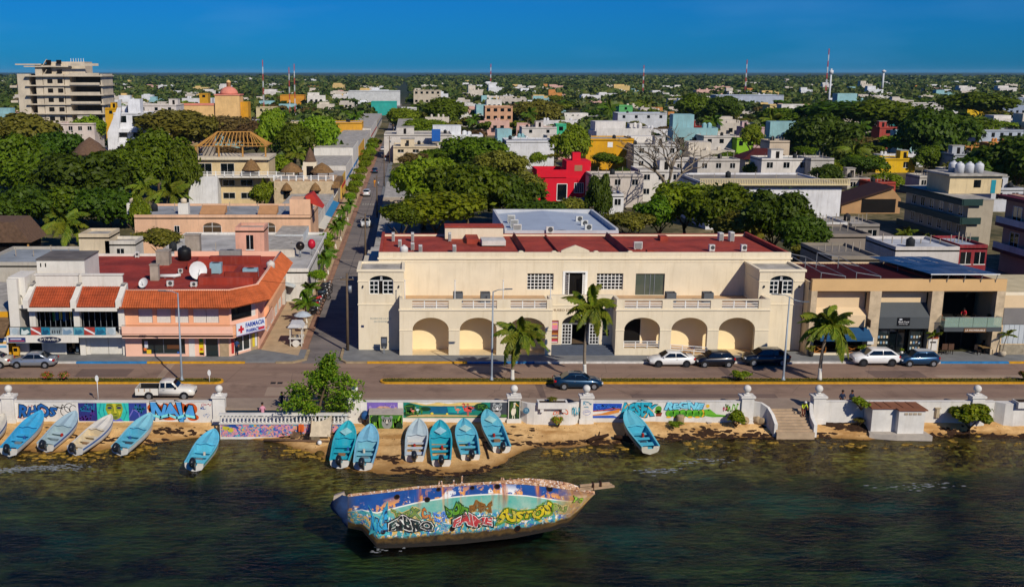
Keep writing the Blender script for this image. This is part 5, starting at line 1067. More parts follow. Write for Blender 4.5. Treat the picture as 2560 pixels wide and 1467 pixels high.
def dive_shop():
 T = thing('dive_shop','white dive shop with tiled canopies, banner balcony and red flat roof','building',(-34.5,102.5,0))
 Y0 = 103.0;yb = 101.35
 mb = MB();arch_wall(mb,-40.2,-28.81,.1,2.4,Y0,Y0 + .25,[(-38.9,-37.55,.15,2.0,0),(-37.4,-35.2,.15,2.0,0),(-35.1,-33.5,.15,2.05,0),(-32.6,-28.95,.15,2.1,0)]);mb.build('ground_floor',WSTUC,T)
 for a,b in ((-38.9,-37.55),(-35.1,-33.5)):
  o = box('shop_interior',DARKROOM,T,a,b,Y0 + .9,Y0 + .95,.15,2.0)
 for i,c in enumerate(['#6a4a2c','#8a6a40','#4a5a6a','#a07040']):box('display_item',paint(c),T,-35.0 + i * .38,-34.75 + i * .38,Y0 + .5,Y0 + .7,.3 + .35 * (i % 2),.8 + .4 * (i % 2))
 shutter(T,-37.4,-35.2,.15,2.0,Y0 + .15);shutter(T,-32.6,-30.8,.15,2.1,Y0 + .15);shutter(T,-30.76,-28.95,.15,2.1,Y0 + .15)
 for xx in (-33.3,-28.95):box('pier',WSTUC,T,xx - .28,xx + .28,Y0 - .25,Y0 - .003,.1,2.35)
 box('balcony_slab',WSTUC,T,-40.2,-28.82,yb,Y0 - .003,2.36,2.6);box('fascia',WSTUC,T,-40.4,-33.2,yb - .12,yb - .003,1.85,2.55)
 rl = MB().box(-40.15,-28.85,yb + .02,yb + .06,3.42,3.47)
 for k in range(15):x = -40.1 + k * .8;rl.box(x - .02,x + .02,yb + .02,yb + .06,2.6,3.42)
 rl.build('railing',mat('rail_dark','#3a3634',.6),T)
 bc = [('#c4ced2',1.0),('#3a6a74',1.1),('#b8443a',1.05),('#1c7fa0',.9),('#8fa0a6',1.15),('#b7c6cc',1.2),('#5fa8b8',1.05),('#b8443a',1.1),('#2a8fae',1.1),('#c2ccd0',1.0)]
 x = -40.05
 for i,(c,w) in enumerate(bc):
  b = box('banner',mat('banner_%d' % i,c,.6,.22,1.8),T,x,x + w - .03,yb - .02,yb - .005,2.62,3.42)
  if c == '#b8443a':MB().quad((x + .02,yb - .026,3.4),(x + .02,yb - .026,3.2),(x + w - .05,yb - .026,2.64),(x + w - .05,yb - .026,2.84)).build('white_stripe',paint('#dcdcdc'),b)
  elif i in (0,9):MB().prism(ell(x + w / 2,3.02,.3,.3),yb - .027,yb - .022,'y').build('round_emblem',paint('#9fb0b8'),b)
  elif i == 4:
   for q in range(4):MB().prism(ell(x + .22 + q * .24,2.95,.06,.2,8),yb - .027,yb - .022,'y').build('printed_diver',paint('#232a30'),b)
  elif i in (1,3,5,6,8):MB().prism([(x + .1,2.7),(x + w * .5,2.66),(x + w - .12,2.9),(x + w * .7,3.2),(x + w * .35,3.05),(x + .2,3.3)],yb - .027,yb - .022,'y').build('printed_picture',paint(['#c8d4d0','#0d4a6a','#6f8aa0','#2a6a86','#1a5a78'][[1,3,5,6,8].index(i)]),b)
  x += w
 s1 = MB().prism(ell(-36.1,2.18,1.2,.3,20),yb - .2,yb - .125,'y').build('shop_sign',paint('#18203c',.4),T);tx = MB();add_text(tx,'S•T•A•R•S',-36.1,yb - .21,2.2,.36,width=1.9,bold=.02);tx.build('lettering',paint('#d8d4c8'),s1,kind='stuff')
 s2 = box('shop_sign',paint('#2a3a70',.4),T,-40.2,-38.5,yb - .2,yb - .125,1.95,2.4);box('sign_stripe',paint('#b84a5a'),s2,-40.1,-38.6,yb - .215,yb - .205,2.02,2.12);box('sign_stripe',paint('#c8d0e0'),s2,-40.0,-38.9,yb - .215,yb - .205,2.2,2.3)
 box('upper_back',DARKROOM,T,-39.2,-28.9,105.0,105.1,2.6,5.5)
 for xx in (-37.9,-33.45,-28.95):box('column',WSTUC,T,xx - .3,xx + .3,101.9,102.5,2.6,5.4)
 box('upper_side',WSTUC,T,-40.2,-39.2,101.9,105,2.6,8.2);MB().box(-39.2,-28.81,101.95,102.15,5.2,5.55).build('lintel',WSTUC,T)
 fr = MB()
 for k in range(8):xx = -37.4 + k * .52;fr.box(xx - .02,xx + .02,102.6,102.64,2.6,5.2)
 for k in range(7):xx = -33.0 + k * .58;fr.box(xx - .02,xx + .02,102.6,102.64,2.6,5.2)
 fr.build('window_bars',GREYMETAL,T)
 for i,c in enumerate(['#3a7a3a','#2a5a8a','#c8b43a','#2a6a9a','#3c3c44','#c8a22a','#2a86a0','#6a3a3a']):box('hanging_wetsuit',paint(c),T,-36.3 + i * .34,-36.05 + i * .34,103.2,103.35,3.6 + .1 * (i % 3),4.7)
 for xa,xb in ((-37.9,-33.7),(-33.2,-29.2)):
  tile_roof('canopy_tiles',T,(xa,101.2,5.5),(xb,101.2,5.5),(xb,103.6,7.1),(xa,103.6,7.1),TILE2)
  box('canopy_fascia',WSTUC,T,xa - .1,xb + .1,101.05,101.2,5.12,5.48);box('parapet',WSTUC,T,xa,xb + .1,103.6,103.9,5.5,8.3);box('parapet_cap',WSTUC,T,xa - .1,xb + .2,103.5,104,8.301,8.42)
 for xx in (-38.2,-33.45,-28.95):
  MB().prism([(101.1,5.4),(101.1,6.2),(101.7,6.4),(103.7,7.4),(104,7.4),(104,5.4)],xx - .28,xx + .28,'x').build('sloped_pier',WSTUC,T);box('pier_top',mat('grey_screed','#b9b4aa'),T,xx - .2,xx + .2,103.1,103.9,7.41,7.5)
 tw = MB();arch_wall(tw,-40.3,-38.6,5.0,8.3,102.5,102.75,[(-39.5,-38.95,5.0,6.2,.3)]);tw.box(-40.3,-38.6,102.76,106,5,8.3);tw.build('stair_tower',WSTUC,T)
 st = MB().box(-38.55,-33.6,106,111,6,9.4).build('stair_tower',WSTUC,T);box('tower_roof',mat('dark_screed','#6f6a66',.9,.2,.8),st,-38.6,-33.55,105.9,111.1,9.401,9.55)
 for xx in (-40.1,-39.8,-38.2,-37.7):box('slot',DARKROOM,T,xx,xx + .12,102.48 if xx < -39 else 105.98,102.498 if xx < -39 else 105.998,7.6 if xx < -39 else 8.7,8.0 if xx < -39 else 9.1)
 box('roof',REDROOF_B,T,-39,-28.81,104.0,126,6.0,6.3);box('side_wall',WSTUC,T,-39.3,-39.01,106,126.2,0,6.9);box('rear_wall',WSTUC,T,-39,-28.81,126.01,126.25,0,6.6)
 return T
dive_shop()
# --- far-left neighbour
t = thing('yellow_shop','yellow shop with thatched awning at the far left picture edge','building',(-44,103,0))
MB().box(-52,-40.5,103,118,0,4.6).build('walls',mat('ochre_wall','#d59a1c',.85,.08,.6),t);MB().prism([(100.6,2.5),(100.6,2.7),(103.4,4.3),(103.4,4.1)],-52,-40.45,'x').build('thatched_awning',mat('grey_thatch','#7a6248',.95,.25,3,bump=.5),t);box('roof',mat('grey_screed','#b9b4aa'),t,-52,-40.6,103.2,118,4.61,4.7)
box('poster',paint('#d8d2cc'),t,-41.9,-40.9,101.9,101.95,.2,2.5);
p = thing('poster_stand','white price poster stand with red 2x print at the shop front','sign',(-41.0,101.6,.15));MB().box(-.55,.55,-.04,.04,0,2.2).build('board',paint('#d9d4ce'),p,local=True);m = MB();add_text(m,'2x',-.1,-.05,.45,.6,bold=.03);m.build('lettering',paint('#c03a2c'),p,local=True,kind='stuff')
for i,(z,c) in enumerate([(1.9,'#3a6aa8'),(1.5,'#d8a850'),(1.1,'#5a9ac0')]):MB().box(-.4,.4,-.05,-.042,z,z + .22).build('printed_panel',paint(c),p,local=True)
t = thing('newspaper_box','yellow street dispenser beside the price poster','dispenser',(-39.9,102.2,.15));MB().box(-.3,.3,-.25,.25,.2,1.05,bev=.04).build('body',paint('#d09a1c'),t,local=True);MB().box(-.25,.25,-.2,.2,0,.2).build('base',paint('#3a3a3a'),t,local=True);MB().box(-.2,.2,-.262,-.252,.6,.95).build('panel',GLASS,t,local=True)
# --- rooftop items of the two left buildings
def dish(x,y,z,r,label,az=0.3,group='satellite dishes on the rooftops',el=35):
 t = thing('satellite_dish',label,'satellite dish',(x,y,z),az,group);
 q = Matrix.Rotation(R(90 - el),4,'X');K = 16;rings = []
 for k in range(5):
  rr = r * k / 4 + .001;rings.append([tuple(q @ Vector((rr * math.cos(2 * math.pi * j / K),rr * math.sin(2 * math.pi * j / K),.28 * (k / 4) ** 2 * r)) + Vector((0,0,r * 1.05))) for j in range(K)])
 MB().loft(rings,caps=False).build('bowl',WHITEMETAL,t,local=True);MB().tube([(0,0,0),(0,.1,r)],.05,6).build('mast',GREYMETAL,t,local=True);MB().bar((0,0,r * .2),tuple(q @ Vector((0,0,r * .8)) + Vector((0,0,r * 1.05))),.04).build('feed_arm',GREYMETAL,t,local=True);return t
def on_roof(zx,zy,z):return G(*z1(zx,zy),z)
x,y,z = on_roof(1345,205,6.3);water_tank(x,y,z,.82,1.7,'#191b1d','big black water tank at the back of the red flat roof')
x,y,z = on_roof(1440,350,6.3);dish(x,y,z,1.0,'large white satellite dish in the middle of the red flat roof',.5,el=15)
x,y,z = on_roof(1050,412,6.3);dish(x,y,z,.55,'small satellite dish at the front edge of the red flat roof',-.4,el=30)
BAC = mat('ac_blue','#8fb0bc',.5,.08,3);GAC = mat('ac_grey','#8e8b88',.6,.1,3)
for zx,zy,w,d,h,lab,c in [(1575,300,1.3,1.1,1.2,'pale blue box air conditioner behind the large satellite dish',BAC),(1825,335,1.6,1.1,1.1,'pale blue box air conditioner nearest the street on the red roof',BAC),(1680,195,2.6,1.2,1.1,'long grey air conditioner at the back of the red flat roof',GAC),(1412,398,.7,.5,.5,'small cream unit in front of the large satellite dish',AC_W),(1240,395,.7,.5,.6,'small white fan unit beside the small dish',AC_W),(1000,185,.5,.5,.7,'small white unit at back left of the red flat roof',AC_W),(1315,300,.5,.4,.5,'small white box left of the large satellite dish',AC_W)]:
 x,y,z = on_roof(zx,zy,6.3);ac_unit(x,y,z,w,d,h,lab,face=2 if w > 1 else 0,col=c)
x,y,z = on_roof(1970,240,6.9);water_tank(x,y,6.3,.5,1.1,'#cfc6bc','pale round tank by the tiled street eave')
CONC = mat('raw_concrete','#a89e90',.95,.2,.8,stain=.4,stain_col='#5c5248')
for zx,zy,w,d,h,lab in [(1195,235,1.5,1.5,1.6,'stained beige block on the red flat roof left of the black tank'),(1130,350,.9,.7,1.7,'narrow pale chimney block left of the large dish'),(1410,160,1.8,1.2,2.4,'crumbling white masonry stack behind the black tank')]:
 x,y,z = on_roof(zx,zy,6.3);t = thing('roof_block',lab,'chimney block',(x,y,z),group='masonry blocks on the red flat roof');MB().box(-w / 2,w / 2,-d / 2,d / 2,0,h).build('block',CONC,t,local=True);MB().box(-w / 2 - .06,w / 2 + .06,-d / 2 - .06,d / 2 + .06,h + .001,h + .1).build('cap',CONC,t,local=True)
t = thing('horizontal_duct','white pipe lying on the red roof left of the large dish','pipe',on_roof(1250,335,6.3));MB().tube([(-1.2,-.1,.25),(.4,0,.25),(.9,.3,.3)],.2,8).build('pipe',WHITEMETAL,t,local=True);MB().box(-.8,-.6,-.15,.15,0,.1).box(.2,.4,-.1,.2,0,.1).build('support',GREYMETAL,t,local=True)
# == restaurant and jewellery block right of the museum
STONE = mat('travertine','#cdb898',.75,.16,1.5,fine=.1);OCHRE = mat('ochre_fascia','#d0ab78',.85,.05,.5,fine=.03);CREAMB = mat('cream_wall_b','#d9c09a',.85,.05,.5,fine=.03)
GREYP = mat('grey_render','#4a4f52',.7,.06,.8);BLACKF = mat('black_frame','#15161a',.4,.05,2)
def restaurant_block():
 T = thing('restaurant_block','tan two-storey block of shops and restaurants with solar roof','building',(50.5,102.9,0))
 Y0 = 102.9;XL,XR = 40.75,60.4
 box('fascia',OCHRE,T,XL,XR,Y0,Y0 + .4,6.8,8.0)
 for a,b in ((40.75,41.35),(46.7,47.86),(52.98,54.15),(59.53,60.4)):
  c = box('stone_column',STONE,T,a,b,Y0 + .01,Y0 + .8,.1,6.8)
 box('bay_soffit',OCHRE,T,41.35,59.53,Y0 + .41,Y0 + 2.2,6.6,6.8)
 box('side_wall',CREAMB,T,40.76,41.0,Y0 + .81,116,0,7.6);box('side_wall',CREAMB,T,60.1,60.38,Y0 + .81,116,0,7.6);box('rear_wall',CREAMB,T,41.0,60.1,115.8,116,0,7.4)
 box('recess_wall',CREAMB,T,41.35,46.7,Y0 + 1.1,Y0 + 1.3,3.0,6.6);box('recess_wall',OCHRE,T,41.35,46.7,Y0 + .3,Y0 + 1.09,3.0,4.4) if 0 else MB().prism([(Y0 + 1.09,3.0),(Y0 + .25,3.0),(Y0 + .25,4.2),(Y0 + 1.09,4.9)],41.36,46.69,'x').build('sloped_apron',CREAMB,T)
 box('restaurant_interior',DARKROOM,T,41.35,46.7,Y0 + 2.6,Y0 + 2.7,.1,3.0);box('sill_step',CREAM2,T,41.0,46.6,Y0 - .1,Y0 + .2,.1,.32)
 aw = MB().prism([(Y0 - 1.1,2.05),(Y0 - 1.1,2.2),(Y0 + .2,2.95),(Y0 + .24,2.85)],41.6,46.9,'x').build('awning',mat('navy_awning','#1c4a70',.7,.1,1),T);box('awning_valance',mat('navy_awning','#1c4a70'),aw,41.6,46.9,Y0 - 1.12,Y0 - 1.08,1.85,2.06);box('warm_strip',paint('#d0b45a'),T,42.2,46.2,Y0 + .3,Y0 + .34,2.1,2.25)
 for a,b in ((41.5,42.7),(44.6,46.2)):
  f = MB();f.box(a,b,Y0 - .02,Y0 + .03,1.05,1.12);f.box(a,b,Y0 - .02,Y0 + .03,.35,.42);f.box(a,a + .06,Y0 - .02,Y0 + .03,.42,1.05);f.box(b - .06,b,Y0 - .02,Y0 + .03,.42,1.05);f.bar((a,Y0,.4),(b,Y0,1.08),.05,.06);f.bar((a,Y0 + .02,1.08),(b,Y0 + .02,.4),.05,.06);f.build('timber_barrier',mat('orange_timber','#b0702c',.7,.15,3),T)
 box('menu_board',paint('#d8d6d0'),T,46.75,47.4,Y0 - .25,Y0 - .2,1.3,2.0);
 hs = MB().box(46.55,46.62,Y0 - .9,Y0 - .0,3.2,4.0).build('hanging_sign',mat('brown_sign','#3c2a20',.6),T)
 box('recess_wall',CREAMB,T,47.86,52.98,Y0 + 1.1,Y0 + 1.3,5.2,6.6)
 MB().prism([(Y0 + 1.09,2.9),(Y0 - .02,2.9),(Y0 - .02,4.1),(Y0 + 1.09,5.4)],47.87,52.97,'x').build('grey_hood',GREYP,T)
 sg = box('shop_sign',paint('#101014',.4),T,49.7,50.95,Y0 - .1,Y0 - .03,3.25,4.05);m = MB();add_text(m,'Black Coral',50.32,Y0 - .108,3.62,.24,width=1.05,bold=.012);add_text(m,'Jewelry Boutique',50.32,Y0 - .108,3.4,.15,width=.9);m.build('lettering',paint('#d8d8d8'),sg,kind='stuff');MB().prism(ell(50.0,3.88,.16,.1),Y0 - .108,Y0 - .101,'y').build('round_emblem',paint('#b8bcc0'),sg)
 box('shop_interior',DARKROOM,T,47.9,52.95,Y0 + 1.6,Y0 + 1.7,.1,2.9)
 for a,b in ((47.95,49.2),(51.3,52.6)):
  w = box('shop_window',GLASS2,T,a,b,Y0 + .5,Y0 + .53,.2,2.7)
  for k in range(3):
   for q in range(4):box('display_item',paint(['#9fb4bc','#d8c8a8','#6f8fa8','#b8a890'][(k + q) % 4]),w,a + .12 + q * .28,a + .3 + q * .28,Y0 + .38,Y0 + .44,.6 + k * .6,.85 + k * .6)
  MB().box(a,a + .06,Y0 + .3,Y0 + .36,.1,2.8).box(b - .06,b,Y0 + .3,Y0 + .36,.1,2.8).box(a,b,Y0 + .3,Y0 + .36,2.72,2.8).build('frame',BLACKF,w)
 dd = box('shop_door',GLASS,T,49.3,51.2,Y0 + .9,Y0 + .93,.15,2.6);MB().box(50.2,50.27,Y0 + .8,Y0 + .86,.15,2.6).box(49.3,49.36,Y0 + .8,Y0 + .86,.15,2.6).box(51.14,51.2,Y0 + .8,Y0 + .86,.15,2.6).build('frame',BLACKF,dd)
 box('red_plaque',mat('terracotta_plaque','#b0522c',.7),T,53.05,54.05,Y0 - .06,Y0 - .002,1.85,2.35);box('white_panel',paint('#d4d0c8'),T,53.1,54.0,Y0 - .05,Y0 - .002,.6,1.8);box('black_band',BLACKF,T,53.25,53.85,Y0 - .06,Y0 - .051,1.4,1.55)
 box('terrace_back',DARKROOM,T,54.15,59.53,Y0 + 4,Y0 + 4.1,3.2,6.6);box('lower_back',DARKROOM,T,54.15,59.53,Y0 + 2.8,Y0 + 2.9,.1,3.0);box('balcony_slab',mat('green_slab','#5e665a',.6),T,54.0,59.8,Y0 - 1.0,Y0 + 4,2.95,3.25);box('balcony_fascia',GREYP,T,54.0,59.8,Y0 - 1.06,Y0 - 1.003,2.85,3.3)
 gp = glass_dark('balcony_glass','#5a6a62',.05);g2,ntg,bg = new_mat('clear_glass');bg.inputs['Base Color'].default_value = lin('#a8c4b4');bg.inputs['Alpha'].default_value = .35;bg.inputs['Roughness'].default_value = .05
 for k in range(4):MB().box(54.05 + k * 1.43,55.44 + k * 1.43,Y0 - .98,Y0 - .96,3.26,4.3).build('glass_panel',g2,T)
 MB().box(54.03,54.05,Y0 - .98,Y0,3.26,4.3).build('glass_panel',g2,T);MB().box(59.77,59.79,Y0 - .98,Y0,3.26,4.3).build('glass_panel',g2,T);MB().box(54.0,59.8,Y0 - 1.0,Y0 - .95,4.301,4.34).build('handrail',GREYMETAL,T)
 sg = box('restaurant_sign',mat('brown_sign2','#7a5a3c',.6),T,56.0,58.2,Y0 - 1.13,Y0 - 1.065,2.8,3.2);m = MB();add_text(m,'LA INOMBRABLE',57.1,Y0 - 1.14,3.0,.26,width=2.0,bold=.015);m.build('lettering',paint('#e0d8cc'),sg,kind='stuff')
 for xx in (54.6,56.2,57.8,59.2):box('mullion',BLACKF,T,xx - .05,xx + .05,Y0 + 2.5,Y0 + 2.6,.1,2.95)
 MB().add([(41,Y0 + .4,7.75),(60.1,Y0 + .4,7.75),(60.1,115.8,7.25),(41,115.8,7.25)],[(0,1,2,3)]).build('roof',mat('maroon_roof','#5c1f1c',.7,.12,.5),T)
 rb = MB()
 for k in range(62):x = 41.2 + k * .305;rb.bar((x,Y0 + .45,7.77),(x,115.7,7.27),.05,.05)
 rb.build('roof_corrugation',mat('maroon_roof','#5c1f1c'),T,kind='stuff')
 pv,ntp,bp = new_mat('solar_cell');v = mapping(ntp,(1,1,1),src='Position');c = mixc(ntp,noise(ntp,v,.5,3,.5,.35,.65),lin('#101826'),lin('#3c4658'));ntp.links.new(c,bp.inputs['Base Color']);bp.inputs['Roughness'].default_value = .3;bp.inputs['Specular IOR Level'].default_value = .4
 for r in range(7):
  for c in range(4):
   y0 = 102.5 + r * 2.08;x0 = 52.45 + c * 1.72;za = 8.62 - r * .11;zb = za - .1
   p = MB().add([(x0,y0,za),(x0 + 1.66,y0,za),(x0 + 1.66,y0 + 2.0,zb),(x0,y0 + 2.0,zb)],[(0,1,2,3)]).add([(x0,y0,za - .04),(x0 + 1.66,y0,za - .04),(x0 + 1.66,y0,za),(x0,y0,za)],[(0,1,2,3)]).build('solar_panel',pv,T)
 MB().box(52.4,59.35,102.44,102.48,8.55,8.66).build('array_edge',WHITEMETAL,T)
 ps = MB()
 for x in (52.6,54.3,56,57.7,59.2):ps.bar((x,102.9,7.7),(x,102.6,8.6),.05);ps.bar((x,110,7.3),(x,110,8.1),.05)
 ps.build('array_support',GREYMETAL,T,kind='stuff')
 for i,xo in enumerate((41.6,45.2)):
  fr = MB();a = (xo + .4,104.0,8.5);b = (xo - .6,112,9.2);c = (xo + 2.9,104.0,8.1);d = (xo + 1.8,112,8.7)
  for p,q in ((a,b),(b,d),(d,c),(c,a)):fr.bar(p,q,.06)
  for p in (a,b,c,d):fr.bar(p,(p[0],p[1],7.4),.05)
  fr.bar((xo - .1,108,8.85),(xo + 2.4,108,8.4),.05);fr.build('empty_panel_frame',GREYMETAL,T)
 return T
restaurant_block()
t = thing('shuttered_shop','low cream shop with grey band and white shutters at the right edge','building',(66,103,0))
MB().box(60.55,76,103.2,114,0,6.3).build('walls',mat('cream_wall_b','#d9c09a'),t);box('grey_band',GREYP if 0 else mat('mid_grey_render','#7d7a78',.8,.08,.6),t,60.56,76,103.1,103.198,3.3,5.0)
for k in range(3):shutter(t,60.7 + k * 4.3,64.9 + k * 4.3,1.25,3.25,103.2,m=mat('pale_shutter','#b9c0c4',.5,.06,1),sp=.5)
MB().box(60.56,76,102.95,103.198,.1,1.15).build('stone_base',mat('stone_cladding','#a39882',.85,.2,2),t);box('roof',mat('cream_roof','#cdbf9a',.85,.12,.6),t,60.6,76,103.4,113.9,6.301,6.36);box('roof_edge',CREAM2,t,60.55,76,103.2,103.4,6.301,6.6)
CH = mat('rattan_brown','#5a4030',.8,.15,4);TB = mat('table_dark','#2e2622',.5,.1,3)
def chair(x,y,z,rz,label,sc=1.0,m=None,group='chairs of the pavement restaurant'):
 t = thing('chair',label,'chair',(x,y,z),rz,group,sc);m = m or CH
 MB().box(-.24,.24,-.24,.24,.44,.5).build('seat',m,t,local=True);MB().box(-.24,.24,.2,.26,.5,1.0).build('backrest',m,t,local=True)
 for a in (-.2,.2):
  for b in (-.2,.2):MB().box(a - .025,a + .025,b - .025,b + .025,0,.44).build('leg',TB,t,local=True)
def table(x,y,z,label,h=.75,w=.8,group='tables of the pavement restaurant',m=None):
 t = thing('table',label,'table',(x,y,z),0,group);MB().box(-w / 2,w / 2,-w / 2,w / 2,h - .05,h).build('tabletop',m or TB,t,local=True);MB().cyl((0,0,0),.05,h - .05,8).build('leg',TB,t,local=True);MB().cyl((0,0,0),.25,.04,10).build('base',TB,t,local=True)
for i,(zx,zy) in enumerate([(1520,1090),(1580,1090)]):x,y,z = G(*z4(zx,zy),.15);chair(x,y,z,math.pi,['left','right'][i] + ' of two brown high-back chairs beside the white wall panel',1.15)
for i,(zx,zy) in enumerate([(1850,1095),(1980,1090),(1905,1040)]):x,y,z = G(*z4(zx,zy),.15);chair(x,y,z,[0.4,-.8,math.pi][i],['dark chair left of','dark chair right of','dark chair behind'][i] + ' the pavement table under the restaurant balcony',1.0,TB)
x,y,z = G(*z4(1915,1085),.15);table(x,y,z,'pavement table under the restaurant balcony',w=1.0,m=mat('table_tan','#8a7048',.6))
for i,xx in enumerate((55.2,57.0,58.6)):table(xx,103.3,3.25,['left','middle','right'][i] + ' table on the glass-railed restaurant balcony',m=mat('table_tan','#8a7048') if i == 1 else None,group='tables on the restaurant balcony');chair(xx - .55,103.4,3.25,1.4,'chair left of the ' + ['left','middle','right'][i] + ' table on the glass-railed balcony',m=mat('chair_orange','#a8622c',.7) if i == 0 else TB,group='chairs on the restaurant balcony');chair(xx + .55,103.5,3.25,-1.4,'chair right of the ' + ['left','middle','right'][i] + ' table on the glass-railed balcony',m=TB,group='chairs on the restaurant balcony')
# == vehicles
TYRE = mat('tyre_rubber','#17171a',.85,.05,6);RIM = mat('alloy_rim','#a8adb2',.35,.05,6,metal=.7);RIMD = mat('dark_rim','#4a4d52',.35,.05,6,metal=.7)
CARGLASS = glass_dark('car_glass','#0d1418',.04);LAMPW = mat('headlamp_clear','#d8dde0',.15,.02,4,spec=.6);LAMPR = mat('tail_lamp_red','#a01418',.25,.02,4);BLKP = mat('black_plastic','#1a1b1d',.6,.05,5)
CAR_KINDS = {
 'sedan':dict(L=4.5,W=1.76,body=[(0,.34,.58,.62),(.02,.24,.70,.78),(.12,.22,.84,.97),(.27,.2,.94,1),(.5,.2,.96,1),(.75,.2,1.0,1),(.88,.24,1.03,.97),(.975,.3,1.0,.85),(1,.42,.85,.72)],cab=(.25,.42,.68,.87),belt=.94,roof=1.45,wh=(.19,.8),wr=.32),
 'hatch':dict(L=3.75,W=1.68,body=[(0,.34,.6,.65),(.02,.25,.74,.8),(.12,.22,.9,.97),(.24,.2,.98,1),(.6,.2,1.0,1),(.88,.22,1.04,.98),(.97,.28,1.02,.9),(1,.4,.9,.8)],cab=(.22,.4,.84,.975),belt=.98,roof=1.5,wh=(.19,.82),wr=.31),
 'suv':dict(L=4.55,W=1.84,body=[(0,.4,.72,.68),(.02,.28,.9,.82),(.12,.26,1.02,.97),(.26,.25,1.1,1),(.6,.25,1.12,1),(.88,.28,1.16,.98),(.97,.35,1.12,.9),(1,.5,.98,.8)],cab=(.23,.4,.8,.965),belt=1.09,roof=1.64,wh=(.19,.81),wr=.36),
 'pickup':dict(L=5.2,W=1.75,body=[(0,.42,.74,.85),(.02,.34,.9,.95),(.1,.34,1.0,1),(.27,.34,1.05,1),(.6,.34,1.06,1)],cab=(.27,.37,.585,.6),belt=1.05,roof=1.64,wh=(.17,.77),wr=.34)}
def car(kind,px,py,face,label,col,rim=None,roof_col=None,name='parked_car',cat='car',rz=None,pos=None,extra=None,sc=1.0,metal=.25):
 K = CAR_KINDS[kind];L,W = K['L'],K['W'] / 2;x,y,_ = pos or G(px,py,0)
 t = thing(name,label,cat,(x,y + (K['W'] / 2 if not pos else 0),.004),(math.pi if face < 0 else 0) if rz is None else rz,scale=sc)   # front along +x
 P = mat('carpaint_' + col.strip('#'),col,.28,.03,1,metal=metal,coat=.6,fine=.02,spec=.5)
 X = lambda f:L * (.5 - f)
 b = MB();b.loft([[(X(f),-W * w,zb + .12),(X(f),-W * w * 1.0,zb + .5 * (zt - zb)),(X(f),-W * w * .965,zt - .09),(X(f),-W * w * .84,zt),(X(f),0,zt + .03),(X(f),W * w * .84,zt),(X(f),W * w * .965,zt - .09),(X(f),W * w,zb + .5 * (zt - zb)),(X(f),W * w,zb + .12),(X(f),W * w * .8,zb),(X(f),-W * w * .8,zb)] for f,zb,zt,w in K['body']])
 b.build('body',P,t,local=True)
 c0,c1,c2,c3 = K['cab'];bz,rz_ = K['belt'],K['roof'];wb,wr = W * .93,W * .74
 st = [(c0,bz + .0,.96),(c0 + (c1 - c0) * .97,rz_ - .03,1),(c1 + .05,rz_,1),((c1 + c2) / 2,rz_ + .02,1),(c2,rz_ - .02,1),(c3,bz + (.03 if kind != 'hatch' else .08),.96)]
 def ringc(f,zr,w):h = (zr - bz) / (rz_ - bz);yr = wb + (wr - wb) * min(h,1);return [(X(f),-wb * w,bz - .12),(X(f),-yr * w,zr - .05),(X(f),-yr * w * .86,zr),(X(f),yr * w * .86,zr),(X(f),yr * w,zr - .05),(X(f),wb * w,bz - .12)]
 MB().loft([ringc(*s) for s in st]).build('cabin',P,t,local=True)
 if roof_col:
  rp = mat('carpaint_' + roof_col.strip('#'),roof_col,.28,.03,1,coat=.6);MB().loft([[(X(f),-wr * .84,z),(X(f),wr * .84,z)] for f,z in ((c1 + .01,rz_ + .006),((c1 + c2) / 2,rz_ + .03),(c2,rz_ - .008))],closed=False).build('roof_panel',rp,t,local=True)
 def cabpt(f,h,s):      # on the cabin side
  return (X(f),s * (wb + (wr - wb) * h + .014),bz + (rz_ - bz) * h)
 def fr(h):return c0 + (c1 - c0) * h
 def rr(h):return c3 + (c2 - c3) * h
 mid = (c1 + c2) / 2 + .015
 for s in (-1,1):
  wins = [(fr(.1) + .035,fr(.82) + .035,mid - .008,mid - .008),(mid + .008,mid + .008,rr(.82) - .045,rr(.1) - .045)] if kind != 'pickup' else [(fr(.1) + .03,fr(.82) + .03,.475,.475),(.495,.495,.57,.57)]
  for a0,a1,b1,b0 in wins:
   MB().quad(cabpt(a0,.1,s),cabpt(b0,.1,s),cabpt(b1,.82,s),cabpt(a1,.82,s)).build('side_window',CARGLASS,t,local=True)
  xm = X(fr(.2) + .02);MB().box(xm - .09,xm + .06,s * (wb + .04) - .07,s * (wb + .04) + .07,bz - .02,bz + .12).build('mirror',P if kind != 'pickup' else BLKP,t,local=True)
  hd = MB();hd.box(X(mid + .02) - .1,X(mid + .02) + .08,s * W * .985 - .02,s * W * .985 + .02,bz - .16,bz - .12);hd.build('door_handle',RIM,t,local=True)
 def endq(f0,h0,f1,h1,nm):
  w0 = (wb + (wr - wb) * h0) * .88;w1 = (wb + (wr - wb) * h1) * .84;z0 = bz + (rz_ - bz) * h0;z1 = bz + (rz_ - bz) * h1;dx = .02 if nm == 'windscreen' else -.02
  MB().quad((X(f0) + dx,-w0,z0 + .03),(X(f0) + dx,w0,z0 + .03),(X(f1) + dx,w1,z1 + .012),(X(f1) + dx,-w1,z1 + .012)).build(nm,CARGLASS,t,local=True)
 endq(fr(.08),.08,fr(.9),.9,'windscreen')
 if kind != 'pickup':endq(rr(.12),.14,rr(.9),.9,'rear_window')
 wr_ = K['wr']
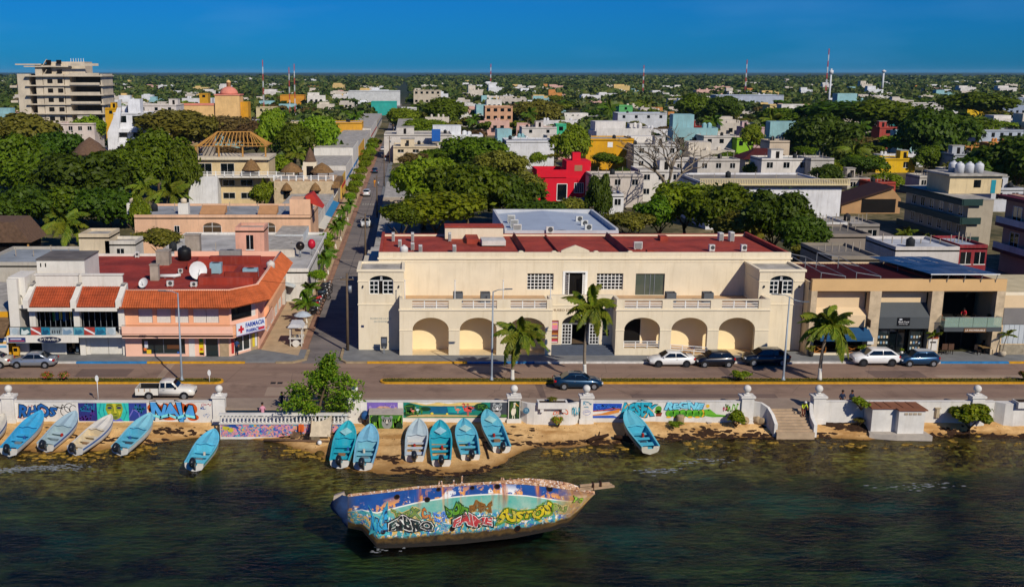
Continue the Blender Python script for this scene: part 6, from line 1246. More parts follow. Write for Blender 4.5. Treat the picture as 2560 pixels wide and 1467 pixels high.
 for f in K['wh']:
  for s in (-1,1):
   y0 = s * (W * 1.0);cx = X(f)
   MB().prism([(cx + (wr_ + .07) * math.cos(a),wr_ + .02 + (wr_ + .07) * math.sin(a)) for a in [math.pi * k / 8 for k in range(16)]],y0 - .01 * s - .1 * s,y0 + .006 * s,'y').build('wheel_arch',BLKP,t,local=True)
   w = MB().prism([(cx + wr_ * math.cos(a),wr_ + wr_ * math.sin(a)) for a in [math.pi * k / 9 for k in range(18)]],y0 - .16 * s,y0 + .022 * s,'y').build('wheel',TYRE,t,local=True)
   MB().prism([(cx + wr_ * .62 * math.cos(a),wr_ + wr_ * .62 * math.sin(a)) for a in [math.pi * k / 7 for k in range(14)]],y0 + .023 * s,y0 + .034 * s,'y').build('rim',rim or RIM,w,local=True)
 zl = K['body'][1][2] - .12
 zr2 = K['body'][-1][2]
 for s in (-1,1):
  MB().box(X(.035),X(.005) + .02,s * W * .62 - .17,s * W * .62 + .17,zl - .06,zl + .07,bev=.04).build('headlight',LAMPW,t,local=True)
  if kind != 'pickup':MB().box(X(.995) - .03,X(.955),s * W * .72 - .16,s * W * .72 + .16,zr2 - .14,zr2 + .04,bev=.03).build('tail_light',LAMPR,t,local=True)
 MB().box(X(.01),X(-.004),-W * .4,W * .4,K['body'][0][1] + .02,K['body'][0][1] + .2).build('grille',BLKP,t,local=True)
 if kind == 'pickup':
  bx0,bx1 = X(1.0),X(.61);bed = MB()
  bed.box(bx0,bx1,-W,-W + .08,.45,1.06);bed.box(bx0,bx1,W - .08,W,.45,1.06);bed.box(bx0,bx0 + .08,-W + .081,W - .081,.45,1.06);bed.box(bx0 + .081,bx1,-W + .081,W - .081,.45,.62);bed.build('cargo_bed',P,t,local=True)
  MB().box(bx0 + .09,bx1 - .01,-W + .09,W - .09,.621,.68).box(bx0 + .1,bx1 - .02,W - .1,W - .085,.68,1.05).build('bed_liner',BLKP,t,local=True)
  MB().box(bx0 - .16,bx0 - .0,-W * .95,W * .95,.4,.58).build('rear_bumper',BLKP,t,local=True);MB().box(X(.6),X(.2),-W - .012,-W - .004,.5,.56).build('side_trim',BLKP,t,local=True);MB().box(bx0 - .01,bx0 - .002,-W + .05,-W + .25,.7,1.0).build('tail_light',LAMPR,t,local=True)
  rs = MB()
  for i in range(3):rs.box(bx0 + .3 + i * .5,bx0 + .36 + i * .5,-W - .006,-W - .002,.78,1.05)
  rs.build('rust_mark',mat('rust_streak','#b0782c',.9,.3,6),t,local=True,kind='stuff')
 return t
car('sedan',78,921,-1,'silver sedan parked before the dive shop','#9ca4ac',metal=.6)
car('sedan',-34,921,-1,'pale car cut by the left picture edge','#b8b4a8')
car('sedan',1682,918,-1,'white sedan, first of the cars parked before the museum','#dcdcd8',rim=RIMD,metal=0)
car('hatch',1791,919,-1,'small black hatchback parked between the white sedan and dark crossover','#12141c')
car('suv',1920,916,-1,'dark blue-grey crossover parked beside the right museum tower','#1a2a3a',metal=.5)
car('suv',2194,916,-1,'white crossover parked before the jewellery shop','#dcdcda',rim=RIMD,metal=0)
car('hatch',2303,917,-1,'blue compact car with white roof and bonnet stripes','#1f4668',roof_col='#c8ccd0',metal=.5)
car('sedan',1447,975,1,'dark teal sedan driving along the near lane','#0f3550',name='moving_car',metal=.5)
car('pickup',412,1000,1,'white pickup truck with rust streaks and open bed','#d9d6cc',name='pickup_truck',cat='pickup truck',metal=0)
car('suv',0,0,1,'white crossover coming down the narrow side street','#d8dad8',pos=(-8.1,194,0),rz=-math.pi / 2,name='moving_car',metal=0)
for i,(x,y,c,k,l) in enumerate([(-9.9,243,'#d6d8d8','suv','white car parked on the left kerb far up the side street'),(-9.8,300,'#23405a','sedan','dark blue car parked in mid distance up the side street'),(-7.3,352,'#2a2c30','sedan','black car in the shade up the side street'),(-9.7,385,'#b9bcc0','sedan','silver car parked beyond the yellow shopfront in side street'),(-7.4,455,'#1c3550','sedan','navy car at the first far crossing of side street'),(-9.6,470,'#d0d0cc','hatch','small white car far up the side street'),(-8.0,560,'#8a2c2a','hatch','red car far up the side street'),(-9.4,640,'#cfcfcb','sedan','pale car near the end of the visible side street'),(-7.3,760,'#c2c4c6','sedan','tiny pale car where the side street meets the trees')]):
 car(k,0,0,1,l,c,pos=(x,y,0),rz=math.pi / 2)
# --- motorcycles parked along the side street
def motorbike(x,y,rz,label,col):
 t = thing('motorcycle',label,'motorcycle',(x,y,.15),rz,'motorcycles parked in a row on the side street');P = mat('bike_' + col.strip('#'),col,.35,.05,4,coat=.4)
 for cx in (-.62,.62):
  w = MB();K = 14;w.loft([[(cx + (.3 + .055 * math.cos(b)) * math.cos(a),.055 * math.sin(b),.31 + (.3 + .055 * math.cos(b)) * math.sin(a)) for b in [2 * math.pi * q / 6 for q in range(6)]] for a in [2 * math.pi * k / K for k in range(K + 1)]],caps=False);w.build('wheel',TYRE,t,local=True)
 MB().loft([[(.45,-.06,.6),(.45,.06,.6),(.45,.06,.5),(.45,-.06,.5)],[(.3,-.16,.85),(.3,.16,.85),(.3,.14,.6),(.3,-.14,.6)],[(-.05,-.15,.8),(-.05,.15,.8),(-.05,.16,.42),(-.05,-.16,.42)],[(-.75,-.09,.78),(-.75,.09,.78),(-.75,.07,.66),(-.75,-.07,.66)]]).build('body',P,t,local=True)
 MB().loft([[(-.02,-.13,.81),(-.02,.13,.81),(-.02,.13,.76),(-.02,-.13,.76)],[(-.4,-.15,.86),(-.4,.15,.86),(-.4,.13,.79),(-.4,-.13,.79)],[(-.72,-.1,.88),(-.72,.1,.88),(-.72,.1,.8),(-.72,-.1,.8)]]).build('seat',BLKP,t,local=True)
 MB().bar((.62,-.07,.31),(.4,-.07,.95),.04).bar((.62,.07,.31),(.4,.07,.95),.04).build('fork',RIM,t,local=True);MB().tube([(.3,-.36,1.02),(.4,-.2,1.0),(.4,.2,1.0),(.3,.36,1.02)],.022,6).build('handlebar',BLKP,t,local=True)
 MB().ball((.5,0,.85),.1,8,6).build('headlight',LAMPW,t,local=True);MB().box(-.25,.25,-.15,.15,.2,.45).build('engine',BLKP,t,local=True)
for i,(c,l) in enumerate([('#15181c','black motorcycle nearest the avenue in the side street row'),('#1c1c22','second motorcycle from the avenue, dark'),('#a01c1c','third motorcycle from the avenue, red tank'),('#22262c','fourth motorcycle from the avenue, dark'),('#b02024','fifth motorcycle from the avenue, bright red'),('#15181c','sixth motorcycle from the avenue, black'),('#26384a','seventh motorcycle from the avenue, bluish'),('#15181c','eighth motorcycle from the avenue, black'),('#2a2c30','ninth motorcycle from the avenue, grey'),('#1a2430','last motorcycle of the row, farthest from the avenue')]):
 motorbike(-11.35 + rnd.uniform(-.1,.1) + (.4 if i > 4 else 0),120.5 + i * 1.75,rnd.uniform(-.25,.25) + .3,l,c)
# == street furniture
POLE = mat('galvanised_pole','#8f9aa4',.5,.06,2,metal=.3)
def street_lamp(px,py,top_y,label,two=False):
 x,y,_ = G(px,py,.16);y = 93.85;x = XY(px,py,y)[0];h = XY(px,top_y,y)[1] - .16
 t = thing('street_lamp',label,'street lamp',(x,y,.19),group='tall grey lamps on the median')
 MB().lathe([(.22,0),(.22,.08),(.13,.12),(.11,.5),(.06,h)],n=10).build('pole',POLE,t,local=True)
 for s in ((-1,1) if two else (1,)):
  s = s if two else (1 if px > 600 else -1)
  a = MB().tube([(0,0,h - .05),(s * .5,-.1,h + .18 - (.5 if two and s > 0 else 0)),(s * 1.2,-.2,h + .22 - (.7 if two and s > 0 else 0))],.04,6);a.build('arm',POLE,t,local=True)
  hz = h + .2 - (.7 if two and s > 0 else 0);MB().loft([[(s * 1.05,-.3,hz),(s * 1.05,-.08,hz),(s * 1.05,-.08,hz + .09),(s * 1.05,-.3,hz + .09)],[(s * 1.75,-.32,hz + .03),(s * 1.75,-.1,hz + .03),(s * 1.75,-.1,hz + .1),(s * 1.75,-.32,hz + .1)]],smooth=False).build('lamp_head',mat('lamp_grey','#5f676e',.5),t,local=True)
street_lamp(455,954,733,'street lamp on the median before the pharmacy');street_lamp(1229,948,729,'street lamp on the median before the left museum arcade');street_lamp(1958,948,742,'two-armed street lamp on the median by the right museum tower',True)
for px,py,ty,lab,lean in [(246,1003,944,'thin leaning post with round white sign behind the graffiti wall',.0),(524,954,930,'short white oval sign on the tip of the left median',0)]:
 x,y,_ = G(px,py,.2);t = thing('road_sign',lab,'road sign',(x,y,.15));h = XY(px,ty,y)[1] - .15;MB().cyl((0,0,0),.035,h,8).build('post',WHITEMETAL,t,local=True);MB().prism(ell(0,h - .05,.16,.3,14),-.05,-.035,'y').build('sign_plate',WHITEMETAL,t,local=True)
WOODP = mat('creosote_pole','#6a5a48',.9,.15,2)
def utility_pole(x,y,h,label,yellow=False):
 t = thing('utility_pole',label,'utility pole',(x,y,.1),group='wooden utility poles along the side street');MB().lathe([(.16,0),(.1,h)],n=8).build('pole',WOODP,t,local=True);MB().box(-.7,.7,-.06,.06,h - .7,h - .58).build('crossarm',WOODP,t,local=True)
 for q in (-.6,.0,.6):MB().cyl((q,0,h - .57),.05,.16,6).build('insulator',GREYMETAL,t,local=True)
 MB().cyl((.28,0,h - 2.0),.22,.7,10).build('transformer',GREYMETAL,t,local=True)
 if yellow:MB().lathe([(.175,0),(.165,1.4)],n=8).build('painted_base',paint('#d0a01c'),t,local=True)
for i,(x,y,h,yl,lab) in enumerate([(-6.35,104.6,8.2,0,'utility pole at the museum corner'),(-6.3,149,8.4,1,'yellow-based utility pole beside the red museum roof'),(-6.3,205,8.5,0,'utility pole beside the white crossover in side street'),(-6.2,262,8.5,0,'utility pole before the white windowed building'),(-6.1,330,8.5,0,'utility pole by the corner of the white windowed building'),(-6.0,410,8.5,0,'farthest utility pole visible along the side street')]):utility_pole(x,y,h,lab,yl)
WIRE = mat('black_wire','#1a1a1a',.6)
for i,(a,b) in enumerate([((-6.35,104.6,7.8),(-6.3,149,8.0)),((-6.3,149,8.0),(-6.3,205,8.1)),((-6.3,205,8.1),(-6.2,262,8.1)),((-6.35,104.6,7.9),(-16,108,6.9))]):
 pts = []
 for k in range(9):q = k / 8;pts.append((a[0] + (b[0] - a[0]) * q,a[1] + (b[1] - a[1]) * q,a[2] + (b[2] - a[2]) * q - .5 * math.sin(math.pi * q)))
 tag(MB().tube(pts,.018,4).build('power_line',WIRE),['sagging wire from the museum corner pole up the side street','sagging wire from the yellow-based pole up the street','sagging wire beyond the white crossover in street','wire crossing the side street to the tiled roof'][i],'wire','overhead wires of the side street')
for x,y,lab in [(-12.6,142,'black lamp post among small palms on the side street'),(-12.4,178,'black lamp post farther up the side street pavement')]:
 t = thing('post_lamp',lab,'street lamp',(x,y,.15));MB().lathe([(.12,0),(.12,.3),(.05,.4),(.04,3.6)],n=8).build('post',BLKP,t,local=True);MB().lathe([(.1,3.6),(.2,3.9),(.16,4.1),(.02,4.2)],n=8).build('lantern',mat('lantern_glass','#c8c4b4',.4),t,local=True);MB().bar((0,0,3.3),(.4,0,3.3),.03).build('bracket',BLKP,t,local=True)
x,y,_ = G(742,862,.15);t = thing('market_cart','white wooden vendor cart with canopy on the brick pavement corner','cart',(x,y,.15));WC = mat('cart_white','#d6d2c8',.7,.1,3,stain=.2)
MB().prism([(-.85,2.1),(.85,2.1),(.55,2.5),(-.55,2.5)],-1.0,1.0,'y').build('canopy',mat('cart_canopy','#cfd0d2',.8),t,local=True)
for a in (-.6,.6):
 for b in (-.7,.7):MB().box(a - .04,a + .04,b - .04,b + .04,0,2.1).build('post',WC,t,local=True)
MB().box(-.75,.75,-.8,.8,.85,.95).build('counter',WC,t,local=True);MB().box(-.65,.65,-.7,.7,.3,.38).build('shelf',WC,t,local=True)
for s in (-1,1):MB().prism([(s * .0 + .38 * math.cos(a),.38 + .38 * math.sin(a)) for a in [math.pi * k / 7 for k in range(14)]],s * .82 - .03,s * .82 + .03,'y').build('wheel',WC,t,local=True)
for i in range(4):MB().box(-.5 + i * .27,-.3 + i * .27,-.5,-.2,.951,1.15).build('goods',paint(['#6a5a4a','#9a8a70','#4a4a52','#b0a088'][i]),t,local=True)
x,y,_ = G(752,838,.15);t = thing('parasol','pale blue-white parasol behind the vendor cart','parasol',(x + .1,y + 1.5,.15));MB().lathe([(1.0,1.9),(.6,2.2),(.05,2.4)],n=10,smooth=False).build('canopy',mat('parasol_cloth','#b8c4d0',.8),t,local=True);MB().cyl((0,0,0),.03,2.3,6).build('pole',GREYMETAL,t,local=True);MB().box(-.5,.5,-.3,.3,.5,.8).build('table',WC,t,local=True)
t = thing('globe_ornament','dark metal globe ornament above a street shop roof','ornament',(-14.6,138,5.0));MB().ball((0,0,.6),.6,16,10).build('globe',mat('dark_globe','#3c3430',.3,.2,2,metal=.6),t,local=True);MB().cyl((0,0,-1.2),.1,1.3,8).build('stand',GREYMETAL,t,local=True)
t = thing('red_balloon_sign','red oval balloon-like sign beside the dark globe','sign',(-13.2,139.5,5.0));MB().ball((0,0,.6),.55,14,8,1.25).build('balloon',paint('#b81c34',.4),t,local=True);MB().cyl((0,0,-1.2),.06,1.3,8).build('stand',GREYMETAL,t,local=True)
# == people
def person(x,y,z,rz,label,pose,shirt,legs,hair='#1c1512',sc=1.0,skin='#8a5a3e',hat=None):
 t = thing('person',label,'person',(x,y,z),rz,scale=sc)
 if pose == 'stand':J = dict(pel=(0,0,.95),ch=(0,0,1.32),nk=(0,0,1.5),hd=(0,.03,1.62),ht=(0,.03,1.74),kl=(.09,.02,.5),fl=(.1,0,.06),tl=(.1,.14,.03),kr=(-.09,-.03,.5),fr=(-.1,-.05,.06),tr=(-.1,.1,.03),el=(.25,-.02,1.12),hl=(.25,.12,.88),er=(-.25,0,1.12),hr=(-.22,.16,.9))
 elif pose == 'sit':J = dict(pel=(0,0,.12),ch=(0,.04,.5),nk=(0,.06,.68),hd=(0,.1,.8),ht=(0,.1,.92),kl=(.12,.45,.16),fl=(.12,.5,-.32),tl=(.12,.62,-.35),kr=(-.12,.45,.16),fr=(-.14,.48,-.32),tr=(-.14,.6,-.35),el=(.27,.08,.3),hl=(.15,.34,.26),er=(-.27,.08,.3),hr=(-.13,.34,.28))
 else:J = dict(pel=(0,-.1,.85),ch=(0,.12,1.15),nk=(0,.24,1.28),hd=(0,.33,1.36),ht=(0,.36,1.48),kl=(.1,.1,.46),fl=(.1,0,.06),tl=(.1,.14,.03),kr=(-.1,.05,.46),fr=(-.1,-.1,.06),tr=(-.1,.05,.03),el=(.24,.3,.95),hl=(.16,.5,.8),er=(-.24,.3,.95),hr=(-.16,.5,.82))
 J['sl'] = (J['ch'][0] + .17,J['ch'][1],J['ch'][2] + .06);J['sr'] = (J['ch'][0] - .17,J['ch'][1],J['ch'][2] + .06);J['wl'] = (.09,J['pel'][1],J['pel'][2] - .04);J['wr'] = (-.09,J['pel'][1],J['pel'][2] - .04)
 rad = dict(pel=.15,ch=.16,nk=.06,hd=.1,ht=.085,kl=.065,fl=.045,tl=.035,kr=.065,fr=.045,tr=.035,el=.045,hl=.035,er=.045,hr=.035,sl=.07,sr=.07,wl=.1,wr=.1)
 E = [('pel','ch'),('ch','nk'),('nk','hd'),('hd','ht'),('ch','sl'),('sl','el'),('el','hl'),('ch','sr'),('sr','er'),('er','hr'),('pel','wl'),('wl','kl'),('kl','fl'),('fl','tl'),('pel','wr'),('wr','kr'),('kr','fr'),('fr','tr')]
 ks = list(J);me = bpy.data.meshes.new('figure');me.from_pydata([J[k] for k in ks],[(ks.index(a),ks.index(b)) for a,b in E],[]);ob = bpy.data.objects.new('figure',me);COL.objects.link(ob)
 md = ob.modifiers.new('s','SKIN');sv = me.skin_vertices[0].data
 for i,k in enumerate(ks):sv[i].radius = (rad[k],rad[k] * (.75 if k in ('ch','pel') else 1));sv[i].use_root = k == 'pel'
 ob.modifiers.new('u','SUBSURF').levels = 1
 dg = bpy.context.evaluated_depsgraph_get();bm_ = bpy.data.meshes.new_from_object(ob.evaluated_get(dg));bpy.data.objects.remove(ob);bpy.data.meshes.remove(me)
 for m in (paint(shirt),paint(legs),paint(skin)):bm_.materials.append(m)
 hz,pz = J['nk'][2] - .0,J['pel'][2] + .06
 segs = [(Vector(J[a]),Vector(J[b]),2 if b in ('hd','ht','hl','hr') else (1 if b in ('kl','kr','fl','fr','tl','tr','wl','wr') else 0)) for a,b in E]
 for p in bm_.polygons:
  c = p.center;best = min(segs,key=lambda s:((s[0] + (s[1] - s[0]) * max(0,min(1,(c - s[0]).dot(s[1] - s[0]) / max((s[1] - s[0]).length_squared,1e-6)))) - c).length);p.material_index = best[2];p.use_smooth = True
 link('body',bm_,None,t)
 h = J['ht'];MB().lathe([(.1,-.06),(.115,.0),(.1,.07),(.05,.1)],(h[0],h[1] - .015,h[2] - .02),10).build('hair',paint(hat or hair),t,local=True)
 f = MB();hd = J['hd']
 for s in (-1,1):f.ball((s * .035,hd[1] + .095,hd[2] + .04),.012,6,4)
 f.build('eyes',BLKP,t,local=True);return t
def at(px,py,z):return G(px,py,z)
x,y,z = at(653,1044,-.1);person(x,84.7,-.05,math.pi * .1,'person in pink top sitting behind the white balustrade','sit','#c88a9c','#3a3440')
for i,(px,s,l,lab) in enumerate([(697,'#1f3048','#2a2c34','person in dark blue sitting left of the tree behind balustrade'),(727,'#22252c','#2c2a2c','person in black sitting just left of the tree shade'),(748,'#8a2a34','#2a3040','person in red sitting in the tree shade behind balustrade')]):
 x,y,z = at(px,1035,0);person(x,86.6,.35,rnd.uniform(-.5,.5) + math.pi,lab,'sit',s,l)
for i,(px,lab) in enumerate([(2105,'person in dark clothes sitting behind the wall left of the shrub'),(2128,'second person in dark clothes sitting behind the wall shrub')]):x,_ = XY(px,1000,86.2);person(x,86.25,.62,math.pi + .3 * i,lab,'sit','#1c2a44','#22242c')
x,y,z = at(2006,1030,-.2);person(33.75,84.9,-.45,math.pi,'worker in yellow vest and white cap stooping on the beach stairs','bend','#c8d83a','#6a3a2c',hat='#d8d8d4')
person(XY(593,870,103)[0],102.7,.15,math.pi,'person in blue standing in the dive shop doorway','stand','#23406a','#1c1e26')
person(57.1,104.2,3.25,2.6,'person in red shirt leaning over the restaurant balcony table','bend','#b8202c','#1c1c22')
person(-8.6,262,.01,math.pi,'person in orange walking up the side street','stand','#d08a1c','#b87a20',sc=1.15)
person(-13.9,133,.15,0,'person in black near the dark globe on the street','stand','#1c2030','#1c1c22');person(-14.4,131.5,.15,1.2,'person in blue beside the orange kiosk on the street','stand','#2a3c70','#20222c')
# == vegetation
def np_mesh(name,V,F):
 me = bpy.data.meshes.new(name);V = np.asarray(V,np.float32);F = np.asarray(F,np.int32);n,k = F.shape
 me.vertices.add(len(V));me.vertices.foreach_set('co',V.ravel());me.loops.add(n * k);me.loops.foreach_set('vertex_index',F.ravel());me.polygons.add(n)
 me.polygons.foreach_set('loop_start',np.arange(0,n * k,k,dtype=np.int32));me.polygons.foreach_set('loop_total',np.full(n,k,np.int32));me.update(calc_edges=True);return me
def leaf_quads(C,N,size,rng,aspect=1.7,bend=.15):
 """rhombic leaf sprays at centres C facing roughly N"""
 n = len(C);N = N / np.linalg.norm(N,axis=1,keepdims=True);T = rng.normal(size=(n,3));T -= N * (T * N).sum(1,keepdims=True);T /= np.linalg.norm(T,axis=1,keepdims=True);B = np.cross(N,T)
 s = size[:,None];V = np.stack([C - T * s * aspect * .5,C - B * s * .5 + N * s * bend,C + T * s * aspect * .5,C + B * s * .5 + N * s * bend],1).reshape(-1,3)
 return V,np.arange(4 * n).reshape(n,4)
def crown_data(seed,n_leaf,lobes=22,leaf=.085,flat=.72,open_=0.0,rng=None):
 """unit crown (radius about 1): leaves on many overlapping clumps inside a ragged dome"""
 rng = rng or np.random.default_rng(seed);D = rng.normal(size=(lobes,3));D /= np.linalg.norm(D,axis=1,keepdims=True);D[:,2] = np.where(D[:,2] < -.25,-D[:,2] * .6,D[:,2])
 rad = rng.uniform(.35,.78,lobes);LC = D * rad[:,None] * np.array([1,1,flat]);LR = rng.uniform(.2,.42,lobes)
 LC = np.vstack([LC,[[0,0,0]]]);LR = np.append(LR,.38)
 w = LR ** 2;idx = rng.choice(len(LR),n_leaf,p=w / w.sum());d = rng.normal(size=(n_leaf,3));d /= np.linalg.norm(d,axis=1,keepdims=True);d[:,2] = np.where((d[:,2] < -.2) & (rng.random(n_leaf) < .75),-d[:,2],d[:,2])
 r = rng.uniform(.66,1.04,n_leaf) + (rng.random(n_leaf) < .12) * rng.uniform(.05,.4,n_leaf);C = LC[idx] + d * (LR[idx] * r)[:,None] * np.array([1,1,.8]);Nn = d + rng.normal(size=(n_leaf,3)) * .55 + np.array([0,0,.45])
 return leaf_quads(C,Nn,leaf * rng.uniform(.6,1.35,n_leaf),rng)
CROWNS = [np_mesh('crown',*crown_data(10 + i,9000,lobes=[20,28,24,32,16,26][i],flat=[.7,.6,.8,.55,.9,.65][i],leaf=.078)) for i in range(6)]
CROWNS_FAR = [np_mesh('crown',*crown_data(40 + i,900,lobes=14,flat=.7,leaf=.2)) for i in range(5)]
LM = {k:leaf_mat('foliage_' + k,*c) for k,c in dict(dark=('#365208','#587a0c','#869418'),mid=('#486810','#769012','#a8ac1e'),olive=('#565c1c','#7e7c26','#9c9438'),bright=('#486c0a','#749414','#a8b026'),dry=('#5a4c26','#7a6438','#8f7a48'),deep=('#2c440a','#48620e','#667a16')).items()}
for m in CROWNS + CROWNS_FAR:m.materials.append(LM['dark'])
BARK = mat('bark_brown','#6a5844',.95,.2,2,bump=.3);BARKG = mat('bark_grey','#8f8270',.95,.2,2,bump=.3)
trunk_cache = {}
def trunk_mesh(v):
 if v not in trunk_cache:
  r = random.Random(v);mb = MB();mb.tube([(0,0,-.02),(.02,.01,.3),(r.uniform(-.06,.06),r.uniform(-.06,.06),.62)],[.06,.045,.036],8)
  for k in range(5):
   a = k * 1.257 + r.uniform(-.4,.4);mb.tube([(0,0,.5),(.16 * math.cos(a),.16 * math.sin(a),.72),(.42 * math.cos(a),.42 * math.sin(a),.95 + r.uniform(-.1,.12))],[.032,.022,.008],6)
  trunk_cache[v] = mb.mesh('trunk');trunk_cache[v].materials.append(BARK)
 return trunk_cache[v]
def tree(X,Y,zc,rx,rz,label,m='dark',group='leafy trees of the town',far=False,seed=None,name='leafy_tree',ground=0.0,parts=True):
 s = seed if seed is not None else rnd.randrange(999);t = thing(name,label,'tree',(X,Y,ground),rnd.uniform(0,6.28),group)
 me = (CROWNS_FAR if far else CROWNS)[s % (5 if far else 6)]
 o = bpy.data.objects.new('crown',me);COL.objects.link(o);o.parent = t;o.location = (0,0,zc - ground);o.scale = (rx,rx,rz);o.material_slots[0].link = 'OBJECT';o.material_slots[0].material = LM[m]
 k = bpy.data.objects.new('trunk',trunk_mesh(s % 4));COL.objects.link(k);k.parent = t;k.scale = ((zc - ground) * .8,) * 2 + ((zc - ground) * .9,)
 return t
def tree_px(px,py,w,h,Y,label,m='dark',**k):
 X,Z = XY(px,py,Y);s = 2600 / (Y * CT + (CAM_H - Z) * ST);return tree(X,Y,max(Z,1.0),w / 2 / s * 1.2,h / 2 / s * 1.55,label,m,**k)
# --- the beach tree in front
def beach_tree():
 bx,by = XY(792,1062,84.0)[0],84.3;t = thing('beach_tree','loose-crowned green tree growing from the beach by the balustrade','tree',(bx,by,-1.2));rng = np.random.default_rng(5);r = random.Random(5)
 tr = MB();tr.tube([(0,0,-.2),(.1,.1,1.0),(.3,.2,2.2),(.7,.2,3.6),(.95,.2,5.4)],[.16,.14,.11,.08,.04],8);tips = []
 for k in range(26):
  h = 1.2 + k * .18;a = k * 2.4 + r.uniform(-.5,.5);ca,sa = math.cos(a),math.sin(a) * .8;L = (3.7 - .3 * abs(k - 7) ** .9) * r.uniform(.75,1.1);b0 = Vector((.17 * h,.2,h));L *= 1.2 if ca > .2 else 1;p1 = b0 + Vector((ca * L * .5,sa * L * .5,.3));p2 = b0 + Vector((ca * L,sa * L,.25 + r.uniform(-.2,.35)));tr.tube([b0,p1,p2],[.045,.03,.012],5)
  for q in np.linspace(.35,1.05,7):tips.append(b0.lerp(p1,min(q * 2,1)) if q < .5 else p1.lerp(p2,(q - .5) * 2))
 tr.build('trunk',BARK,t,local=True);T = np.array([tuple(p) for p in tips]);n = 5400;c = T[rng.integers(0,len(T),n)] + rng.normal(size=(n,3)) * np.array([.3,.3,.2]);V,F = leaf_quads(c,rng.normal(size=(n,3)) * .6 + np.array([0,-.2,.8]),rng.uniform(.11,.24,n),rng)
 o = link('crown',np_mesh('crown',V,F),leaf_mat('foliage_beach','#3a6410','#6a8c18','#a0aa28'),t)
beach_tree()
def shrub(X,Y,z,rx,rz,label,m='mid',name='shrub',n=1600,leaf=.16,group=None,stems=True,seed=1,flower=None):
 t = thing(name,label,'shrub',(X,Y,z),0,group);V,F = crown_data(seed,n,lobes=14,flat=.8,leaf=leaf);V = V * np.array([rx,rx,rz]) + np.array([0,0,rz * .75]);link('foliage',np_mesh('foliage',V,F),LM.get(m) or m,t)
 if stems:
  s = MB();r = random.Random(seed)
  for k in range(6):a = k * 1.05;s.tube([(0,0,-.05),(rx * .4 * math.cos(a),rx * .4 * math.sin(a),rz * .6),(rx * .75 * math.cos(a),rx * .75 * math.sin(a),rz * 1.1)],[.05,.03,.01],5)
  s.build('stem',BARK,t,local=True)
 if flower:rng = np.random.default_rng(seed);d = rng.normal(size=(70,3));d /= np.linalg.norm(d,axis=1,keepdims=True);d[:,2] = abs(d[:,2]);V,F = leaf_quads(d * np.array([rx,rx,rz]) * .95 + np.array([0,0,rz * .75]),d,rng.uniform(.05,.1,70),rng);link('blossom',np_mesh('blossom',V,F),paint(flower),t)
 return t
def gp(px,py,z):return G(px,py,z)[:2]
shrub(*XY(2425,1050,84.3)[:1],84.3,-1.2,1.75,1.35,'big round green bush growing against the sea wall','mid',n=2600,seed=3)
shrub(*XY(1840,1055,84.6)[:1],84.6,-1.15,.95,.85,'dark green bush beside the stairs by the sea wall','mid',n=1500,seed=4)
shrub(*XY(1690,1060,84.6)[:1],84.6,-1.15,.8,.3,'low sprawling beach plant around a concrete drum','bright',n=500,stems=False,seed=5)
shrub(*XY(2150,1065,84.9)[:1],84.9,-1.1,.6,.4,'low shrub foot left of the beach hut','olive',n=400,seed=6)
sh = shrub(*XY(2150,1040,84.9)[:1],84.8,.3,.95,.75,'thin airy shrub with bare stems left of the beach hut','bright',n=420,leaf=.2,seed=7)
shrub(*XY(1395,1050,84.6)[:1],84.5,-1.1,.55,.6,'small yellow-green palm seedling before the planter niche','bright',n=260,leaf=.3,seed=8,flower='#b86a2c')
shrub(12.3,85.1,.88,.75,.28,'dry tuft growing in the raised planter','olive',n=300,leaf=.16,seed=9,stems=False)
for i,(px,py,rx,rz,fl,lab) in enumerate([(117,951,.7,.5,'#b0482c','red-tinged bush on the median, leftmost'),(158,951,.65,.5,'#c05a5a','pinkish bush on the median, second from the left'),(1846,945,1.05,.55,None,'clipped green bush on the median before the crossover'),(2556,945,.8,.6,'#8a3a3a','reddish bush on the median at right edge')]):
 x,y = gp(px,py,.2);shrub(x,93.85,.2,rx,rz,lab,'olive' if fl else 'mid',n=900,seed=20 + i,flower=fl,group='bushes on the median')
x,y = gp(2030,868,.15)
for i,(px,Y,z,rx,rz,lab,m) in enumerate([(2028,102.3,.5,.5,.5,'potted plant at left of blue-awning restaurant','olive'),(2158,102.3,.5,.5,.55,'potted plant at right of blue-awning restaurant','mid'),(2255,102.7,.45,.25,.3,'small pot plant before the jewellery door','mid'),(2210,102.8,.45,.2,.25,'tiny pot plant at left of jewellery window','bright')]):
 X = XY(px,870,Y)[0];t = shrub(X,Y,z,rx,rz,lab,m,n=220,leaf=.28,seed=30 + i,stems=False,name='potted_plant',group='potted plants before the shops');MB().lathe([(rx * .45,-z + .16),(rx * .6,.05),(rx * .62,.1)],n=10).build('pot',mat('pot_dark','#3a3836',.7) if i < 2 else WHITE_TRIM,t,local=True)
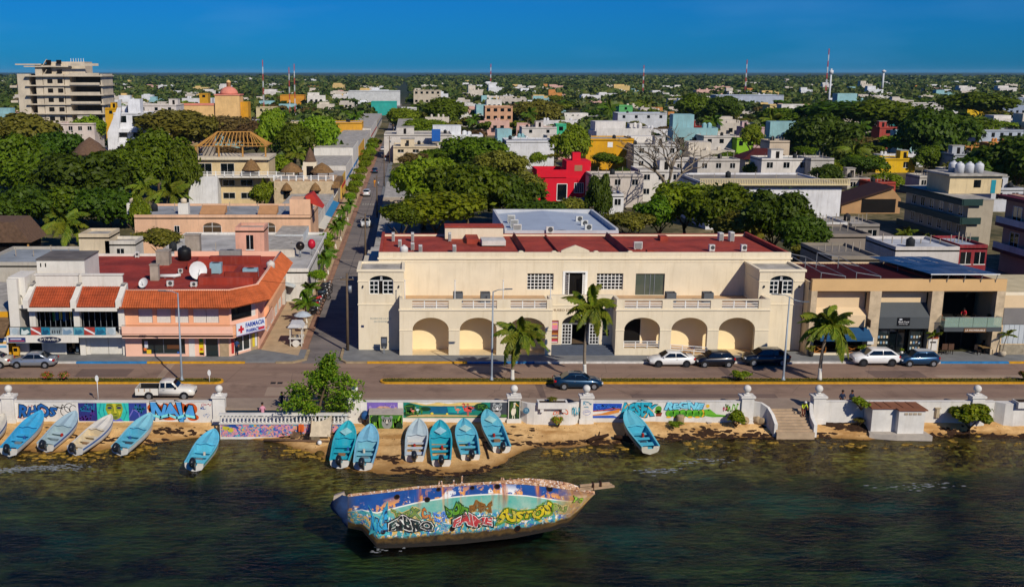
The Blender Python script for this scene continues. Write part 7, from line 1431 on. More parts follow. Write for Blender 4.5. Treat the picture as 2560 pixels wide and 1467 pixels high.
# --- palms
def frond_mesh(seed,L=3.0,droop=1.0,n=26,w=.62,up=.55):
 r = random.Random(seed);mb = MB();pts = []
 for k in range(n + 1):
  q = k / n;pts.append(Vector((L * (q * .98 - .12 * q * q),.1 * math.sin(q * 3 + seed),L * (up * q - droop * .95 * q * q))))
 mb.tube(pts[::3] + [pts[-1]],[.035 - .028 * i / (n // 3 + 1) for i in range(len(pts[::3]) + 1)],4)
 for k in range(2,n + 1):
  q = k / n;d = (pts[k] - pts[k - 1]).normalized();ll = w * (math.sin(math.pi * min(q * .82 + .16,1)) ** .7) * r.uniform(.85,1.1)
  for s in (-1,1):
   b = pts[k];tip = b + d * ll * .45 + Vector((0,s * ll * .72,-ll * (.45 + .5 * r.random())));side = d * .045
   mb.add([b - side,b + side,tip],[(0,1,2)]);m_ = b.lerp(tip,.5) + Vector((0,0,.02));mb.add([b - side * 1.3,m_ + side,tip,m_ - side * 1.2],[(0,1,2,3)])
 return mb.mesh('frond')
PALM_G = leaf_mat('palm_green','#456414','#74861e','#9c9a30',.4);PALM_D = leaf_mat('palm_deep','#365c12','#5c821a','#829a2a',.4)
FRONDS = [frond_mesh(i,1.0,[.75,.95,.55][i],w=.26,up=[.5,.32,.75][i]) for i in range(3)]
for f in FRONDS:f.materials.append(PALM_G)
def palm(base,top,L,label,nf=20,white=True,m=None,seed=0,group='coconut palms on the median',name='palm_tree',fine=True,rad=.16):
 r = random.Random(seed);base = Vector(base);top = Vector(top) - base;t = thing(name,label,'tree',base,0,group);tr = MB();pts = [top * q + Vector((0,0,0)) + Vector((math.sin(q * math.pi) * -.12 * top.length * .3,0,0)) for q in [i / 10 for i in range(11)]]
 tr.tube(pts,[rad * (1.35 if i == 0 else 1.05 - .35 * i / 10) for i in range(11)],9).build('trunk',BARKG,t,local=True)
 if white:MB().tube([pts[0],pts[0].lerp(pts[1],.5),pts[1],pts[2],pts[2].lerp(pts[3],.2)],[rad * 1.42,rad * 1.25,rad * 1.12,rad * 1.08,rad * 1.06],9).build('whitewash',paint('#d8d6cc'),t,local=True)
 for k in range(nf):
  o = bpy.data.objects.new('frond',FRONDS[k % 3]);COL.objects.link(o);o.parent = t;o.location = top;o.rotation_euler = (r.uniform(-.2,.2),r.uniform(-.45,.55) if k > 3 else r.uniform(-1.0,-.4),k * 2.399 + r.uniform(-.2,.2));o.scale = (L * r.uniform(.8,1.1),) * 3
  if m is not None:o.material_slots[0].link = 'OBJECT';o.material_slots[0].material = m
 MB().ball(tuple(top),rad * 1.3,8,6).build('crown_heart',mat('palm_heart','#7a6a2c',.9),t,local=True)
 return t
for i,(pb,pt,L,lab) in enumerate([((1281,947),(1296,832),2.9,'coconut palm on the median before the left arcade'),((1463,947),(1476,768),3.0,'tallest coconut palm, before the museum entrance'),((2049,946),(2072,815),3.1,'coconut palm on the median before the blue awning')]):
 bx = XY(*pb,93.85)[0];tx,tz = XY(*pt,93.85);palm((bx,93.85,.2),(tx,93.85,tz),L,lab,22,True,None,i)
for i,(x,y,h,lab) in enumerate([(-11.75,116.6,2.5,'small palm nearest the avenue on the side street'),(-11.9,122.4,3.0,'second small palm up the side street'),(-11.6,141,3.2,'small palm beside the black lamp post'),(-11.5,146,3.0,'small palm just beyond the black lamp post'),(-11.9,168,3.6,'small palm midway up the side street'),(-11.6,176,3.4,'small palm opposite the white crossover'),(-12.0,188,3.6,'small palm below the stone hotel'),(-11.8,200,3.4,'small palm at the stone hotel front')]):palm((x,y,.15),(x + rnd.uniform(-.2,.2),y,h),1.9,lab,13,True,PALM_D,10 + i,'small palms along the side street',rad=.09)
for i,(x,y,r_,lab) in enumerate([(-12.2,224,1.5,'first round street tree past the stone hotel'),(-12.2,250,1.6,'second round street tree past the stone hotel'),(-12.2,285,1.7,'street tree beside the dark blue parked car'),(-12.3,330,2.0,'yellowish street tree before the yellow shopfront'),(-12.4,372,2.0,'street tree near the end of the visible pavement'),(-12.0,212,1.2,'low street tree at the hotel corner'),(-12.1,152,1.1,'small round bush tree near the globe shop'),(-11.9,236,1.4,'street tree between the first two past hotel'),(-12.3,305,1.8,'street tree before the tall white street house'),(-12.2,268,1.5,'third round street tree past the stone hotel'),(-12.4,350,1.9,'street tree past the yellow house front'),(-11.6,128,1.0,'little bush tree behind the motorcycles'),(-12.6,158,1.2,'bush tree before the peach building corner')]):tree(x,y,3.4,r_ * 1.3,r_ * 1.25,lab,'bright','street trees along the side street',seed=i,name='street_tree')
for i,(px,Y,h,lab) in enumerate([(2330,102.4,1.9,'young potted palm beside the white wall panel'),(2510,102.3,2.0,'leaning potted palm at the right end of restaurant block')]):
 X = XY(px,850,Y)[0];palm((X,Y,.4),(X + .3 * (1 if i else .4),Y,h + .4),1.0,lab,7,False,None,40 + i,'potted palms of the restaurant',rad=.05)
 t = thing('plant_pot',['round pale pot of the young palm by wall panel','round pale pot of the leaning palm at right end'][i],'plant pot',(X,Y,.15),0,'pale pots of the restaurant palms');MB().lathe([(.2,0),(.36,.2),(.36,.4),(.28,.55),(.24,.55)],n=12).build('pot',mat('pot_pale','#b9ac94',.8,.1,3),t,local=True);MB().cyl((0,0,.5),.25,.03,10).build('soil',mat('soil','#3c2c20'),t,local=True)
# --- background palms
for i,(px,py,Y,L,lab,m) in enumerate([(155,560,172,5.0,'big yellowish palm before the dark trees at left',None),(350,470,205,4.6,'yellowish palm behind the peach building, left one',None),(415,485,200,5.0,'yellowish palm behind the peach building, right one',None),(885,292,480,5.0,'lone fan palm above the yellow shopfront',PALM_D),(852,375,300,3.6,'shaggy fan palm beside the white villa tower',PALM_D),(660,475,215,3.6,'traveller palm before the stone hotel',None),(735,385,262,4.0,'yellow-green palm behind the stone hotel',None),(1520,272,560,7.0,'tall dark palm before the green house',PALM_D),(1610,262,590,6.5,'yellowish palm right of the green house',None),(1320,285,520,5.5,'palm right of the tan three-storey block',PALM_D),(1780,305,430,5.0,'palm behind the dark red roof',PALM_D),(1925,300,440,5.5,'yellowish palm right of the lime house',None),(2130,380,285,5.0,'palm in the dark grove right of centre',None),(2150,315,400,4.5,'palm above the dark grove',PALM_D),(2255,600,168,2.2,'street palm below the green-banded hotel, left',None),(2305,605,160,2.2,'street palm below the green-banded hotel, right',None),(1180,300,500,4.6,'palm left of the tan three-storey block',PALM_D)]):
 X,Z = XY(px,py,Y);palm((X,Y,0),(X + .4,Y,max(Z,2.5)),L,lab,18,False,m,60 + i,'palms among the town trees',rad=.2)
# --- near tree masses (bearing, size, distance)
for i,(px,py,w,h,Y,m,lab) in enumerate([
 (45,345,200,120,300,'olive','olive-green tree below the concrete tower, left'),(150,375,130,110,280,'deep','dark tree left of the thatched palapa'),(20,420,150,150,245,'dark','dark tree at left picture edge'),(110,450,180,120,228,'dark','broad dark tree below the thatched palapa'),(215,465,210,130,215,'deep','broad dark tree in the middle of left grove'),(60,530,180,130,192,'deep','dark tree near the left edge behind low roofs'),(160,520,150,110,195,'dark','dark tree behind the big yellowish palm'),(275,525,160,130,192,'deep','dark tree left of the peach building'),(330,440,140,120,235,'dark','tree in the upper part of left grove'),(395,405,170,150,245,'dark','large dark tree left of the bare palapa frame'),(455,460,90,150,222,'dark','dark tree beside the white villa wall'),(420,320,180,90,345,'olive','olive tree right of the white modern house'),(230,325,80,70,330,'mid','tree between tower and white house'),(560,325,150,80,360,'dry','bare brownish tree before the domed church'),(480,335,120,90,350,'olive','olive tree left of the domed church'),(640,345,110,80,330,'dry','brown tree right of the domed church'),(685,350,80,120,300,'mid','upright tree right of the bare palapa frame'),(790,345,110,110,300,'bright','rounded bright tree before the yellow shopfront'),(735,365,110,110,290,'dark','dark tree left of the rounded bright tree'),(690,420,90,80,262,'mid','tree behind the stone hotel thatch'),(650,490,60,60,208,'mid','small tree in the villa courtyard'),(350,545,50,110,162,'mid','slender vine-covered tree at the peach building corner'),(400,605,110,50,150,'olive','low bush in front of the peach building'),
 (1060,470,180,150,190,'mid','broad dome tree nearest the side street'),(1000,545,110,70,158,'dark','low tree behind the museum street wing'),(1170,480,190,160,182,'dark','broad dome tree behind the museum, middle'),(1090,530,230,100,168,'mid','wide low tree just behind the red museum roof'),(1255,500,170,130,190,'deep','dark tree behind the pale hall, left'),(1312,488,100,90,200,'olive','yellowish tree left of the red house'),(1350,535,150,70,178,'deep','low dark tree behind the pale hall'),(1425,522,110,56,190,'olive','brownish-green tree below the red house'),(1190,385,150,100,275,'dark','tree before the white warehouse'),(1255,420,120,80,245,'olive','loose tree before the white warehouse, lower'),(1432,368,90,95,285,'bright','tall bushy tree between white warehouse and yellow block'),(1500,520,60,130,178,'deep','ivy-clad dark stump tree right of the red house'),(1345,400,40,40,250,'mid','small tree left of the red house roof'),
 (1650,540,130,110,168,'dark','dark tree behind the museum roof, under the dead tree'),(1715,510,170,120,170,'mid','broad layered tree under the dead tree'),(1800,535,160,130,162,'dark','tall tree before the white balustrade building'),(1860,575,150,90,155,'olive','olive tree behind the right museum roof'),(1935,560,150,130,152,'deep','dark round tree before the white balustrade building'),(2000,595,130,110,146,'deep','dark round tree at right end of the museum roof'),(2020,630,80,50,135,'olive','yellow-green bush right of the museum roof'),(1570,555,110,60,165,'olive','yellowish scrub behind the pale hall'),
 (2150,520,70,60,225,'dark','dark tree left of the gabled house'),(2215,470,70,50,262,'mid','tree in front of the bright yellow house, lower'),(2070,450,80,60,250,'deep','dark tree behind the balustrade, right end'),(2060,345,160,120,320,'deep','very dark grove tree right of the lime house'),(2110,400,110,110,300,'deep','very dark tree left of the bright yellow house'),(2110,285,220,80,440,'deep','dark tree row before the far yellow house'),(2240,300,200,90,420,'dark','dark tree left of the turquoise house'),(2330,350,170,150,340,'deep','large dark tree above the green-banded hotel'),(2325,410,80,70,300,'dark','tree right of the bright yellow house'),(2470,435,170,130,245,'deep','very dark tree behind the maroon building, left'),(2550,420,170,150,240,'deep','very dark tree at the right picture edge'),(2420,330,150,90,400,'dark','dark tree in front of grey apartment block'),(2450,265,160,60,560,'dark','dark tree before the bright yellow hall at right'),(1740,275,110,70,560,'dark','round dark tree centre right'),(1810,280,90,60,540,'deep','dark tree left of the far palm'),(1010,300,90,60,520,'mid','tree right of the side street by white house'),(1110,285,130,80,520,'dark','dark grove left of the tan block'),(1060,320,110,50,440,'bright','pale palm-like clump behind white windowed building'),(1350,290,120,70,540,'olive','olive grove right of the tan block'),(1620,300,90,50,500,'dark','tree behind grey block houses'),(1880,350,60,60,330,'mid','small tree by lime house'),(1960,300,120,60,450,'dark','dark tree by the far yellow house')]):
 tree_px(px,py,w,h,Y,lab,m,seed=i)
# --- dead tree with bare crown, and thin leafless shrubs
def bare_tree(base,h,spread,label,seed,m,levels=4,name='bare_tree',r0=.28):
 t = thing(name,label,'tree',base);r = random.Random(seed);mb = MB()
 def grow(p,d,L,rad,lv):
  q = p + d * L;mid = p + d * L * .5 + Vector((r.uniform(-.1,.1),r.uniform(-.1,.1),r.uniform(-.05,.1))) * L;mb.tube([p,mid,q],[rad,rad * .85,rad * .68],5 if lv < 3 else 4)
  if lv >= levels:return
  for k in range(r.choice((2,3)) if lv else 5):
   a = r.uniform(0,6.28) if lv else k * 1.256 + r.uniform(-.3,.3);s = r.uniform(.5,.95) * spread;nd = (d + Vector((math.cos(a) * s,math.sin(a) * s,r.uniform(-.15,.3)))).normalized();grow(q,nd,L * r.uniform(.62,.85),rad * .62,lv + 1)
 grow(Vector((0,0,0)),Vector((.05,0,1)),h,r0,0);mb.build('branches',m,t,local=True);return t
X,Z = XY(1662,500,205);bare_tree((X,205,0),6.2,1.15,'big leafless tree rising before the white houses',3,BARKG,5,'dead_tree',.5)
for i,(px,Y,lab) in enumerate([(1590,168,'small leafless shrub behind the pale hall'),(1850,165,'thin leafless tree before the balustrade building'),(580,350,'leafless tree in front of the domed church')]):bare_tree((XY(px,560,Y)[0],Y,0),[2.0,3.2,3.0][i],1.0,lab,8 + i,BARKG,4,r0=.14)
# == the town behind
TH = mat('thatch','#8a6a44',.95,.25,2.5,bump=.6,bscale=12);THG = mat('old_thatch','#6e5644',.95,.2,2.5,bump=.6,bscale=12);SCREED = mat('grey_screed','#b9b4aa')
WCOL = lambda c:mat('wall_' + c.strip('#'),c,.88,.12,.35,stain=.42,stain_col='#7a7064',fine=.05)
tank_me = MB().lathe([(.55,0),(.55,.9),(.5,1.0),(.2,1.2),(.2,1.28),(.02,1.28)],n=10).mesh('roof_tank');tank_me.materials.append(paint('#23262a'))
def house(px0,px1,pyt,Y,d,col,label,rows=1,n=3,ww=1.2,wh=1.2,roof=None,tanks=1,name='house',cat='house',group=None,gl=None,zt=None,seed=0,base=0):
 X0,Z = XY(px0,pyt,Y);X1 = XY(px1,pyt,Y)[0];Z = zt or Z;m = WCOL(col);t = thing(name,label,cat,((X0 + X1) / 2,Y,base),0,group)
 MB().box(X0,X1,Y,Y + d,base,Z - .45).build('walls',m,t);hollow_roof(t,X0,X1,Y,Y + d,Z - .35,Z,m,mat('roofc_' + roof.strip('#'),roof,.85,.2,.3) if roof else SCREED);r = random.Random(seed + int(px0));g = gl or GLASS
 for j in range(rows):
  z0 = Z - 1.0 - wh - j * (Z - .6) / max(rows,1) * .98
  if z0 < .3:continue
  for i in range(n):
   c = X0 + (X1 - X0) * (i + .5) / n;w = MB().box(c - ww / 2,c + ww / 2,Y - .03,Y - .004,z0,z0 + wh).build('window',g,t)
   if Y < 340:MB().box(c - ww / 2 - .1,c + ww / 2 + .1,Y - .07,Y - .031,z0 - .12,z0 - .02).box(c - .03,c + .03,Y - .05,Y - .031,z0,z0 + wh).build('frame',WHITE_TRIM,w)
 if Y < 420 and d > 5:
  rb = MB()
  for k in range(7):xx = X0 + .3 + (X1 - X0 - .6) * k / 6;rb.box(xx - .05,xx + .05,Y + d * .5,Y + d * .5 + .1,Z - .3,Z + r.uniform(.2,1.3))
  rb.build('rebar_post',CONC,t,kind='stuff')
 for k in range(tanks):
  o = bpy.data.objects.new('roof_tank',tank_me);COL.objects.link(o);o.parent = t;o.location = (r.uniform(X0 + 1,X1 - 1) - t.location.x,r.uniform(1.5,max(d - 1,2)),Z - .35 - base)
 if d > 6 and 200 < Y < 420 and r.random() < .6:
  w = (X1 - X0) * r.uniform(.18,.5);xa = r.uniform(X0 + .5,X1 - w - .5);y0 = Y + d * r.uniform(.3,.55);sb = MB().box(xa,xa + w,y0,y0 + d * .3,Z - .34,Z + 1.9).build('roof_room',m,t);MB().box(xa - .15,xa + w + .15,y0 - .15,y0 + d * .3 + .15,Z + 1.901,Z + 2.05).build('roof_slab',SCREED,sb);MB().box(xa + w * .4,xa + w * .4 + .9,y0 - .03,y0 - .004,Z - .3,Z + 1.5).build('door',DARKROOM,sb)
 return t
# ---- left side, behind the seafront
house(-60,230,622,128,12,'#b8b2a6','low building with grey corrugated roof behind the dive shop',rows=0,n=0,roof='#9aa2a8',tanks=0,zt=5.2,name='low_building',cat='building')
house(196,272,586,131,5,'#d8c7a8','small cream shed with grey roof behind the red flat roof',rows=0,n=0,tanks=0,name='roof_shed',cat='shed',zt=8.3,base=4)
house(262,338,606,131,4,'#cfc9bc','small white shed with dark door behind the red flat roof',rows=1,n=1,ww=.9,wh=1.6,tanks=0,name='roof_shed',cat='shed',zt=7.4,base=4)
house(588,660,583,130,4,'#e0a890','pink stair block with a door at back of the red roof',rows=1,n=1,ww=.9,wh=1.8,tanks=0,name='stair_block',cat='shed',zt=9.3,base=4)
house(335,770,601,128,30,'#d9d6d0','long low white roof between the red roof and peach building',rows=0,n=0,tanks=1,zt=4.4,roof='#bdbcb8',name='low_building',cat='building')
P1 = house(335,776,536,160,14,'#e2b794','long peach building with two arched windows',rows=0,n=0,tanks=1,zt=6.8,roof='#9fa2a4',name='peach_building',cat='building')
for pa,pb in ((508,553),(653,688)):
 a = XY(pa,560,160)[0];b = XY(pb,560,160)[0];window(P1,a,b,3.9,5.0,159.93,2,1,arch=.6,glass=glass_dark('brown_glass','#4a3c2a',.2))
for px in (442,615):a = XY(px,560,160)[0];window(P1,a - .4,a + .4,4.0,5.1,159.93,2,1)
for pa,pb in ((500,562),(645,692)):a = XY(pa,530,161)[0];b = XY(pb,530,161)[0];MB().prism([(160.5,6.81),(160.5,6.95),(163.0,7.9),(163.2,7.9),(163.2,6.81)],a,b,'x').build('tan_canopy',mat('tan_canopy','#b98a60',.9,.1,1),P1)
a = XY(776,520,160)[0];MB().box(a - 3.2,a,159.9,164,6.81,9.2).build('corner_turret',WCOL('#e2b794'),P1);MB().prism([(a - .05,8.6),(a + 1.9,7.8),(a + .2,10.1),(a - .9,9.6)],160.2,164,'y').build('red_roof',mat('red_flat','#b8362c',.8,.1,1),P1)
for i,(px,lab) in enumerate([(336,'white tank box on the peach building, left one'),(463,'white tank box on the peach building, right one')]):X = XY(px,510,165)[0];t = thing('tank_box',lab,'water tank',(X,164,6.45),0,'tanks of the peach building');MB().box(-.8,.8,-.7,.7,0,1.7).build('casing',WSTUC,t,local=True);MB().lathe([(.5,1.7),(.5,2.3),(.1,2.5)],n=10).build('tank',paint('#c9b9a0'),t,local=True)
for i,(y0,y1,h,c,lab) in enumerate([(126.3,133,4.2,'#cfc9c0','white street shop after the tiled eave'),(133.2,138,3.4,'#c86a2a','orange kiosk shop on the side street'),(138.2,150,5.0,'#d8cfc2','cream shop under the dark globe'),(150.2,159,5.2,'#c9d0d4','pale blue-white shop before peach building'),(175,190,4.4,'#d9d4cc','white shop past the peach building'),(190.2,212,4.0,'#c4ccd2','bluish shop before the stone hotel')]):
 t = thing('street_shop',lab,'shop',(-16.5,y0,0),0,'shops on the left of the side street');MB().box(-24 if i > 3 else -19.5,-15.4,y0,y1,0,h).build('walls',WCOL(c),t);box('roof',SCREED,t,-24 if i > 3 else -19.5,-15.45,y0 + .1,y1 - .1,h + .001,h + .08);MB().prism([(-15.4,2.5),(-14.2,2.2),(-14.2,2.32),(-15.4,2.75)],y0 + .3,y1 - .3,'y').build('awning',paint(['#b8c0c4','#d06a24','#d8d0c0','#3a86b0','#c8c4b8','#2f7aa8'][i]),t)
 for k in range(2):side_window(t,y0 + 1 + k * (y1 - y0) * .45,y0 + 2.6 + k * (y1 - y0) * .45,.4,2.0,-15.4,1)
for i,(y0,y1,h,c,lab) in enumerate([(236,252,5,'#d9b04a','ochre shop front past the hotel'),(254,285,6,'#d6d2ca','white shop front past the hotel'),(287,318,8,'#e0dcd2','tall white street house with blue sign'),(320,360,6,'#d8a83a','yellow house front on the side street'),(364,420,5.5,'#c9c4ba','grey house front on the side street'),(424,500,6,'#d8d4cc','pale row of house fronts on the side street'),(504,600,5,'#b9b2a6','far street row on the left')]):house(0,1,400,y0,y1 - y0,c,lab,n=0,rows=0,zt=h,name='street_house',group='houses on the left of the side street') if 0 else (lambda t:(MB().box(-26,-15.3,y0,y1,0,h).build('walls',WCOL(c),t),box('roof',SCREED,t,-25.9,-15.4,y0 + .1,y1 - .1,h + .001,h + .1),box('shop_band',paint(['#b8322c','#3a6aa0','#2f7ab8','#b86a2a','#3a8a6a','#a03a34','#4a5a7a'][i]),t,-15.29,-15.2,y0 + 1,y1 - 1,2.4,3.1)))(thing('street_house',lab,'house',(-20,y0,0),0,'houses on the left of the side street'))
for i,(y0,y1,h,c,lab) in enumerate([(127,139,5.2,'#c2b8a4','low cream yard wall behind the museum tower'),(140,200,3.2,'#9a8c7c','shaded yard wall along the right of side street'),(205,240,3.6,'#b9a88e','low tan house on the right of side street'),(400,520,6,'#cfc8bc','far pale row on the right of side street'),(525,700,5.5,'#bfb8ac','farthest row on the right of side street')]):t = thing('street_house',lab,'house',(-4,y0,0),0,'houses on the right of the side street');MB().box(-5.15,2 if i else -3.3,y0 + (4.5 if i == 0 else 0),y1,0,h).build('walls',WCOL(c),t);box('roof',SCREED,t,-5.1,1.9 if i else -3.4,y0 + 4.6,y1 - .1,h + .001,h + .1)
H = thing('stone_hotel','pale stone corner hotel with thatched window hoods and roof terrace','hotel',(-21,213,0));Y = 213;xa,xb = XY(686,500,Y)[0],-15.45;STN = mat('pale_stone','#cdb795',.9,.16,1.3,fine=.12,bump=.3,bscale=6)
MB().box(xa,xb,Y,226,0,6.5).build('walls',STN,H);box('terrace',TERRACE,H,xa + .1,xb - .1,Y + .1,225.9,6.501,6.6)
rl = MB()
for z in (6.9,7.25,7.55):rl.box(xa,xb,Y + .05,Y + .15,z,z + .09)
for k in range(9):x = xa + (xb - xa) * k / 8;rl.box(x - .12,x + .12,Y,Y + .2,6.6,7.75)
rl.build('railing',WHITE_TRIM,H)
def hood(par,x,y,z,r,h,m=TH):MB().lathe([(r * 1.05,0),(r,.12),(r * .6,h * .6),(.05,h)],(x,y,z),12).build('thatched_hood',m,par)
for px in (717,789):
 x = XY(px,490,Y)[0];window(H,x - .65,x + .65,2.9,5.0,Y - .1,2,2,frame=mat('brown_frame','#5a3c24',.7));hood(H,x,Y,4.7,1.15,1.6);window(H,x - .65,x + .65,.4,1.7,Y - .1,2,1,frame=mat('brown_frame','#5a3c24'));hood(H,x,Y,1.6,1.1,1.3)
for k in range(4):side_window(H,214 + k * 3,216 + k * 3,3,5.2,xb,1,n=3)
hood(H,xb - 9.0,218,8.0,2.4,2.0);hood(H,xb - 2.6,217,8.0,2.4,2.0);MB().lathe([(1.35,10.0),(1.2,10.3),(.8,11.6),(.05,13)],(xb - 5.2,219,0),8).build('thatched_spire',THG,H);MB().box(xb - 6.6,xb - 3.8,217.6,220.4,6.6,10).build('turret',CREAM,H);box('turret_opening',DARKROOM,H,xb - 5.9,xb - 4.5,217.58,217.598,7,9.2);MB().prism([(Y - .6,5.2),(225.5,5.2),(225.5,6.4),(Y + .5,6.4)],xb - .3,xb + 1.3,'x').build('street_thatch',TH,H)
for x in (xb - 10.4,xb - 7.6,xb - 4.0,xb - 1.4):box('terrace_post',mat('brown_frame','#5a3c24'),H,x - .1,x + .1,217.9,218.1,6.6,8.1)
t = thing('grey_roofed_yard','dark grey flat roof behind the stone hotel','building',(-20,228,0));MB().box(-26,-15.5,227,235.5,0,5.4).build('walls',WCOL('#a89c88'),t);box('roof',mat('dark_screed','#6f6a66'),t,-25.8,-15.6,227.1,235.4,5.401,5.5)
V = thing('villa','cream terraced villa with white railings and a bare palapa frame','villa',(-40,225,0));Y = 225;x0,x1 = XY(478,440,Y)[0],XY(668,440,Y)[0]
MB().box(x0,x1,Y + 3,Y + 14,0,9.7).build('walls',WCOL('#d6bf92'),V);MB().box(x0 - .4,x1 + .3,Y + 2.2,Y + 14.2,9.701,10.25).build('roof_slab',WCOL('#d9cdb4'),V);MB().box(x0 - .5,x0 + 5.8,Y - 1,Y + 2.99,0,6.3).build('white_wing',WCOL('#dcdcdc'),V);box('balcony',WSTUC,V,x0,x1 + 6,Y + .2,Y + 2.99,6.0,6.35)
rl = MB()
for z in (6.6,6.95,7.25):rl.box(x0 - .4,x1 + 6,Y + .1,Y + .18,z,z + .08)
for k in range(13):x = x0 - .3 + (x1 + 6 - x0) * k / 12;rl.box(x - .1,x + .1,Y + .05,Y + .2,6.3,7.45)
rl.build('railing',WHITE_TRIM,V)
for a in (.06,.36):window(V,x0 + (x1 - x0) * a,x0 + (x1 - x0) * (a + .18),6.5,8.9,Y + 2.9,2,1)
for a in (.38,.62):
 for z in (1.2,4.0):window(V,x0 + (x1 - x0) * a,x0 + (x1 - x0) * (a + .16),z,z + 1.3,Y + 2.9,2,1)
hood(V,x0 + (x1 - x0) * .78,Y + 1.5,7.6,2.0,2.4)
PF = mat('raw_poles','#c08e48',.85,.15,2);zt = XY(560,330,Y + 8)[1];ze = 12.6;xa,xb,ya,yb = x0 + .3,x1 - .5,Y + 3.5,Y + 13;rp0 = Vector((xa + 4.2,Y + 8,zt));rp1 = Vector((xb - 4,Y + 8,zt));fr = MB();fr.bar(rp0,rp1,.2)
for (a,b) in (((xa,ya),(xb,ya)),((xb,ya),(xb,yb)),((xb,yb),(xa,yb)),((xa,yb),(xa,ya))):fr.bar((*a,ze),(*b,ze),.16)
for k in range(17):
 q = k / 16;e = rp0.lerp(rp1,min(max((q - .18) / .64,0),1))
 for yy in (ya,yb):fr.bar(e,(xa + (xb - xa) * q,yy,ze - .2),.16)
for k in range(9):
 q = k / 8;fr.bar(rp0,(xa,ya + (yb - ya) * q,ze - .2),.11);fr.bar(rp1,(xb,ya + (yb - ya) * q,ze - .2),.11)
fr.build('rafter',PF,V,kind='stuff')
for x in (xa + .2,(xa * 2 + xb) / 3,(xa + 2 * xb) / 3,xb - .2):MB().bar((x,ya + .2,10.2),(x,ya + .2,ze),.3).build('post',PF,V)
MB().box(xa + 1,xa + 3.5,Y + 7,Y + 9,10.26,12.4).build('oven_block',CONC,V)
t = thing('thatched_palapa','large round thatched palapa in the left grove','palapa',(XY(226,380,270)[0],270,0));zt = XY(226,343,270)[1];MB().lathe([(4.9,zt - 4.4),(4.7,zt - 4.0),(2.4,zt - 1.6),(.1,zt)],n=20).build('thatched_roof',THG,t,local=True);MB().cyl((0,0,0),3.6,zt - 4.3,14).build('base',DARKROOM,t,local=True)
for k in range(8):a = k * .785;MB().cyl((4.3 * math.cos(a),4.3 * math.sin(a),0),.12,zt - 4,6).build('post',PF,t,local=True)
Mh = house(283,362,282,345,12,'#e4e6ea','tall white modern house with slanted balcony wall',rows=3,n=2,ww=3.2,wh=2.2,tanks=0,name='modern_house');X0 = XY(270,330,344)[0];X1 = XY(283,330,344)[0];MB().prism([(X0,3),(X1 + 1,3),(X1 + 3.2,17),(X1 + 2,17),(X0,9)],343.2,344.6,'y').build('slanted_wall',WCOL('#e4e6ea'),Mh);MB().box(X1 + 4.5,X1 + 8.5,347,351,14,19.6).build('roof_tower',WCOL('#e4e6ea'),Mh)
for z in (4.5,9.0):box('balcony',WCOL('#e4e6ea'),Mh,X1,X1 + 8,343.4,344.98,z,z + 1.1)
house(340,440,262,400,14,'#d8d0c8','white house with arch behind the modern house',n=3,tanks=1);house(140,235,308,325,10,'#d6c8be','pinkish house with balustrade below the concrete tower',n=4,tanks=0,roof='#c08a80');house(262,290,270,390,8,'#d8a41c','small yellow house between tower and white house',n=1,tanks=0)
C = thing('concrete_tower','unfinished grey concrete apartment tower with open floors','tower block',(XY(150,250,430)[0],430,0));s = 6.05;xL = XY(47,250,430)[0];xR = XY(258,250,430)[0];W = xR - xL;RC = mat('tower_concrete','#cfc3ae',.92,.14,.25,stain=.4,stain_col='#6a6058');fl = 3.75;z8 = XY(50,160,430)[1]
MB().box(xL,xL + W * .14,430,446,0,z8 - 4).build('blank_wall',RC,C);MB().box(xL + W * .22,xL + W * .30,429.8,446,0,z8).build('core_wall',RC,C);MB().box(xL + W * .56,xL + W * .62,429.8,446,0,z8 - 4).build('core_wall',RC,C);MB().box(xR - .6,xR,430,446,0,z8 - 4).build('end_wall',RC,C);MB().box(xL,xR,445.5,446.2,0,z8 - 4).build('back_wall',DARKROOM,C);MB().box(xL + W * .02,xR - .5,438,438.3,0,z8 - 4).build('inner_wall',mat('concrete_shade_tone','#6f675c',.95),C)  # inner and back walls carry the shade of the open floors in their colour
for k in range(9):
 z = k * fl + .2
 if z > z8:break
 MB().box(xL + W * .1,xR + (.8 if k < 8 else -12),428.2 if k % 2 else 428.8,445,z,z + .45).build('floor_slab',RC,C);MB().box(xL + W * .63,xR - .6,428.3,428.5,z + .45,z + 1.4).build('balcony_front',RC,C)
 for a in (.36,.48):box('window',DARKROOM,C,xL + W * a,xL + W * (a + .06),429.4,429.5,z + 1.2,z + 2.8)
 MB().bar((xL + W * .3,430.5,z),(xL + W * .36,430.5,z + fl * .8),1.2,.25).build('stair_flight',RC,C)
MB().box(xL + W * .31,xL + W * .55,429.6,445,0,z8 - 4).build('service_shaft',RC,C);MB().box(xL,xL + W * .3,428.8,446,z8 - .5,z8).build('roof_slab',RC,C);MB().box(xL + W * .4,xL + W * .8,431,441,z8 - 4,z8 + .8).build('roof_house',WCOL('#d2c4ac'),C)
for k in range(6):MB().bar((xL + W * (.62 + .03 * k),433,z8 + .8),(xL + W * (.62 + .03 * k),433,z8 + 2.2),.18).build('rebar_post',WHITEMETAL,C)
for z in (10,16,22):MB().box(xL - 4,xL,432,440,z,z + .9).build('side_balcony',RC,C)
D = thing('domed_church','yellow church with pink dome and lantern','church',(XY(570,300,480)[0],485,0));YW_ = WCOL('#e4bc80');zd = XY(570,253,480)[1] + 2.5;PK = mat('pink_dome','#d98874',.8,.1,.6)
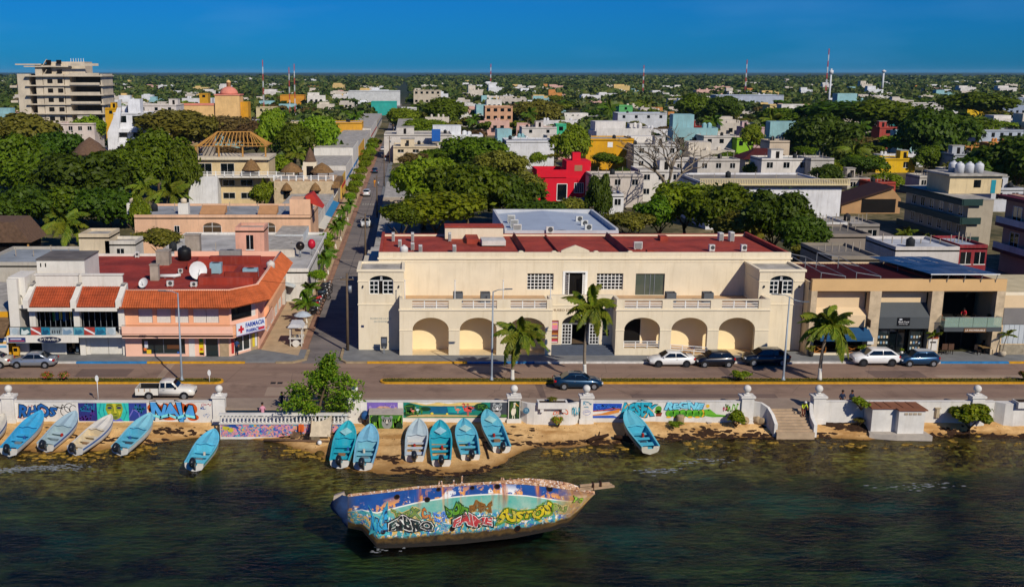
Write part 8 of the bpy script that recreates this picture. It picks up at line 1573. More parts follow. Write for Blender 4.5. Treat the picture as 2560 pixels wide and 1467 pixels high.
MB().box(-5.6,5.6,-5.5,5.5,0,zd).build('drum',YW_,D,local=True);MB().box(-5.9,5.9,-5.8,5.8,zd + .001,zd + .5).build('drum_cornice',PK,D,local=True);MB().lathe([(4.2 * math.cos(a),zd + .5 + 3.4 * math.sin(a)) for a in [math.pi / 2 * k / 8 for k in range(9)]][:-1] + [(.1,zd + 3.9)],n=20).build('dome',PK,D,local=True);MB().lathe([(1.0,zd + 3.7),(1.0,zd + 5.6),(1.2,zd + 5.65),(.9,zd + 6.3),(.1,zd + 6.9)],n=12).build('lantern',YW_,D,local=True);MB().box(-22,-5.6,-4,5,0,zd - 4.5).build('nave',YW_,D,local=True);MB().box(-22.2,-5.61,-4.2,-3.9,zd - 4.5,zd - 3.5).build('nave_parapet',PK,D,local=True);MB().box(5.6,9,-3,5,0,zd - 3).build('side_chapel',WCOL('#d69a24'),D,local=True)
# ---- centre and right, listed by bearing
for a in [(983,1096,366,333,16,'#d8c6a6','cream building with three small windows by the side street',1,3,1.9,.9,None,2),(1213,1282,266,520,12,'#cfa07e','tan three-storey block with window bands',3,4,1.8,1.6,None,0),(1266,1386,352,312,14,'#d9dadc','large blank white warehouse',0,0,1,1,'#b8bcc0',1),(1466,1586,347,310,14,'#d9a01a','bright yellow block with white windows',2,1,1.5,1.4,None,2),(1586,1700,362,300,12,'#c9c6c0','white two-storey house right of the yellow block',2,3,1.3,1.4,None,2),(1600,1710,425,232,10,'#d4d0c8','white house under the dead tree',2,3,1.3,1.2,None,1),(1480,1610,437,222,8,'#c9bfb4','pale house right of the red house',1,3,1.2,1.2,None,1),(1500,1560,485,205,6,'#d6d6d6','shaded white house below the red house',1,2,1.2,1.2,None,0),(1390,1416,310,405,6,'#3fb58a','small mint green cube house',1,1,1.6,1.6,None,0),(1305,1392,318,400,10,'#d0ccc6','white house left of the mint cube',1,2,1.2,1.2,'#b06a58',1),(1510,1552,316,400,8,'#b9c8d4','pale blue stair block above the yellow one',1,1,1.0,1.6,None,0),(1545,1668,283,480,12,'#c6cace','white house with blue roof edge',1,4,1.3,1.3,'#3a78b8',1),(1690,1760,315,410,10,'#8a3028','dark red house with ornate roof',1,3,1.2,1.4,None,1),(1548,1582,264,610,10,'#5fae6a','green gabled house between two palms',1,1,1.4,1.4,None,0),(1760,1850,340,345,10,'#cfcac4','white house with arches left of the lime house',1,3,1.4,1.4,None,1),(1843,1885,345,340,8,'#86b82a','lime green house with orange roof edge',1,2,1.3,1.5,'#d06a3a',0),(1858,1912,318,400,8,'#c8a8a8','pinkish house behind the lime one',1,2,1.2,1.2,None,1),(1925,1975,352,300,8,'#c9b8a0','stained beige block house right of the lime one',0,0,1,1,None,1),(1905,2030,396,262,9,'#d9d4cc','white two-storey house with barred windows',2,3,1.5,1.4,'#c4c8c0',1),(2028,2086,396,258,9,'#b8b4ac','weathered grey block beside the barred house',0,0,1,1,None,0),(1745,1850,398,255,8,'#c4beb4','low pale house behind the balustrade building',1,3,1.2,1.2,None,1),(1680,1760,400,262,8,'#d2cdc6','pale house right behind the dead tree',2,2,1.2,1.2,None,1),(2192,2290,396,300,9,'#dcb01a','bright yellow house with brown arched door',1,2,1.3,1.6,None,0),(2226,2262,296,440,8,'#35a8ac','turquoise house on the slope of trees',1,3,1.1,1.6,'#b8bcc0',0),(2200,2245,318,395,7,'#a8463c','house with red tiled front',1,1,2.0,1.4,'#b04a3c',0),(2385,2470,385,290,8,'#a9aeb4','grey-white house before dark trees at right',1,3,1.2,1.2,None,1),(2452,2560,325,380,12,'#aab4c0','grey apartment block at right edge',1,5,1.2,1.6,None,1),(2510,2600,245,620,14,'#8f9cb0','blue-grey three-storey block at far right',2,6,1.4,1.8,None,0),(2420,2500,262,600,10,'#d8b01c','yellow hall among trees at right',0,0,1,1,'#a84a3a',0),(2240,2360,258,640,12,'#c6c2bc','long white building with roof tanks at right',1,5,1.3,1.3,None,3),(1925,2045,262,600,12,'#d2bc80','long pale yellow house before the dark row',1,6,1.4,1.4,'#c08a5a',1),(2020,2090,302,430,10,'#cfcac2','white house with open ground floor',1,3,2.0,1.8,None,2),(1790,1960,238,820,16,'#aab4c4','long bluish warehouse roof',0,0,1,1,'#9fb0c4',0),(870,1000,228,900,30,'#c9cccc','long white warehouse by the end of street',0,0,1,1,'#c4c8ca',0),(928,992,254,700,12,'#2fa89c','turquoise hall by the street end',0,0,1,1,None,0),(1034,1102,226,840,14,'#c4b8a4','pale three-storey block right of street end',2,5,2.0,1.8,None,2),(1003,1042,270,560,10,'#d2d2d0','white house at the right kerb of far street',1,2,1.3,1.3,None,0),(826,905,306,420,14,'#d8a032','yellow-orange shopfront wall by the street',0,0,1,1,None,2),(640,690,268,620,8,'#d4c49a','small cream house right of the church',1,2,1.2,1.4,None,1),(700,760,238,850,14,'#d0902a','orange house among far trees',0,0,1,1,None,0),(498,520,234,700,8,'#cf9a24','small ochre house above the church',1,1,2,1.6,None,0),(700,830,318,400,12,'#d6c49a','low cream houses behind the rounded bright tree',1,5,1.2,1.2,None,2),(960,1130,336,350,20,'#c9c4bc','long pale roofscape behind the cream windowed building',0,0,1,1,None,3),(2080,2200,640,122,10,'#8f8678','grey stained flat roof behind the solar block',0,0,1,1,'#8a8378',0),(2240,2400,617,132,9,'#cfcac4','white flat roof behind the solar panels',0,0,1,1,'#c9cdd2',1),(2120,2175,445,255,8,'#b8b0a4','small grey house behind the gabled roof',1,2,1.2,1.2,None,1),(2180,2240,455,248,7,'#a84438','low house with red front left of green-banded hotel',1,2,1.2,1.0,'#7a2c26',1),(2130,2200,560,168,9,'#8f8a84','shaded grey yard building below the gabled house',1,2,1.4,1.2,None,1),(2060,2120,556,166,8,'#d2d2d0','white annex at the foot of balustrade building',0,0,1,1,None,0),(2400,2470,612,138,8,'#8a2c34','dark red shopfront beside the white flat roof',1,2,1.4,1.6,'#b8c4d4',0),(2480,2560,470,215,9,'#c4c6ca','pale house above the maroon building',1,2,1.3,1.3,None,1),(2380,2450,425,250,8,'#c9c2b6','pale house above the hotel penthouse',1,3,1.2,1.2,None,1),(2300,2345,440,245,7,'#bfb9ae','small beige house left of the hotel tanks',1,2,1.1,1.1,None,0),(2050,2180,585,150,10,'#8a8076','dark stained roof below the balustrade building',0,0,1,1,'#7d776e',0)]:
 px0,px1,pyt,Y,d,c,lab,rows,n,ww,wh,rf,tk = a;house(px0,px1,pyt,Y,d,c,lab,rows,n,ww,wh,rf,tk,group='named houses of the town',gl=(WHITE_TRIM if 'white windows' in lab else None))
t = thing('blue_tank_tower','bright blue water tank box on the cream windowed building','water tank',(XY(1090,340,345)[0],345,5.5));MB().box(-1.4,1.4,-1.2,1.2,.6,4.4).build('box',paint('#1c5aa8'),t,local=True);MB().box(-1.2,1.2,-1,1,0,.6).build('base',CONC,t,local=True)
Rh = thing('red_house','bright crimson house with roof terrace and white barred window','house',(XY(1412,450,230)[0],230,0));RD = mat('crimson_wall','#d0142c',.8,.06,.5);Y = 230;a,b = XY(1342,440,Y)[0],XY(1483,440,Y)[0];c = XY(1416,440,Y)[0];e = XY(1477,440,Y)[0]
MB().box(a,b,Y,Y + 9,0,5.6).build('walls',RD,Rh);hollow_roof(Rh,a,c,Y,Y + 9,5.75,7.3,RD,mat('red_terrace','#a03a2c',.8));MB().box(c,e,Y + .3,Y + 7,5.6,9.2).build('upper_block',RD,Rh);x = XY(1445,400,Y)[0];MB().box(x - .9,x + .9,Y + 2,Y + 4,9.2,10.9).build('stair_head',RD,Rh);x = XY(1446,420,Y)[0];box('upper_opening',mat('tan_room','#a87a5c',.9),Rh,x - .8,x + .9,Y + .27,Y + .298,7.0,8.3);x = XY(1447,465,Y)[0];window(Rh,x - 1.0,x + 1.0,2.2,4.4,Y - .1,5,1,t=.09);x = XY(1405,470,Y)[0];window(Rh,x - 1.1,x + 1.1,.5,4.2,Y - .1,1,1,t=.14);box('blue_plinth',paint('#2a6ab8'),Rh,c,b,Y - .06,Y - .005,.1,1.2)
B2 = house(1770,2105,461,190,22,'#dcdde0','large blank white building topped by a cream balustrade',0,0,1,1,'#9a948a',1,name='balustrade_building',cat='building');x0,z = XY(1745,461,190);x1 = XY(2120,461,190)[0];CB = mat('cream_balustrade','#d6c69a',.8,.06,1);MB().box(x0,x1,188.9,191,z - .1,z + .15).build('ledge',CB,B2);MB().box(x0,x1,189,189.25,z + .95,z + 1.1).build('top_rail',CB,B2);q = MB()
for k in range(90):x = x0 + .2 + (x1 - x0 - .4) * k / 89;q.box(x - .07,x + .07,189.05,189.2,z + .15,z + .95)
q.build('baluster',CB,B2,kind='stuff')
Gh = thing('banded_hotel','three-storey hotel with dark green bands facing the shaded street','hotel',(97,172,0));GB = mat('green_band','#1f3a38',.7,.08,1);X0 = 91.6;X1 = XY(2480,550,172)[0];zt = XY(2372,500,172)[1]
MB().box(X0 + 1.4,X1,172,194,0,zt).build('walls',WCOL('#aaa08e'),Gh);box('roof',SCREED,Gh,X0,X1,171.9,194,zt + .001,zt + .12)
for i,z in enumerate((zt - .9,zt - 4.0,zt - 7.2)):
 MB().box(X0,X0 + .2,171.5,194,z,z + 1.1).build('green_band',GB,Gh);MB().box(X0 + .2,X0 + 3.4,171.4,171.6,z,z + 1.1).build('green_band',GB,Gh);MB().box(X0 + .2,X0 + 1.4,171.7,194,z,z + .2).build('gallery_floor',CONC,Gh)
 if i < 2:
  for k in range(6):side_window(Gh,173.5 + k * 3.3,175 + k * 3.3,z - 2.0,z - .4,X0 + 1.4,-1)
px = MB().box(X0 + 2,X0 + 11,180,188,zt + .12,zt + 3.2).build('penthouse',WCOL('#d8c49a'),Gh);box('penthouse_roof',SCREED,px,X0 + 1.5,X0 + 11.5,179.4,188.5,zt + 3.201,zt + 3.5);box('door',paint('#1f8a9c'),px,X0 + 9.2,X0 + 10,179.95,179.995,zt + .2,zt + 2.5);box('window',GLASS,px,X0 + 6.2,X0 + 7.4,179.95,179.995,zt + 1.2,zt + 2.5)
for i in range(4):water_tank(X0 + 4.5 + (i % 3) * 1.7,182 + (2.2 if i == 3 else 0),zt + 3.5,.75,1.9,'#c9ccd0',['left','middle','right','rearmost'][i] + ' white tank on the green-banded hotel penthouse')
Mb = thing('maroon_building','beige arcaded building with maroon eaves at the right edge','building',(95,130,0));X0 = 86.5;BG = WCOL('#b98e7c');MR = mat('maroon_eave','#5a1a24',.7,.08,1);MB().box(X0,115,118,150,0,11.2).build('walls',BG,Mb)
for z,w in ((10.6,1.3),(6.6,1.0),(2.9,1.0)):MB().box(X0 - w,X0 - .01,118,150.5,z,z + .5).build('eave',MR,Mb)
for z in (7.1,3.4):MB().box(X0 - 1.0,X0 - .9,118,150.4,z,z + .9).build('balcony_rail',WCOL('#cfc8c4'),Mb)
for k in range(7):
 for z in (7.4,3.7):side_window(Mb,120 + k * 4.3,122.2 + k * 4.3,z,z + 2.3,X0,-1)
MB().box(X0 + 3,X0 + 9,140,149,11.2,13.6).build('roof_room',BG,Mb)
t = thing('gabled_house','tan house with steep dark brown gable roof','house',(XY(2185,500,212)[0],212,0));zt = XY(2200,467,212)[1];MB().prism([(-6.5,0),(5.5,0),(5.5,3),(3.5,zt - .3),(-6.5,2.2)],0,9,'y').build('walls',WCOL('#b08a60'),t,local=True);MB().add([(-7.4,-.6,1.9),(3.6,-.6,zt + .1),(3.6,9.5,zt + .1),(-7.4,9.5,1.9),(-7.4,-.6,1.6),(3.6,-.6,zt - .3),(3.6,9.5,zt - .3),(-7.4,9.5,1.6)],[(0,1,2,3),(4,7,6,5),(0,4,5,1),(1,5,6,2),(2,6,7,3),(3,7,4,0)]).build('roof',mat('dark_brown_roof','#3a2420',.8,.15,1),t,local=True);MB().box(-2.5,4.5,-.03,-.004,.2,3.0).build('garage_opening',DARKROOM,t,local=True)
structure('shaded_street',MB().quad((76,104,.006),(85.5,104,.006),(90,420,.006),(83,420,.006)),STREET)
t = thing('hipped_house','house with low dark red hipped roof','house',(XY(1920,380,285)[0],285,0));z = XY(1920,398,285)[1];MB().box(-6,6,0,9,0,z).build('walls',WCOL('#c9bca8'),t,local=True);MB().add([(-7,-1,z),(7,-1,z),(7,10,z),(-7,10,z),(-2,4.5,z + 2.6),(2,4.5,z + 2.6)],[(0,1,5,4),(1,2,5),(2,3,4,5),(3,0,4),(3,2,1,0)]).build('roof',mat('oxblood_roof','#4a1a18',.8,.12,1),t,local=True)
# ---- masts
MR_,MW_ = paint('#b04848'),paint('#c8ccd0')
for px,pt,pb,Y,mono,lab in [(656,150,262,700,0,'red and white radio mast left of the side street'),(722,168,290,640,0,'thin twin radio mast, left one'),(735,160,290,645,0,'thin twin radio mast, right one'),(1227,160,195,1500,0,'tiny distant mast on the horizon, centre'),(1610,163,205,1300,0,'dark lattice mast on the horizon'),(1868,150,200,1300,0,'red and white mast on the horizon right of centre'),(2073,122,190,1200,0,'tallest red and white lattice mast'),(2079,172,255,620,1,'thick white monopole tower'),(2210,175,200,1400,1,'small white monopole on the horizon')]:
 X,zt = XY(px,pt,Y);t = thing('radio_mast',lab,'mast',(X,Y,0),0,'radio masts over the town');w = .9 * Y / 700
 if mono:MB().lathe([(w * .9,0),(w * .6,zt)],n=8).build('shaft',MW_,t,local=True);MB().cyl((0,0,zt - 3),w * 1.6,2.0,8).build('antenna',MW_,t,local=True)
 else:
  for k in range(8):
   z0,z1 = zt * k / 8,zt * (k + 1) / 8;s = MB()
   for i in range(3):a,b = 2.094 * i,2.094 * (i + 1);ra = w * .55 * (1 - .6 * k / 8);s.bar((ra * math.cos(a),ra * math.sin(a),z0),(ra * math.cos(a),ra * math.sin(a),z1),w * .18);s.bar((ra * math.cos(a),ra * math.sin(a),z0),(ra * math.cos(b),ra * math.sin(b),z1),w * .12)
   s.build('mast_section',MR_ if k % 2 else MW_,t,local=True)
# ---- scattered houses and trees out to the horizon
occupied = [(o.location.x,o.location.y) for o in list(SC.objects) if o.parent is None and o.type == 'EMPTY' and o.location.y > 150]
R2 = random.Random(21);HC = [('#d6d2cc','white'),('#cfc6b6','cream'),('#d8d8d8','white'),('#c4bcb0','pale grey'),('#d8d4cc','white'),('#d4b87a','yellowish'),('#cfa89a','pinkish'),('#c88a4a','orange'),('#8fb8bc','pale turquoise'),('#d9dcde','white')]
def bare_house(col,seed):
 r = random.Random(seed);mb = MB();w,d,h = r.uniform(.8,1.2),r.uniform(.7,1),1.0;mb.box(-w,w,-d,d,0,h);mb.box(-w * .95,w * (.0 + r.random() * .4),-d * .3,d * .9,h,h + r.choice((.0,.3,.55)) + .02);mb.box(-w,w,-d,-d * .94,h,h + .1);mb.box(w * .94,w,-d * .94,d,h,h + .1)
 for k in range(3):a,b = r.uniform(-.8,.8) * w,r.uniform(-.5,.8) * d;mb.lathe([(.09,h),(.09,h + .2),(.03,h + .26)],(a,b,0),6,False)
 return mb
HM = {}
for i,(c,nme) in enumerate(HC):
 for v in range(2):me = bare_house(c,i * 7 + v).mesh('house');me.materials.append(WCOL(c));HM[i,v] = me
winm = MB()
for a in (-.55,0,.5):winm.box(a - .13,a + .13,-1.02,-.99,.45,.75)
winm = winm.mesh('windows');winm.materials.append(GLASS)
LMK = [(150,'concrete tower'),(320,'white modern house'),(430,'church nave'),(570,'domed church'),(656,'left radio mast'),(730,'twin masts'),(865,'yellow shopfront'),(960,'street end'),(1040,'cream windowed building'),(1130,'dome trees'),(1247,'tan block'),(1325,'white warehouse'),(1412,'red house'),(1525,'yellow block'),(1610,'dark mast'),(1690,'dead tree'),(1780,'dark red house'),(1866,'lime house'),(1965,'barred house'),(2077,'monopole tower'),(2150,'dark grove'),(2240,'bright yellow house'),(2330,'banded hotel'),(2430,'yellow hall'),(2520,'blue-grey block')]
def bearing(X,Y):
 px = 1022 + 2600 * X / (Y * CT + 24 * ST);q = min(LMK,key=lambda l:abs(l[0] - px));return ('left' if px < q[0] else 'right') + ' of the ' + q[1]
cnt = 0
for k in range(5000):
 if cnt >= 235:break
 Y = 320 * math.exp(R2.random() ** 1.25 * 1.75);X = R2.uniform(-.40,.60) * Y
 if -40 < X + .004 * Y < 12 or any((X - a) ** 2 + (Y - b) ** 2 < (11 + Y * .0075) ** 2 for a,b in occupied):continue
 occupied.append((X,Y));i = R2.randrange(len(HC));h = R2.uniform(3.5,6.5) + (3 if R2.random() < .2 else 0);s = R2.uniform(4,8) * (1 + Y / 2600);dn = 'near' if Y < 600 else ('middle' if Y < 1100 else 'far')
 t = thing('town_house','%s %s house in the %s town, just %s' % ('tall' if h > 6.5 else ('low' if h < 4.6 else 'boxy'),HC[i][1],dn,bearing(X,Y)),'house',(X,Y,0),R2.uniform(-.1,.1),'flat-roofed houses scattered among the trees',(s,s * .8,h))
 o = link('walls',HM[i,R2.randrange(2)],None,t)
 if Y < 900:link('window_row',winm,None,t)['kind'] = 'stuff'
 cnt += 1
fm = {}
for k in range(150):
 Y = 750 * math.exp(R2.random() * 1.5);X = R2.uniform(-.40,.60) * Y;i = R2.choice((0,1,2,3,4,5,9));s = R2.uniform(3.5,8) * (1 + Y / 3000);h = R2.uniform(4,7.5)
 if abs(X + 8) > 14:fm.setdefault(i,MB()).box(X - s,X + s,Y - s * .7,Y + s * .7,0,h).box(X - s * .8,X + s * R2.uniform(-.2,.4),Y,Y + s * .6,h,h + R2.uniform(.5,2.5));occupied.append((X,Y))
for i,m in fm.items():tag(m.build('distant_houses',WCOL(HC[i][0])),'far-off %s rooftops showing between the treetops' % ['bright white','cream','cold white','pale grey','chalky','yellowish','','','','bluish white'][i],'houses',kind='stuff')
ct = 0
for k in range(3000):
 if ct >= 290:break
 Y = 260 * math.exp(R2.random() ** 1.2 * 1.35);X = R2.uniform(-.41,.61) * Y
 if -19 < X < 1 or (Y < 330 and .44 < X / Y < .50) or (Y < 300 and .1 < X / Y < .2) or (Y < 420 and X < -.05 * Y and X > -.16 * Y) or any((X - a) ** 2 + (Y - b) ** 2 < 60 for a,b in occupied):continue
 occupied.append((X,Y));r = R2.uniform(3,6.2) * (1 + Y / 2500);zc = R2.uniform(2.8,5);kd = R2.choice(['dark','mid','olive','deep','dark','mid','dry']);tree(X,Y,zc,r,r * R2.uniform(.55,.8),{'dark':'dark green','mid':'mid green','olive':'olive green','deep':'very dark green','dry':'half-bare'}[kd] + ' %s tree, %s town, just ' % ('small' if r < 4.5 else ('broad' if r > 6 else 'round'),'near' if Y < 450 else ('middle' if Y < 650 else 'far')) + bearing(X,Y),kd,'trees scattered among the houses',far=Y > 330);ct += 1
rng = np.random.default_rng(9);NT = 9000;Yt = 360 * np.exp(rng.random(NT) ** .85 * 2.55);Xt = rng.uniform(-.42,.62,NT) * Yt;keep = (np.abs(Xt + 8.5) > 13) & ~((Yt < 520) & (rng.random(NT) < .5))
hx = np.array([p for p in occupied if p[1] > 330]);
for a,b in hx:keep &= ~((np.abs(Xt - a) < 7 + b * .004) & (Yt < b + 4) & (Yt > b - 18 - b * .03))
Xt,Yt = Xt[keep],Yt[keep];n = len(Xt);per = 34;sc = (rng.uniform(1.8,6.2,n) * (1 + Yt / 1500))[:,None];dd = rng.normal(size=(n,per,3));dd /= np.linalg.norm(dd,axis=2,keepdims=True);dd[:,:,2] = np.abs(dd[:,:,2]) * .95 - .15
Cc = np.stack([Xt,Yt,rng.uniform(1.2,3.6,n)],1)[:,None,:] + dd * sc[:,:,None] * np.array([1,1,.62]) * rng.uniform(.75,1.1,(n,per,1));sz = np.repeat(sc * .42,per,1).ravel() * rng.uniform(.7,1.3,n * per);Vv,Ff = leaf_quads(Cc.reshape(-1,3),dd.reshape(-1,3) + rng.normal(size=(n * per,3)) * .5 + np.array([0,0,.3]),sz,rng,1.3)
o = link('woods',np_mesh('woods',Vv,Ff),leaf_mat('foliage_woods','#1e320c','#4e5e1e','#6e6c2e',.15,.012));tag(o,'continuous green treetops filling the town out to the horizon','woods',kind='stuff')
t = thing('thatched_hall','wide weathered thatched roof at the left edge below the grove','palapa',(XY(10,590,152)[0],152,0));zt = XY(10,548,152)[1];MB().prism([(-5,zt - 3),(5,zt - 3),(2.6,zt),(-2.6,zt)],-3,4,'y').build('thatched_roof',THG,t,local=True);MB().box(-4.2,4.2,-2,3.4,0,zt - 3).build('dark_base',DARKROOM,t,local=True)
for x in (-4.4,0,4.4):MB().box(x - .12,x + .12,-2.6,-2.4,0,zt - 2.9).build('post',PF,t,local=True)
same = {}
for o in SC.objects:
 if o.name.startswith(('town_house','leafy_tree')) and o.parent is None and o.get('group','').endswith(('trees','houses')):same.setdefault(o['label'],[]).append(o)
for lab,L in same.items():
 if len(L) > 1:
  L.sort(key=lambda o:o.location.y)
  for i,o in enumerate(L):o['label'] = ('nearest' if i == 0 else ('farther' if len(L) == 2 else ords[i] + ' nearest')) + ' ' + lab
# == beach litter, weed and foam
def on_sand(px,py):
 x,y,_ = G(px,py,-1.6)
 for _ in range(4):x,y,_ = G(px,py,sand_z(x,y))
 return x,y,sand_z(x,y)
rs = random.Random(12);wd = MB();pb = MB()
for px0,py0,px1,py1,n,sp in [(1330,1112,1470,1104,60,.35),(1470,1108,1600,1096,70,.4),(1600,1100,1760,1085,130,.55),(1760,1080,1950,1098,150,.6),(1950,1105,2080,1085,90,.5),(2050,1062,2190,1078,170,.5),(2230,1085,2330,1095,60,.4),(2330,1080,2460,1092,120,.5),(2450,1090,2600,1098,140,.45),(2000,1120,2120,1100,50,.5),(250,1098,420,1105,60,.5),(90,1075,250,1100,30,.5),(950,1140,1000,1150,30,.35),(1230,1108,1330,1106,26,.2),(1000,1172,1140,1188,60,.4),(1140,1188,1240,1166,50,.35),(1200,1120,1330,1075,22,.8),(380,1080,520,1085,40,.5),(700,1090,830,1080,50,.5)]:
 for k in range(n):
  q = rs.random();x,y,z = on_sand(px0 + (px1 - px0) * q,py0 + (py1 - py0) * q);x += rs.gauss(0,sp);y += rs.gauss(0,sp * .6);z = sand_z(x,y);r = rs.uniform(.08,.42);h = rs.uniform(.015,.06);ph = rs.random() * 6;P = [(x + r * rs.uniform(.5,1.25) * math.cos(ph + j * .9),y + r * .6 * rs.uniform(.4,1.2) * math.sin(ph + j * .9)) for j in range(7)];wd.add([(a,b,sand_z(a,b) + .006) for a,b in P] + [(x,y,z + h)],[(j,(j + 1) % 7,7) for j in range(7)])
tag(wd.build('seaweed',mat('brown_seaweed','#3d2716',.9,.3,5)),'dark brown seaweed washed up in ragged lines along the water','seaweed',kind='stuff')
for k in range(420):
 x = rs.uniform(-38,62);y = rs.uniform(80,85.3);z = sand_z(x,y)
 if z < -1.85:continue
 r = rs.uniform(.02,.07);pb.ball((x,y,z),r,5,4,.7)
tag(pb.build('pebbles',mat('pebble_brown','#7a6448',.9,.3,8)),'small pebbles and shell bits scattered over the sand','pebbles',kind='stuff')
rk = MB()
for px0,px1,py0,py1,n in [(40,260,1128,1168,130),(250,400,1115,1150,90),(650,830,1118,1150,70),(1350,1580,1122,1150,110),(1700,1960,1108,1160,130),(1960,2080,1120,1172,80),(2330,2560,1105,1165,150),(2060,2330,1112,1130,60)]:
 for k in range(n):
  x,y,z = on_sand(rs.uniform(px0,px1),rs.gauss((py0 + py1) / 2,(py1 - py0) * .3));r = rs.uniform(.15,.6);top = min(max(z + rs.uniform(.05,.3),z + .03),WATER_Z + .05);P = [(x + r * rs.uniform(.6,1.3) * math.cos(j * .785),y + r * .7 * rs.uniform(.5,1.2) * math.sin(j * .785),z - .05) for j in range(8)];Q = [(x + (a - x) * .6,y + (b - y) * .6,top - .03 * rs.random()) for a,b,_ in P];rk.add(P + Q + [(x,y,top)],[(j,(j + 1) % 8,8 + (j + 1) % 8,8 + j) for j in range(8)] + [(8 + j,8 + (j + 1) % 8,16) for j in range(8)],True)
rm,ntr,br_ = new_mat('weedy_rock');v_ = mapping(ntr,src='Position');ntr.links.new(mixc(ntr,noise(ntr,v_,1.6,5,.7,.35,.65),lin('#3a2a0c'),lin('#b08c30')),br_.inputs['Base Color']);br_.inputs['Roughness'].default_value = .8
tag(rk.build('weedy_rock_shelf',rm),'ragged golden-brown weedy rock shelf along the waterline','rocks',kind='stuff')
fo = MB()
for px,py,w,n in [(60,1172,5.2,240),(150,1166,2.5,50),(1642,1176,1.7,60),(1760,1152,3.0,30),(2300,1215,3.6,36),(960,1374,1.6,16)]:
 x,y,_ = G(px,py,WATER_Z)
 for k in range(n):
  a = rs.gauss(0,w * .45);b = rs.gauss(0,.28) + .25 * math.sin(a * .8);r = rs.uniform(.02,.1);fo.prism([(x + a + r * (1.6 + rs.random()) * math.cos(t),y + b + r * (.35 + .3 * rs.random()) * math.sin(t)) for t in [math.pi * j / 4 for j in range(8)]],WATER_Z + .005,WATER_Z + .02)
tag(fo.build('foam',mat('sea_foam','#9aa0a2',.8,.2,6)),'thin white foam streaks on the dark water','foam',kind='stuff')
DW = mat('driftwood','#7a604a',.95,.25,3,bump=.3);DKW = mat('wet_timber','#3a2416',.9,.25,3)
for i,(a,b,r,m,lab) in enumerate([((660,1104),(822,1106),.13,DW,'long pale driftwood log on the sand by the tarp'),((1470,1106),(1520,1092),.2,DKW,'dark weedy log, left of two near the water'),((1535,1098),(1585,1108),.22,DKW,'dark weedy log, right of two near the water'),((1210,1108),(1222,1148),.1,DKW,'dark roller log beside the light blue boat stern'),((2395,1058),(2425,1072),.16,DW,'grey log lying under the big round bush'),((705,1088),(750,1080),.1,DW,'bent driftwood branch in the litter pile')]):
 p,q = Vector(on_sand(*a)),Vector(on_sand(*b));t = thing('log',lab,'log',p,0,'logs lying on the beach');d = q - p;MB().tube([(0,0,r),tuple(d * .35 + Vector((0,.1,r * 1.3))),tuple(d * .7 + Vector((0,-.05,r))),tuple(d + Vector((0,0,r)))],[r,r * .9,r * .85,r * .6],8).build('stem',m,t,local=True);MB().tube([tuple(d * .5 + Vector((0,0,r))),tuple(d * .6 + Vector((0,.3,r * 3)))],[r * .5,r * .2],6).build('knot_branch',m,t,local=True)
CD = mat('drum_concrete','#b09878',.92,.2,2.5)
for i,(px,py,s,lab) in enumerate([(1700,1062,-1,'upright concrete drum in the low beach plant'),(1848,1060,.6,'concrete drum left of the black post'),(1876,1066,.75,'concrete drum just right of the black post'),(1892,1058,.9,'concrete drum against the stair cheek wall')]):
 x,y,z = on_sand(px,py);t = thing('concrete_drum',lab,'concrete drum',(x,y,z),0,'concrete drums on the beach');MB().lathe([(.3,0),(.33,.1),(.33,.7),(.3,.82),(.1,.83)],n=14).build('drum',CD,t,local=True).rotation_euler = (0,0,0) if s < 0 else (R(70),0,s)
x,y,z = on_sand(1863,1068);t = thing('mooring_post','short black mooring post standing in the sand','post',(x,y,z));MB().lathe([(.13,-.1),(.12,1.2),(.1,1.25)],n=10).build('post',paint('#1a1c24'),t,local=True);MB().lathe([(.14,.9),(.14,1.0)],n=10).build('band',GREYMETAL,t,local=True)
for i,(px,py,w,h,rx,lab) in enumerate([(1800,1042,.5,1.1,-.5,'pale board leaning on the sea wall by the bush'),(1775,1062,.45,.9,-1.35,'pale board lying on the sand')]):
 x,y,z = on_sand(px,py);t = thing('board',lab,'board',(x,y,z + .05),.5);o = MB().box(-w / 2,w / 2,-.03,.03,0,h).build('panel',mat('grey_board','#b8a898',.85,.2,3),t,local=True);o.rotation_euler = (rx,0,0);o2 = MB().box(-w / 2,w / 2,.031,.06,h * .4,h * .5).build('batten',DW,t,local=True);o2.rotation_euler = (rx,0,0)
x,y,z = on_sand(799,1112);t = thing('buoy','white ball buoy on the sand below the tarp','buoy',(x,y,z));MB().ball((0,0,.2),.2,12,8).build('float',WHITEMETAL,t,local=True);MB().tube([(0,0,.38),(.05,0,.46),(0,0,.5)],.03,6).build('eye',GREYMETAL,t,local=True)
y = 82.0;x = XY(803,1075,y)[0];z = sand_z(x,y);t = thing('tarp_shelter','sagging cream tarp tied over poles beside the turquoise boat','tarp',(x,y,z));rings = []
for i in range(6):
 u = i / 5;rings.append([(-.95 + 1.7 * u + .1 * v,-.2 + .9 * v,.3 + 1.45 * v * (.75 + .35 * u) - .28 * math.sin(math.pi * u) * v - .15 * math.sin(math.pi * v)) for v in [j / 5 for j in range(6)]])
MB().loft(rings,closed=False).build('cloth',mat('tarp_cream','#d2c2a6',.85,.15,2),t,local=True)
for px_ in (-.95,.8):MB().tube([(px_,-.2,-.1),(px_ + .1,.7,1.65)],.035,6).build('pole',DW,t,local=True)
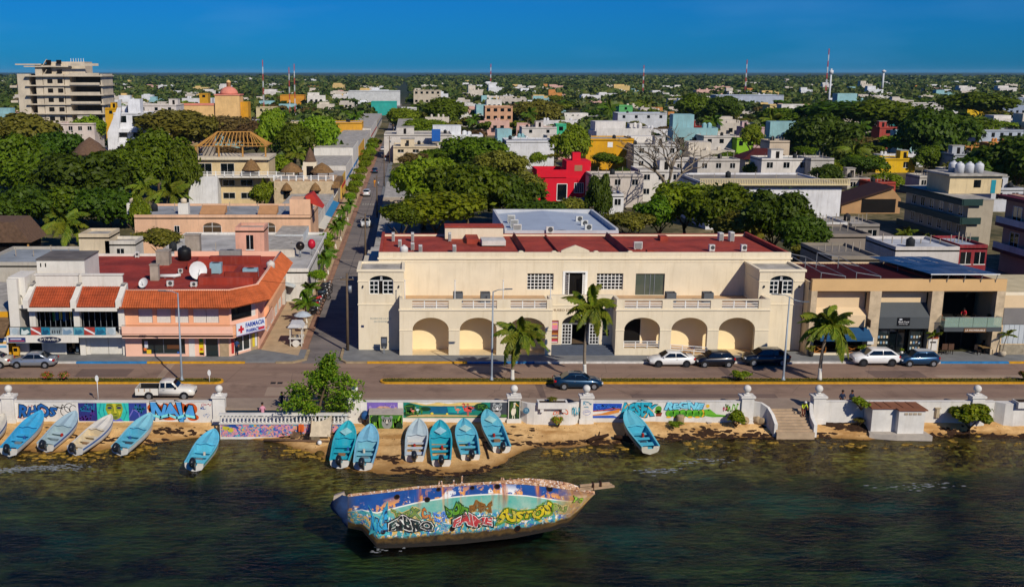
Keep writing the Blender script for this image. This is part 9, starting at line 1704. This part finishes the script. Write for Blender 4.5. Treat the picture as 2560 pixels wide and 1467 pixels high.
y = 82.9;x = XY(753,1080,y)[0];z = sand_z(x,y);t = thing('orange_cloth','orange cloth hanging on a stick by the beach tree','cloth',(x,y,z));MB().loft([[(-.22,0,.4 + .0 * k),(-.22,.05,1.05)] if k == 0 else [(-.22 + k * .15,.06 * (k % 2),.38),(-.22 + k * .15,.06 * (k % 2),1.05)] for k in range(4)],closed=False).build('cloth',paint('#cf5a1c'),t,local=True);MB().cyl((0,.05,0),.025,1.15,6).build('stick',DW,t,local=True)
for i,(px,py,c,lab) in enumerate([(770,1096,'#2a2422','dark crate in the litter under the beach tree'),(738,1092,'#8a6f54','brown crate left of the orange cloth'),(788,1098,'#9a8a70','wooden pallet piece below the tarp')]):
 x,y,z = on_sand(px,py);t = thing('crate',lab,'crate',(x,y,z),rs.uniform(-.4,.4),'crates in the litter under the tree');m = mat('crate_' + c.strip('#'),c,.9,.2,4);MB().box(-.35,.35,-.25,.25,0,.05).build('base',m,t,local=True)
 for k in range(3):MB().box(-.35,.35,-.27,-.25,.08 + k * .1,.15 + k * .1).build('slat',m,t,local=True);MB().box(-.35,.35,.25,.27,.08 + k * .1,.15 + k * .1).build('slat',m,t,local=True)
br = MB()
for k in range(70):
 x,y,z = on_sand(rs.uniform(690,830),rs.uniform(1068,1092));a = rs.uniform(0,6.28);L = rs.uniform(.3,1.0);br.tube([(x,y,z + .02),(x + L * .5 * math.cos(a),y + L * .5 * math.sin(a),z + rs.uniform(.1,.4)),(x + L * math.cos(a),y + L * math.sin(a),z + rs.uniform(.05,.6))],[.025,.018,.008],4)
tag(br.build('brushwood',DW),'tangle of dry brushwood and litter below the balustrade','brushwood',kind='stuff')
x,_ = XY(912,1025,84.9);t = thing('blue_barrel','round blue barrel before the purple fish mural','barrel',(x,84.95,-.55));MB().tube([(0,-.4,.3),(0,-.35,.3),(0,.35,.3),(0,.4,.3)],[.26,.3,.3,.26],14).build('drum',paint('#1f4f86'),t,local=True);MB().lathe([(.12,-.3),(.12,0)],n=8).build('cradle',DW,t,local=True)
for i,(px,py,s,lab) in enumerate([(1797,1118,.45,'brown rock in the shallows, left one'),(1892,1135,.55,'brown rock in the shallows, right one'),(800,1135,.4,'small rock in the shallows by the turquoise boat')]):
 x,y,z = on_sand(px,py);t = thing('rock',lab,'rock',(x,y,z),rs.uniform(0,6),'rocks in the shallows');rr = random.Random(i);MB().loft([[(s * k * rr.uniform(.8,1.15) * math.cos(a),s * k * rr.uniform(.7,1) * math.sin(a),zz * s) for a in [math.pi * j / 5 for j in range(10)]] for k,zz in ((1,-.2),(1.05,.2),(.75,.6),(.3,.75))]).build('stone',mat('mossy_rock','#6a5420',.9,.3,3),t,local=True)
# == air
hz = bpy.data.materials.new('haze_air');hz.use_nodes = True;hz.node_tree.nodes.clear();ho = hz.node_tree.nodes.new('ShaderNodeOutputMaterial');hv = hz.node_tree.nodes.new('ShaderNodeVolumePrincipled')
hv.inputs['Color'].default_value = (.3,.68,1.0,1);hv.inputs['Density'].default_value = 2.4e-5;hv.inputs['Anisotropy'].default_value = 0
hz.node_tree.links.new(hv.outputs[0],ho.inputs['Volume'])
o = MB().box(-16000,16000,-120,28000,-6,60).build('haze',hz);tag(o,'thin blue haze over the distant town','haze',kind='stuff')
